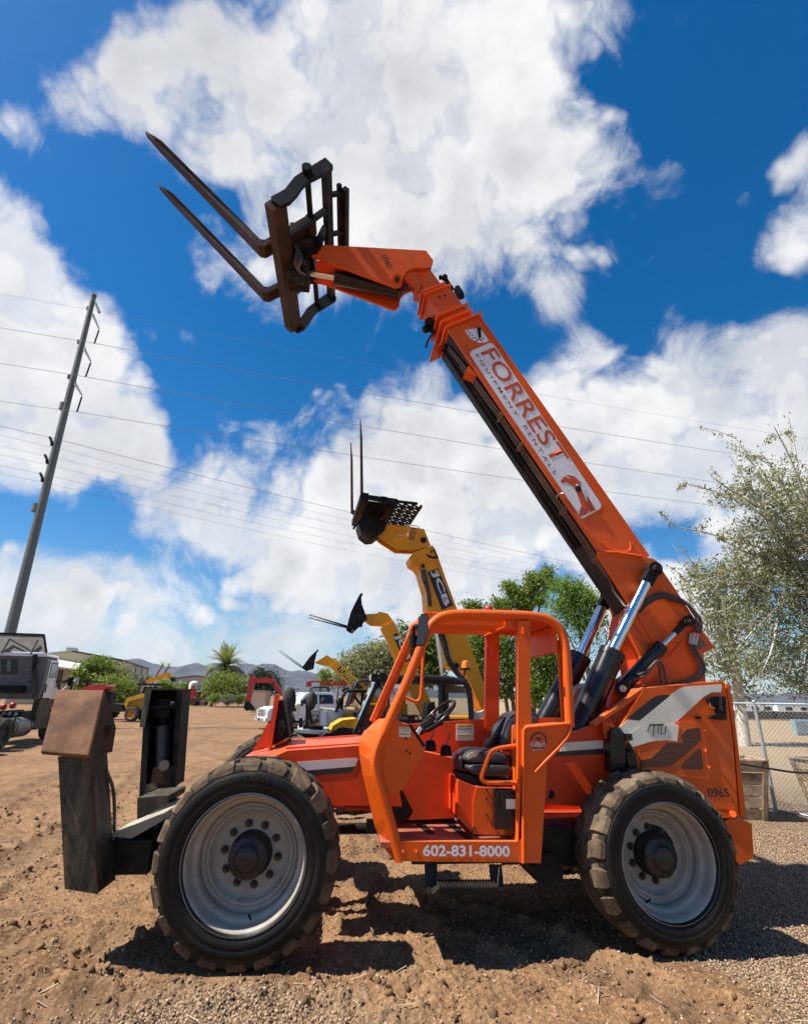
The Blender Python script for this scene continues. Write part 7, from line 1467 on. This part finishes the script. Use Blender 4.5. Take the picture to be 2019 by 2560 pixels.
simple_tree('tree', 'green tree with bare stems seen between the cab posts', 'tree', 'D2', 310, 21.5, [(330, 860, 100, 110), (320, 1020, 110, 120), (380, 1180, 100, 120), (60, 900, 90, 110), (300, 1330, 70, 80), (80, 1080, 80, 90)], 360, 13, .17, .085, LG2, .09, FG, seed=17, stems=3)
simple_tree('tree', 'green tree filling the rear opening of the cab', 'tree', 'D2', 700, 20.5, [(660, 1040, 120, 110), (740, 1180, 110, 130), (640, 1300, 110, 120), (720, 1420, 110, 110), (760, 1020, 90, 90)], 430, 14, .17, .085, LG2, .1, FG, seed=18, stems=2)
# weeping willow-like tree: leaves strung along hanging twigs
def weeping(name, label, loc, stems, n_str, lm, top, seed, leaf=.07, length=(1.2, 2.4)):
    rs_ = np.random.RandomState(seed); r = thing(name, label, 'tree', loc)
    tb = MB()
    for pts, ra in stems: tb.tube(pts, list(ra), 8, smooth=2)
    tb.build('trunk', BARK, r); P = []; T = []
    c = leaf_points(top, n_str, rs_, .1)
    for q in c:
        L_ = rs_.uniform(*length); d = rs_.randn(3)*.25; k = int(L_/.085); tt = rs_.rand()
        for i in range(k):
            f = i/k; P.append(q+np.array([d[0]*f*2.6, d[1]*f*2, -L_*f*f*.8+.9*f-.2])+rs_.randn(3)*.04); T.append(tt)
    P = np.array(P); o = inst_mesh('crown', LEAF_V, LEAF_F, P, leaf*(.6+.8*rs_.rand(len(P))), seed, lm, kind='stuff', tint=np.clip(np.array(T)*.8+.2*rs_.rand(len(P)), 0, 1)); o.parent = r
    return r
g = at_depth('D2', 1090, 0, 19.5); base = (g.x, 19.5, 0)
wb = [blob('D2', x, y, a, b, 19.5, base) for x, y, a, b in ((860, 300, 110, 90), (980, 330, 120, 110), (1100, 400, 110, 110), (1180, 520, 90, 120), (920, 470, 130, 110), (1080, 620, 120, 130))]
def rel(k, x, y, Y, base): p = at_depth(k, x, y, Y); return Vector((p.x-base[0], p.y-base[1], p.z-base[2]))
weeping('weeping_tree', 'feathery light green weeping tree beside the orange boom foot', base, [([(0, 0, -.1), rel('D2', 1110, 1100, 19.5, base), rel('D2', 1060, 850, 19.5, base), rel('D2', 980, 500, 19.5, base)], (.13, .03)), ([rel('D2', 1110, 1050, 19.5, base), rel('D2', 1160, 800, 19.5, base), rel('D2', 1180, 500, 19.5, base)], (.08, .02)), ([rel('D2', 1090, 1250, 19.5, base), rel('D2', 1000, 950, 19.5, base), rel('D2', 900, 750, 19.5, base)], (.06, .015)), ([rel('D2', 1120, 1200, 19.5, base), rel('D2', 1300, 900, 19.5, base), rel('D2', 1350, 780, 19.5, base)], (.05, .012))], 520, LWI, wb, 21, leaf=.055, length=(.8, 3.2))
# palms
def palm(label, k, bx_, Y, cx_, cy_, rad, n, group=None, seed=0, name='palm_tree'):
    g = at_depth(k, bx_, 0, Y); base = Vector((g.x, Y, 0)); c = at_depth(k, cx_, cy_, Y)-base; R_ = rad*Y/FPX/VIEWS[k][2]; rr = random.Random(seed)
    r = thing(name, label, 'palm', base, 0, group)
    MB().tube([(0, 0, -.1), (c.x*.4, 0, c.z*.5), (c.x, c.y, c.z)], [.30 if R_ > 1 else .18, .24 if R_ > 1 else .15], 10, smooth=1).build('trunk', BARK, r)
    for i in range(n):
        az = 2*math.pi*i*.618; el = rr.uniform(-.35, 1.35) if i > n*.12 else 1.4; L_ = R_*rr.uniform(.85, 1.12); mb = MB(); prev = Vector(c); d = Vector((math.cos(az)*math.cos(el), math.sin(az)*math.cos(el), math.sin(el)))
        side_ = Vector((-math.sin(az), math.cos(az), 0)); K = 12
        for s_ in range(K):
            nxt = prev+d*L_/K; d = (d+Vector((0, 0, -.13))).normalized(); f = (s_+.5)/K; w_ = L_*.22*math.sin(math.pi*min(1, f*.9+.12)); up = d.cross(side_)
            mb.add([prev-side_*.012*R_, prev+side_*.012*R_, nxt+side_*.01*R_, nxt-side_*.01*R_], [(0, 1, 2, 3)])
            for sg in (-1, 1):
                for h in (0, .5):
                    b0 = prev.lerp(nxt, h); tip = b0+side_*sg*w_+d*w_*.9-Vector((0, 0, .22*w_)); mb.add([b0, b0+d*L_/K*.42, tip], [(0, 1, 2)])
            prev = nxt
        o = mb.build('frond', LPA, r); a_ = o.data.attributes.new('tint', 'FLOAT', 'FACE'); a_.data.foreach_set('value', [max(0, min(1, .25+.4*el/1.3+rr.uniform(-.2, .2)))]*len(o.data.polygons))
    return r
palm('feather palm with full round crown above the pale green tree', 'A1', 1372, 92, 1378, 405, 150, 60, seed=3)
palm('left one of the pair of tall thin far palms', 'A1', 985, 170, 991, 398, 30, 16, 'pair of far thin palms', 4)
palm('right one of the pair of tall thin far palms', 'A1', 1020, 170, 1028, 406, 28, 16, 'pair of far thin palms', 5)
palm('small palm behind the yellow bent boom', 'A1', 905, 100, 905, 470, 35, 20, None, 6)
palm('dry brown palm top above the olive-grey tree', 'A2', 627, 90, 627, 460, 32, 20, None, 7)
# far tree with white trunk, right
g = at_depth('A3', 1310, 1085, 26.0); base = (g.x, 26.0, 0)
stemw = [rel('A3', 1310, 1090, 26, base), rel('A3', 1290, 860, 26, base), rel('A3', 1255, 640, 26, base), rel('A3', 1225, 480, 26, base), rel('A3', 1200, 340, 26, base)]
stemw[0] = Vector((stemw[0].x, 0, -.1))
wl = []
rr = random.Random(9)
for i in range(22):
    s = stemw[1+i % 3].lerp(stemw[2+i % 3], rr.random()); e = s+Vector((rr.uniform(-2.6, 2.6), rr.uniform(-1.5, 1.5), rr.uniform(.8, 3.6))); wl.append(([s, s.lerp(e, .5)+Vector((0, 0, -.2)), e], (.06, .012)))
tree('tree', 'sparse tree with smooth whitish trunk beyond the fence', 'tree', base, [(stemw, (.27, .13))], wl, [blob('A3', x, y, a, b, 26, base) for x, y, a, b in ((1180, 420, 110, 120), (1090, 300, 100, 110), (1260, 520, 110, 120), (1130, 620, 90, 110), (1330, 380, 110, 110), (1150, 760, 90, 80), (1060, 200, 90, 70), (1300, 720, 110, 110), (1310, 900, 90, 70))], 420, 10, .40, .12, LOL, None, PALEBARK, 31)
# near leafy tree reaching in from the right
Yn = 8.6; g = at_depth('D1', 1500, 0, Yn); base = (g.x, Yn, 0)
def nb(x, y, a, b, Y=Yn): return blob('D1', x, y, a, b, Y, base)
nbl = [nb(1000, 780, 230, 200), nb(1080, 1050, 230, 220), nb(820, 1050, 190, 170), nb(950, 1300, 260, 200), nb(640, 1180, 190, 110), nb(780, 620, 130, 110), nb(1050, 1600, 230, 200), nb(880, 1750, 170, 150), nb(1100, 1900, 150, 120), nb(1090, 600, 90, 100), nb(560, 660, 90, 50), nb(740, 900, 130, 90), nb(930, 520, 110, 80), nb(760, 1480, 130, 120), nb(1180, 1350, 160, 260)]
br_ = []
rr = random.Random(5); cen = rel('D1', 1250, 1300, Yn, base)
tips = [(805, 350), (900, 170), (640, 250), (290, 560), (205, 850), (330, 1170), (480, 520), (1000, 110), (600, 370), (740, 350), (560, 950), (420, 1260), (250, 1290), (640, 1700), (820, 1850), (920, 2000), (1080, 2000), (700, 1500), (1100, 430), (500, 1450), (900, 900), (1000, 1250), (980, 1550), (1060, 700), (850, 1200), (720, 700)]
twig_pts = []
for i, (x, y) in enumerate(tips):
    e = rel('D1', x, y, Yn+rr.uniform(-.6, .8), base); s = cen+Vector((rr.uniform(-.2, .5), rr.uniform(-.3, .3), rr.uniform(-.9, .9))); m1 = s.lerp(e, .4)+Vector((0, rr.uniform(-.2, .2), .25)); m2 = s.lerp(e, .75)+Vector((0, 0, rr.uniform(-.05, .2)))
    br_.append(([s, m1, m2, e], (.035, .004)))
    for f in np.linspace(.25, 1, 26): 
        q = (s.lerp(m1, f/.5) if f < .5 else m1.lerp(m2, (f-.5)/.3) if f < .8 else m2.lerp(e, (f-.8)/.2)); twig_pts.append(q)
    for _ in range(5):
        a = m1.lerp(e, rr.random()); b = a+Vector((rr.uniform(-.6, .3), rr.uniform(-.3, .3), rr.uniform(-.3, .45))); br_.append(([a, a.lerp(b, .5)+Vector((0, 0, .05)), b], (.009, .003)))
        for f in np.linspace(.1, 1, 12): twig_pts.append(a.lerp(b, f))
rt = tree('tree', 'sparse small-leaved tree reaching in from the right edge, pale twigs', 'tree', base, [([(0, 0, -.1), (0, 0, 1.5), tuple(cen)], (.16, .08))], br_, nbl, 1650, 13, .12, .030, LOL, None, PALEBARK, 41)
P = np.array([tuple(p) for p in twig_pts]); P = np.repeat(P, 4, 0)+nr.randn(len(P)*4, 3)*.035
o = inst_mesh('twig_leaves', LEAF_V, LEAF_F, P, .022+.018*nr.rand(len(P)), 71, LOL, kind='stuff'); o.parent = rt
# ------------------------------------------------------------------ buildings
WF = Frame(*(at_depth('A1', 702, 590, 88.0).xy), .306)
wh = thing('warehouse', 'long beige metal warehouse with roof vent, behind the semi truck and green bush', 'warehouse', WF.loc(), WF.yaw)
BEIGE = mat('beige_metal_siding', (.52, .46, .29), .6, var=.06, scale=.3); BEIG2 = mat('tan_side_wall', (.47, .43, .33), .65, var=.06, scale=.3); DKTR = mat('dark_brown_trim', (.07, .055, .045), .6)
gp_ = WF.pts('A1', [(700, 372), (440, 317)], 0); ez = gp_[0][1]; az_ = gp_[1][1]; au = gp_[1][0]
prof = [(0, 0), (0, ez), (au, az_), (2*au, ez), (2*au, 0)]
MB().prism(prof, 0, .2).build('gable_wall', BEIGE, wh)
MB().bb((-.2, .2, 0), (-.0, 31, ez)).build('side_wall', BEIG2, wh); MB().bb((2*au, .2, 0), (2*au+.2, 31, ez)).build('side_wall', BEIG2, wh)
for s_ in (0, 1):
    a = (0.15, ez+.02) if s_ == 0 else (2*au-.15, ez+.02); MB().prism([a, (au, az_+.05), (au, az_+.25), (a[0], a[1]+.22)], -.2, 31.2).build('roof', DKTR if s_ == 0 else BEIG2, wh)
rb_ = None
for i in range(1, 40):
    u = 2*au*i/40; top = ez+(az_-ez)*(1-abs(u-au)/abs(au)); 
    b = MB().bb((-.03, -.04, 0), (.03, 0, top-.1)); b.build('siding_rib', BEIGE, wh, loc=(u, 0, 0))
for v, lab in ((0.02, 0), (14.4, 0), (22.0, 0), (30.6, 0)): MB().bb((0, v, 0), (.12, v+.35, ez)).build('wall_post', DKTR, wh)
for v0, v1 in ((15.8, 19.4), (23.5, 27.2)):
    fr_ = MB().bb((0.0, v0, 1.0), (.06, v1, 5.2)).build('window', DKTR, wh); MB().bb((.06, v0+.15, 1.15), (.075, v1-.15, 5.0)).build('pane', BLKG, fr_)
vt_ = WF.pts('A1', [(405, 290), (455, 290), (455, 322), (405, 322)], 6)
MB().prism(vt_, 6, 8.5).build('roof_vent', GREY, wh, .05)
cnp = WF.pts('A1', [(325, 395), (480, 425)], -5)
MB().add([(cnp[0][0]-4, -5, cnp[0][1]+.5), (cnp[1][0], -5, cnp[1][1]), (cnp[1][0], -.05, cnp[1][1]+1.0), (cnp[0][0]-4, -.05, cnp[0][1]+1.5), (cnp[0][0]-4, -5, cnp[0][1]+.25), (cnp[1][0], -5, cnp[1][1]-.25), (cnp[1][0], -.05, cnp[1][1]+.75), (cnp[0][0]-4, -.05, cnp[0][1]+1.25)], [(0, 1, 2, 3), (7, 6, 5, 4), (0, 4, 5, 1), (1, 5, 6, 2)]).build('lean_to_roof', CREAM, wh)
for x in (375, 470):
    a = WF.m('A1', x, 420, -4.8); MB().bb((a[0]-.3, -4.9, 0), (a[0]+.3, -4.5, cnp[1][1]-.1)).build('lean_to_post', DKTR, wh)
B2F = Frame(*(at_depth('A1', 1060, 560, 150.0).xy), .0)
b2 = thing('low_building', 'low tan building with shallow gable roof, far behind the palm', 'building', B2F.loc(), 0)
pb_ = B2F.pts('A1', [(1062, 600), (1062, 484), (1190, 466), (1290, 480), (1290, 600)], 0); pb_[0] = (pb_[0][0], 0); pb_[-1] = (pb_[-1][0], 0)
MB().prism(pb_, 0, 14).build('wall', BEIG2, b2)
MB().prism([(pb_[1][0]-.3, pb_[1][1]+.02), (pb_[2][0], pb_[2][1]+.02), (pb_[3][0]+.3, pb_[3][1]+.02), (pb_[3][0]+.3, pb_[3][1]+.3), (pb_[2][0], pb_[2][1]+.3), (pb_[1][0]-.3, pb_[1][1]+.3)], -.3, 14.3).build('roof', DKTR, b2)
w_ = B2F.pts('A1', [(1090, 512), (1112, 512), (1112, 492), (1090, 492)], -.05); fr_ = MB().prism(w_, -.08, 0).build('window', WHTP, b2)
# white trailers and things beyond the fence
tf = Frame(*(at_depth('A3', 1340, 1030, 62.0).xy), .05)
for (x0, x1, lab) in ((1330, 1500, 'long white trailer far beyond the fence, left one of the two'), (1515, 1720, 'long white trailer far beyond the fence, right one at the picture edge')):
    a, b = tf.m('A3', x0, 978, 0), tf.m('A3', x1, 1000, 0)
    t_ = thing('white_trailer', lab, 'trailer', (tf.X+a[0], tf.Y, 0), .05, 'white trailers beyond the fence')
    Lq = b[0]-a[0]; MB().bb((0, 0, .9), (Lq, 2.6, a[1])).build('box_body', WHTP, t_, .05)
    for f in (.22, .66): 
        fr_ = MB().bb((Lq*f, -.04, 1.3), (Lq*f+.9, 0, a[1]-.5)).build('window', GREY, t_); MB().bb((Lq*f+.08, -.06, 1.4), (Lq*f+.82, -.04, a[1]-.6)).build('pane', BLKG, fr_)
    MB().bb((.1, .1, .1), (Lq-.1, 2.5, .9)).build('skirting', DKTR, t_)
a, b = at_depth('A3', 1625, 1068, 34), at_depth('A3', 1730, 1068, 34)
ub = MB().bb((0, 0, -.1), (b.x-a.x, .35, a.z)); ub = tag(ub.build('utility_box', mat('blue_grey_steel', (.24, .32, .35), .5, dirt=(.3, .26, .2), damt=.3), None, .03, loc=(a.x, 34, 0)), 'blue-grey utility box beyond the fence at the right edge', 'utility box')
MB().bb((.05, -.02, .1), ((b.x-a.x)*.5-.02, 0, a.z-.08)).build('box_door', ub.data.materials[0], ub); MB().bb(((b.x-a.x)*.5+.02, -.02, .1), ((b.x-a.x)-.05, 0, a.z-.08)).build('box_door', ub.data.materials[0], ub)
# ------------------------------------------------------------------ chain-link fence
fA, fB = on_ground('C2', 1445, 784), on_ground('C2', 1700, 834); fd = (fB-fA).normalized()
P0 = on_ground('C2', 1522, 795)
fang = math.atan2(fd.y, fd.x); fc = thing('chain_link_fence', 'grey chain-link fence running behind the machine at the right', 'fence', P0, fang)
FH = 1.86
for i, s_ in enumerate((-6.2, -3.1, 0, 3.1)):
    MB().cyl((s_, 0, -.2), (s_, 0, FH), .032, n=10).ball((s_, 0, FH), .04, 8, 4).build('post', GALV, fc)
MB().cyl((-6.2, 0, FH-.03), (3.1, 0, FH-.03), .02, n=8).build('top_rail', GALV, fc); MB().cyl((-6.2, 0, .06), (3.1, 0, .06), .018, n=8).build('bottom_rail', GALV, fc)
wm = MB(); pitch_ = .075; L_ = 9.3
nk = int((L_+FH)/pitch_)
for i in range(nk):
    s0 = -6.2+i*pitch_-FH
    for sg in (1, -1):
        a, b = (s0, .05), (s0+FH-.05, FH-.03)
        if sg < 0: a, b = (s0, FH-.03), (s0+FH-.05, .05)
        # clip to the run
        t0 = max(0, (-6.2-a[0])/(b[0]-a[0])); t1 = min(1, (3.1-a[0])/(b[0]-a[0]))
        if t1 > t0:
            p = Vector((a[0]+(b[0]-a[0])*t0, .025*sg*0+.028, a[1]+(b[1]-a[1])*t0)); q = Vector((a[0]+(b[0]-a[0])*t1, .028+.004*sg, a[1]+(b[1]-a[1])*t1)); wm.tube([p, q], .0028, 3, cap=False)
wm.build('wire_mesh', GALV, fc, kind='stuff')
# ------------------------------------------------------------------ wooden planters
WOOD = mat('weathered_planks', (.42, .31, .19), .8, var=.35, scale=7, dirt=(.18, .12, .07), damt=.5, bump=.3, bscale=40, dscale=3)
WOOD2 = mat('dark_weathered_planks', (.26, .175, .10), .85, var=.4, scale=7, dirt=(.09, .06, .04), damt=.6, bump=.3, bscale=40)
def planter(label, loc, rz, wb, wt, h, cat='planter', rows=5):
    r = thing('wooden_planter', label, cat, loc, rz, 'slatted wooden planters by the fence')
    for f in range(4):
        R_ = Matrix.Rotation(f*math.pi/2, 3, 'Z')
        for j in range(rows):
            z0, z1 = h*j/rows+.006, h*(j+1)/rows-.006; a0, a1 = (wb+(wt-wb)*z0/h)/2, (wb+(wt-wb)*z1/h)/2
            P = [R_ @ Vector(p) for p in ((-a0, -a0, z0), (a0, -a0, z0), (a0, -a0+.025, z0), (-a0, -a0+.025, z0), (-a1, -a1, z1), (a1, -a1, z1), (a1, -a1+.025, z1), (-a1, -a1+.025, z1))]
            MB().hexa(P).build('plank', WOOD if (j+f) % 3 else WOOD2, r, .004)
        b0, b1 = wb/2, wt/2
        for sg in (-1, 1):
            MB().beam(R_ @ Vector((sg*(b0-.03), -b0-.012, 0)), R_ @ Vector((sg*(b1-.03), -b1-.012, h)), .022, .07, up=R_ @ Vector((1, 0, 0))).build('corner_post', WOOD2, r)
        MB().box(R_ @ Vector((0, -wt/2+.0, h+.012)), (wt+.04 if f % 2 == 0 else .06, .06 if f % 2 == 0 else wt+.04, .022)).build('rim_board', WOOD, r)
    MB().bb((-wb/2+.03, -wb/2+.03, h*.86), (wb/2-.03, wb/2-.03, h*.88)).build('soil', BARK, r)
    return r
pg = on_ground('C2', 1385, 845); planter('slatted wooden planter half hidden behind the orange rear panel', (pg.x+.05, pg.y+.35, 0), -.15, .50, .76, .92)
pg = on_ground('C2', 1760, 830); planter('slatted wooden planter leaning into view at the right edge', (pg.x+.55, pg.y+.2, .0), .25, .50, .76, .90)
# rope between planters
ra_, rb_ = at_depth('A3', 1305, 1330, 7.3), at_depth('A3', 1720, 1385, 7.0); tag(MB().tube([ra_, ra_.lerp(rb_, .4)+Vector((0, 0, -.01)), ra_.lerp(rb_, .75)+Vector((0, 0, -.02)), rb_], .012, 8, smooth=1).build('cable', BLKS), 'dark cable strung past the wooden planters', 'cable')
# ------------------------------------------------------------------ power pole and wires
YP = 30.0
pb0 = at_depth('F', 8, 1420, YP); pt0 = at_depth('D3', 565, 92, YP)
pole = thing('utility_pole', 'tall grey steel power pole with three insulator arms, left side', 'pole', (pb0.x, YP, 0))
def pl3(k, x, y, Y=YP): p = at_depth(k, x, y, Y); return Vector((p.x-pb0.x, p.y-YP, p.z))
top_ = pl3('D3', 565, 92); bot_ = pl3('F', 16, 1360); ax_ = (top_-bot_).normalized()
POLEM = mat('weathered_pole_steel', (.14, .16, .15), .6, .1, var=.15, scale=.6)
b_ = bot_-ax_*(bot_.z+.3)/ax_.z
MB().cyl(b_, top_, .32, .165, n=12, sm=False).build('pole_shaft', POLEM, pole)
MB().cyl(top_-ax_*.15, top_+ax_*.05, .185, n=12).build('pole_cap', POLEM, pole)
wires = []
for (ax0, ay0, ax1, ay1, bx1, by1) in ((555, 205, 595, 290, 568, 380), (502, 405, 545, 488, 515, 582), (448, 618, 492, 692, 463, 793)):
    MB().beam(pl3('D3', ax0, ay0), pl3('D3', ax1, ay1, YP-.9), .15, .15, w1=.07, h1=.07).build('crossarm', POLEM, pole)
    MB().cyl(pl3('D3', ax1, ay1+10, YP-.9), pl3('D3', bx1, by1, YP-.9), .05, n=10).build('insulator', BLKS, pole); wires.append(('D3', bx1, by1, YP-.9))
MB().beam(pl3('D3', 575, 140), pl3('D3', 597, 195, YP-.5), .14, .14).build('crossarm', POLEM, pole)
for x, y in ((307, 958), (278, 1065), (250, 1175)): MB().beam(pl3('D3', x-8, y-14, YP-.6), pl3('D3', x+8, y+22, YP-.6), .12, .12).cyl(pl3('D3', x+5, y+20, YP-.6), pl3('D3', x+5, y+38, YP-.6), .09).build('side_insulator', BLKS, pole)
for x, y in ((530, 170), (475, 372), (417, 583)): MB().box(pl3('D3', x, y), (.16, .16, .28)).build('bracket', BLKS, pole)
for x, y in ((375, 780), (215, 1395)): MB().cyl(pl3('D3', x, y), pl3('D3', x, y)+ax_*.5, .262 if y > 1000 else .222, n=12, sm=False).build('joint_band', POLEM, pole)
WIRE = mat('aged_wire', (.16, .17, .19), .6)
def wire(A, kx, r=.020, sag=.35, lab='', Lx=None):
    """from its attachment to where it leaves the picture on the right, at the same height; and on to the left"""
    k, x, y = kx; d = ray(k, x, y); zt_ = A.z-EYE; t_ = zt_/d[2]; Bp = Vector((d[0]*t_, d[1]*t_, A.z)); dirv = (Bp-A); A2 = A-dirv*.55+Vector((0, 0, .0)); Bq = A+dirv*1.25
    pts = [A2+Vector((0, 0, -0.0))]; 
    for f in np.linspace(0, 1, 15): p = A.lerp(Bq, f); pts.append(p+Vector((0, 0, -sag*4*f*(1-f))))
    mb = MB(); mb.tube([Vector(p) for p in pts], r, 5)
    o = mb.build('power_line', WIRE); tag(o, lab, 'wire', 'power lines strung from the pole'); return o
# where each line crosses the right part of the picture
W_ = [((('D3', 568, 380), YP-.9), ('D1', 1130, 415), 'highest thick power line, from the top insulator'), ((('D3', 515, 582), YP-.9), ('F', 1708, 1040), 'second thick power line, from the middle insulator'), ((('D3', 463, 793), YP-.9), ('F', 1708, 1085), 'third thick power line, from the lowest insulator'),
      ((('D3', 625, 192), YP-.5), ('D1', 1100, 235), 'faint top earth wire above all other lines'),
      ((('D3', 330, 955), YP-.5), ('B3', 1708, 2400), 'thin line just below the three thick ones'), ((('D3', 355, 1015), YP-.4), ('D2', 640, 40), 'thin line, second of the lower six'), ((('D3', 310, 1065), YP-.5), ('D2', 940, 150), 'thin line, third of the lower six'),
      ((('D3', 325, 1120), YP-.4), ('D2', 560, 155), 'thin line, fourth of the lower six'), ((('D3', 280, 1172), YP-.5), ('D2', 560, 205), 'thin line, fifth of the lower six'), ((('D3', 300, 1225), YP-.4), ('D2', 430, 250), 'thin line, lowest of all')]
for (((k, x, y), Y_), kx, lab) in W_:
    A_ = at_depth(k, x, y, Y_); wire(A_, kx, .016 if 'thick' in lab else .008, .6, lab)
# ------------------------------------------------------------------ air
def build_haze():
    hx = MB().bb((-9500, -9500, -1.5), (9500, 9500, 680)); o = hx.build('haze', []) if False else None
    me = bpy.data.meshes.new('haze'); me.from_pydata(hx.v, [], hx.f); o = bpy.data.objects.new('haze', me); C.objects.link(o); o['kind'] = 'stuff'
    m_ = bpy.data.materials.new('pale_air'); m_.use_nodes = True; t = m_.node_tree; t.nodes.clear(); out = nn(t, 'ShaderNodeOutputMaterial'); v = nn(t, 'ShaderNodeVolumePrincipled')
    v.inputs['Color'].default_value = (.62, .74, .95, 1); v.inputs['Density'].default_value = HAZE; v.inputs['Anisotropy'].default_value = .1
    t.links.new(v.outputs[0], out.inputs['Volume']); me.materials.append(m_)
HAZE = 2.0e-5
if HAZE: build_haze()
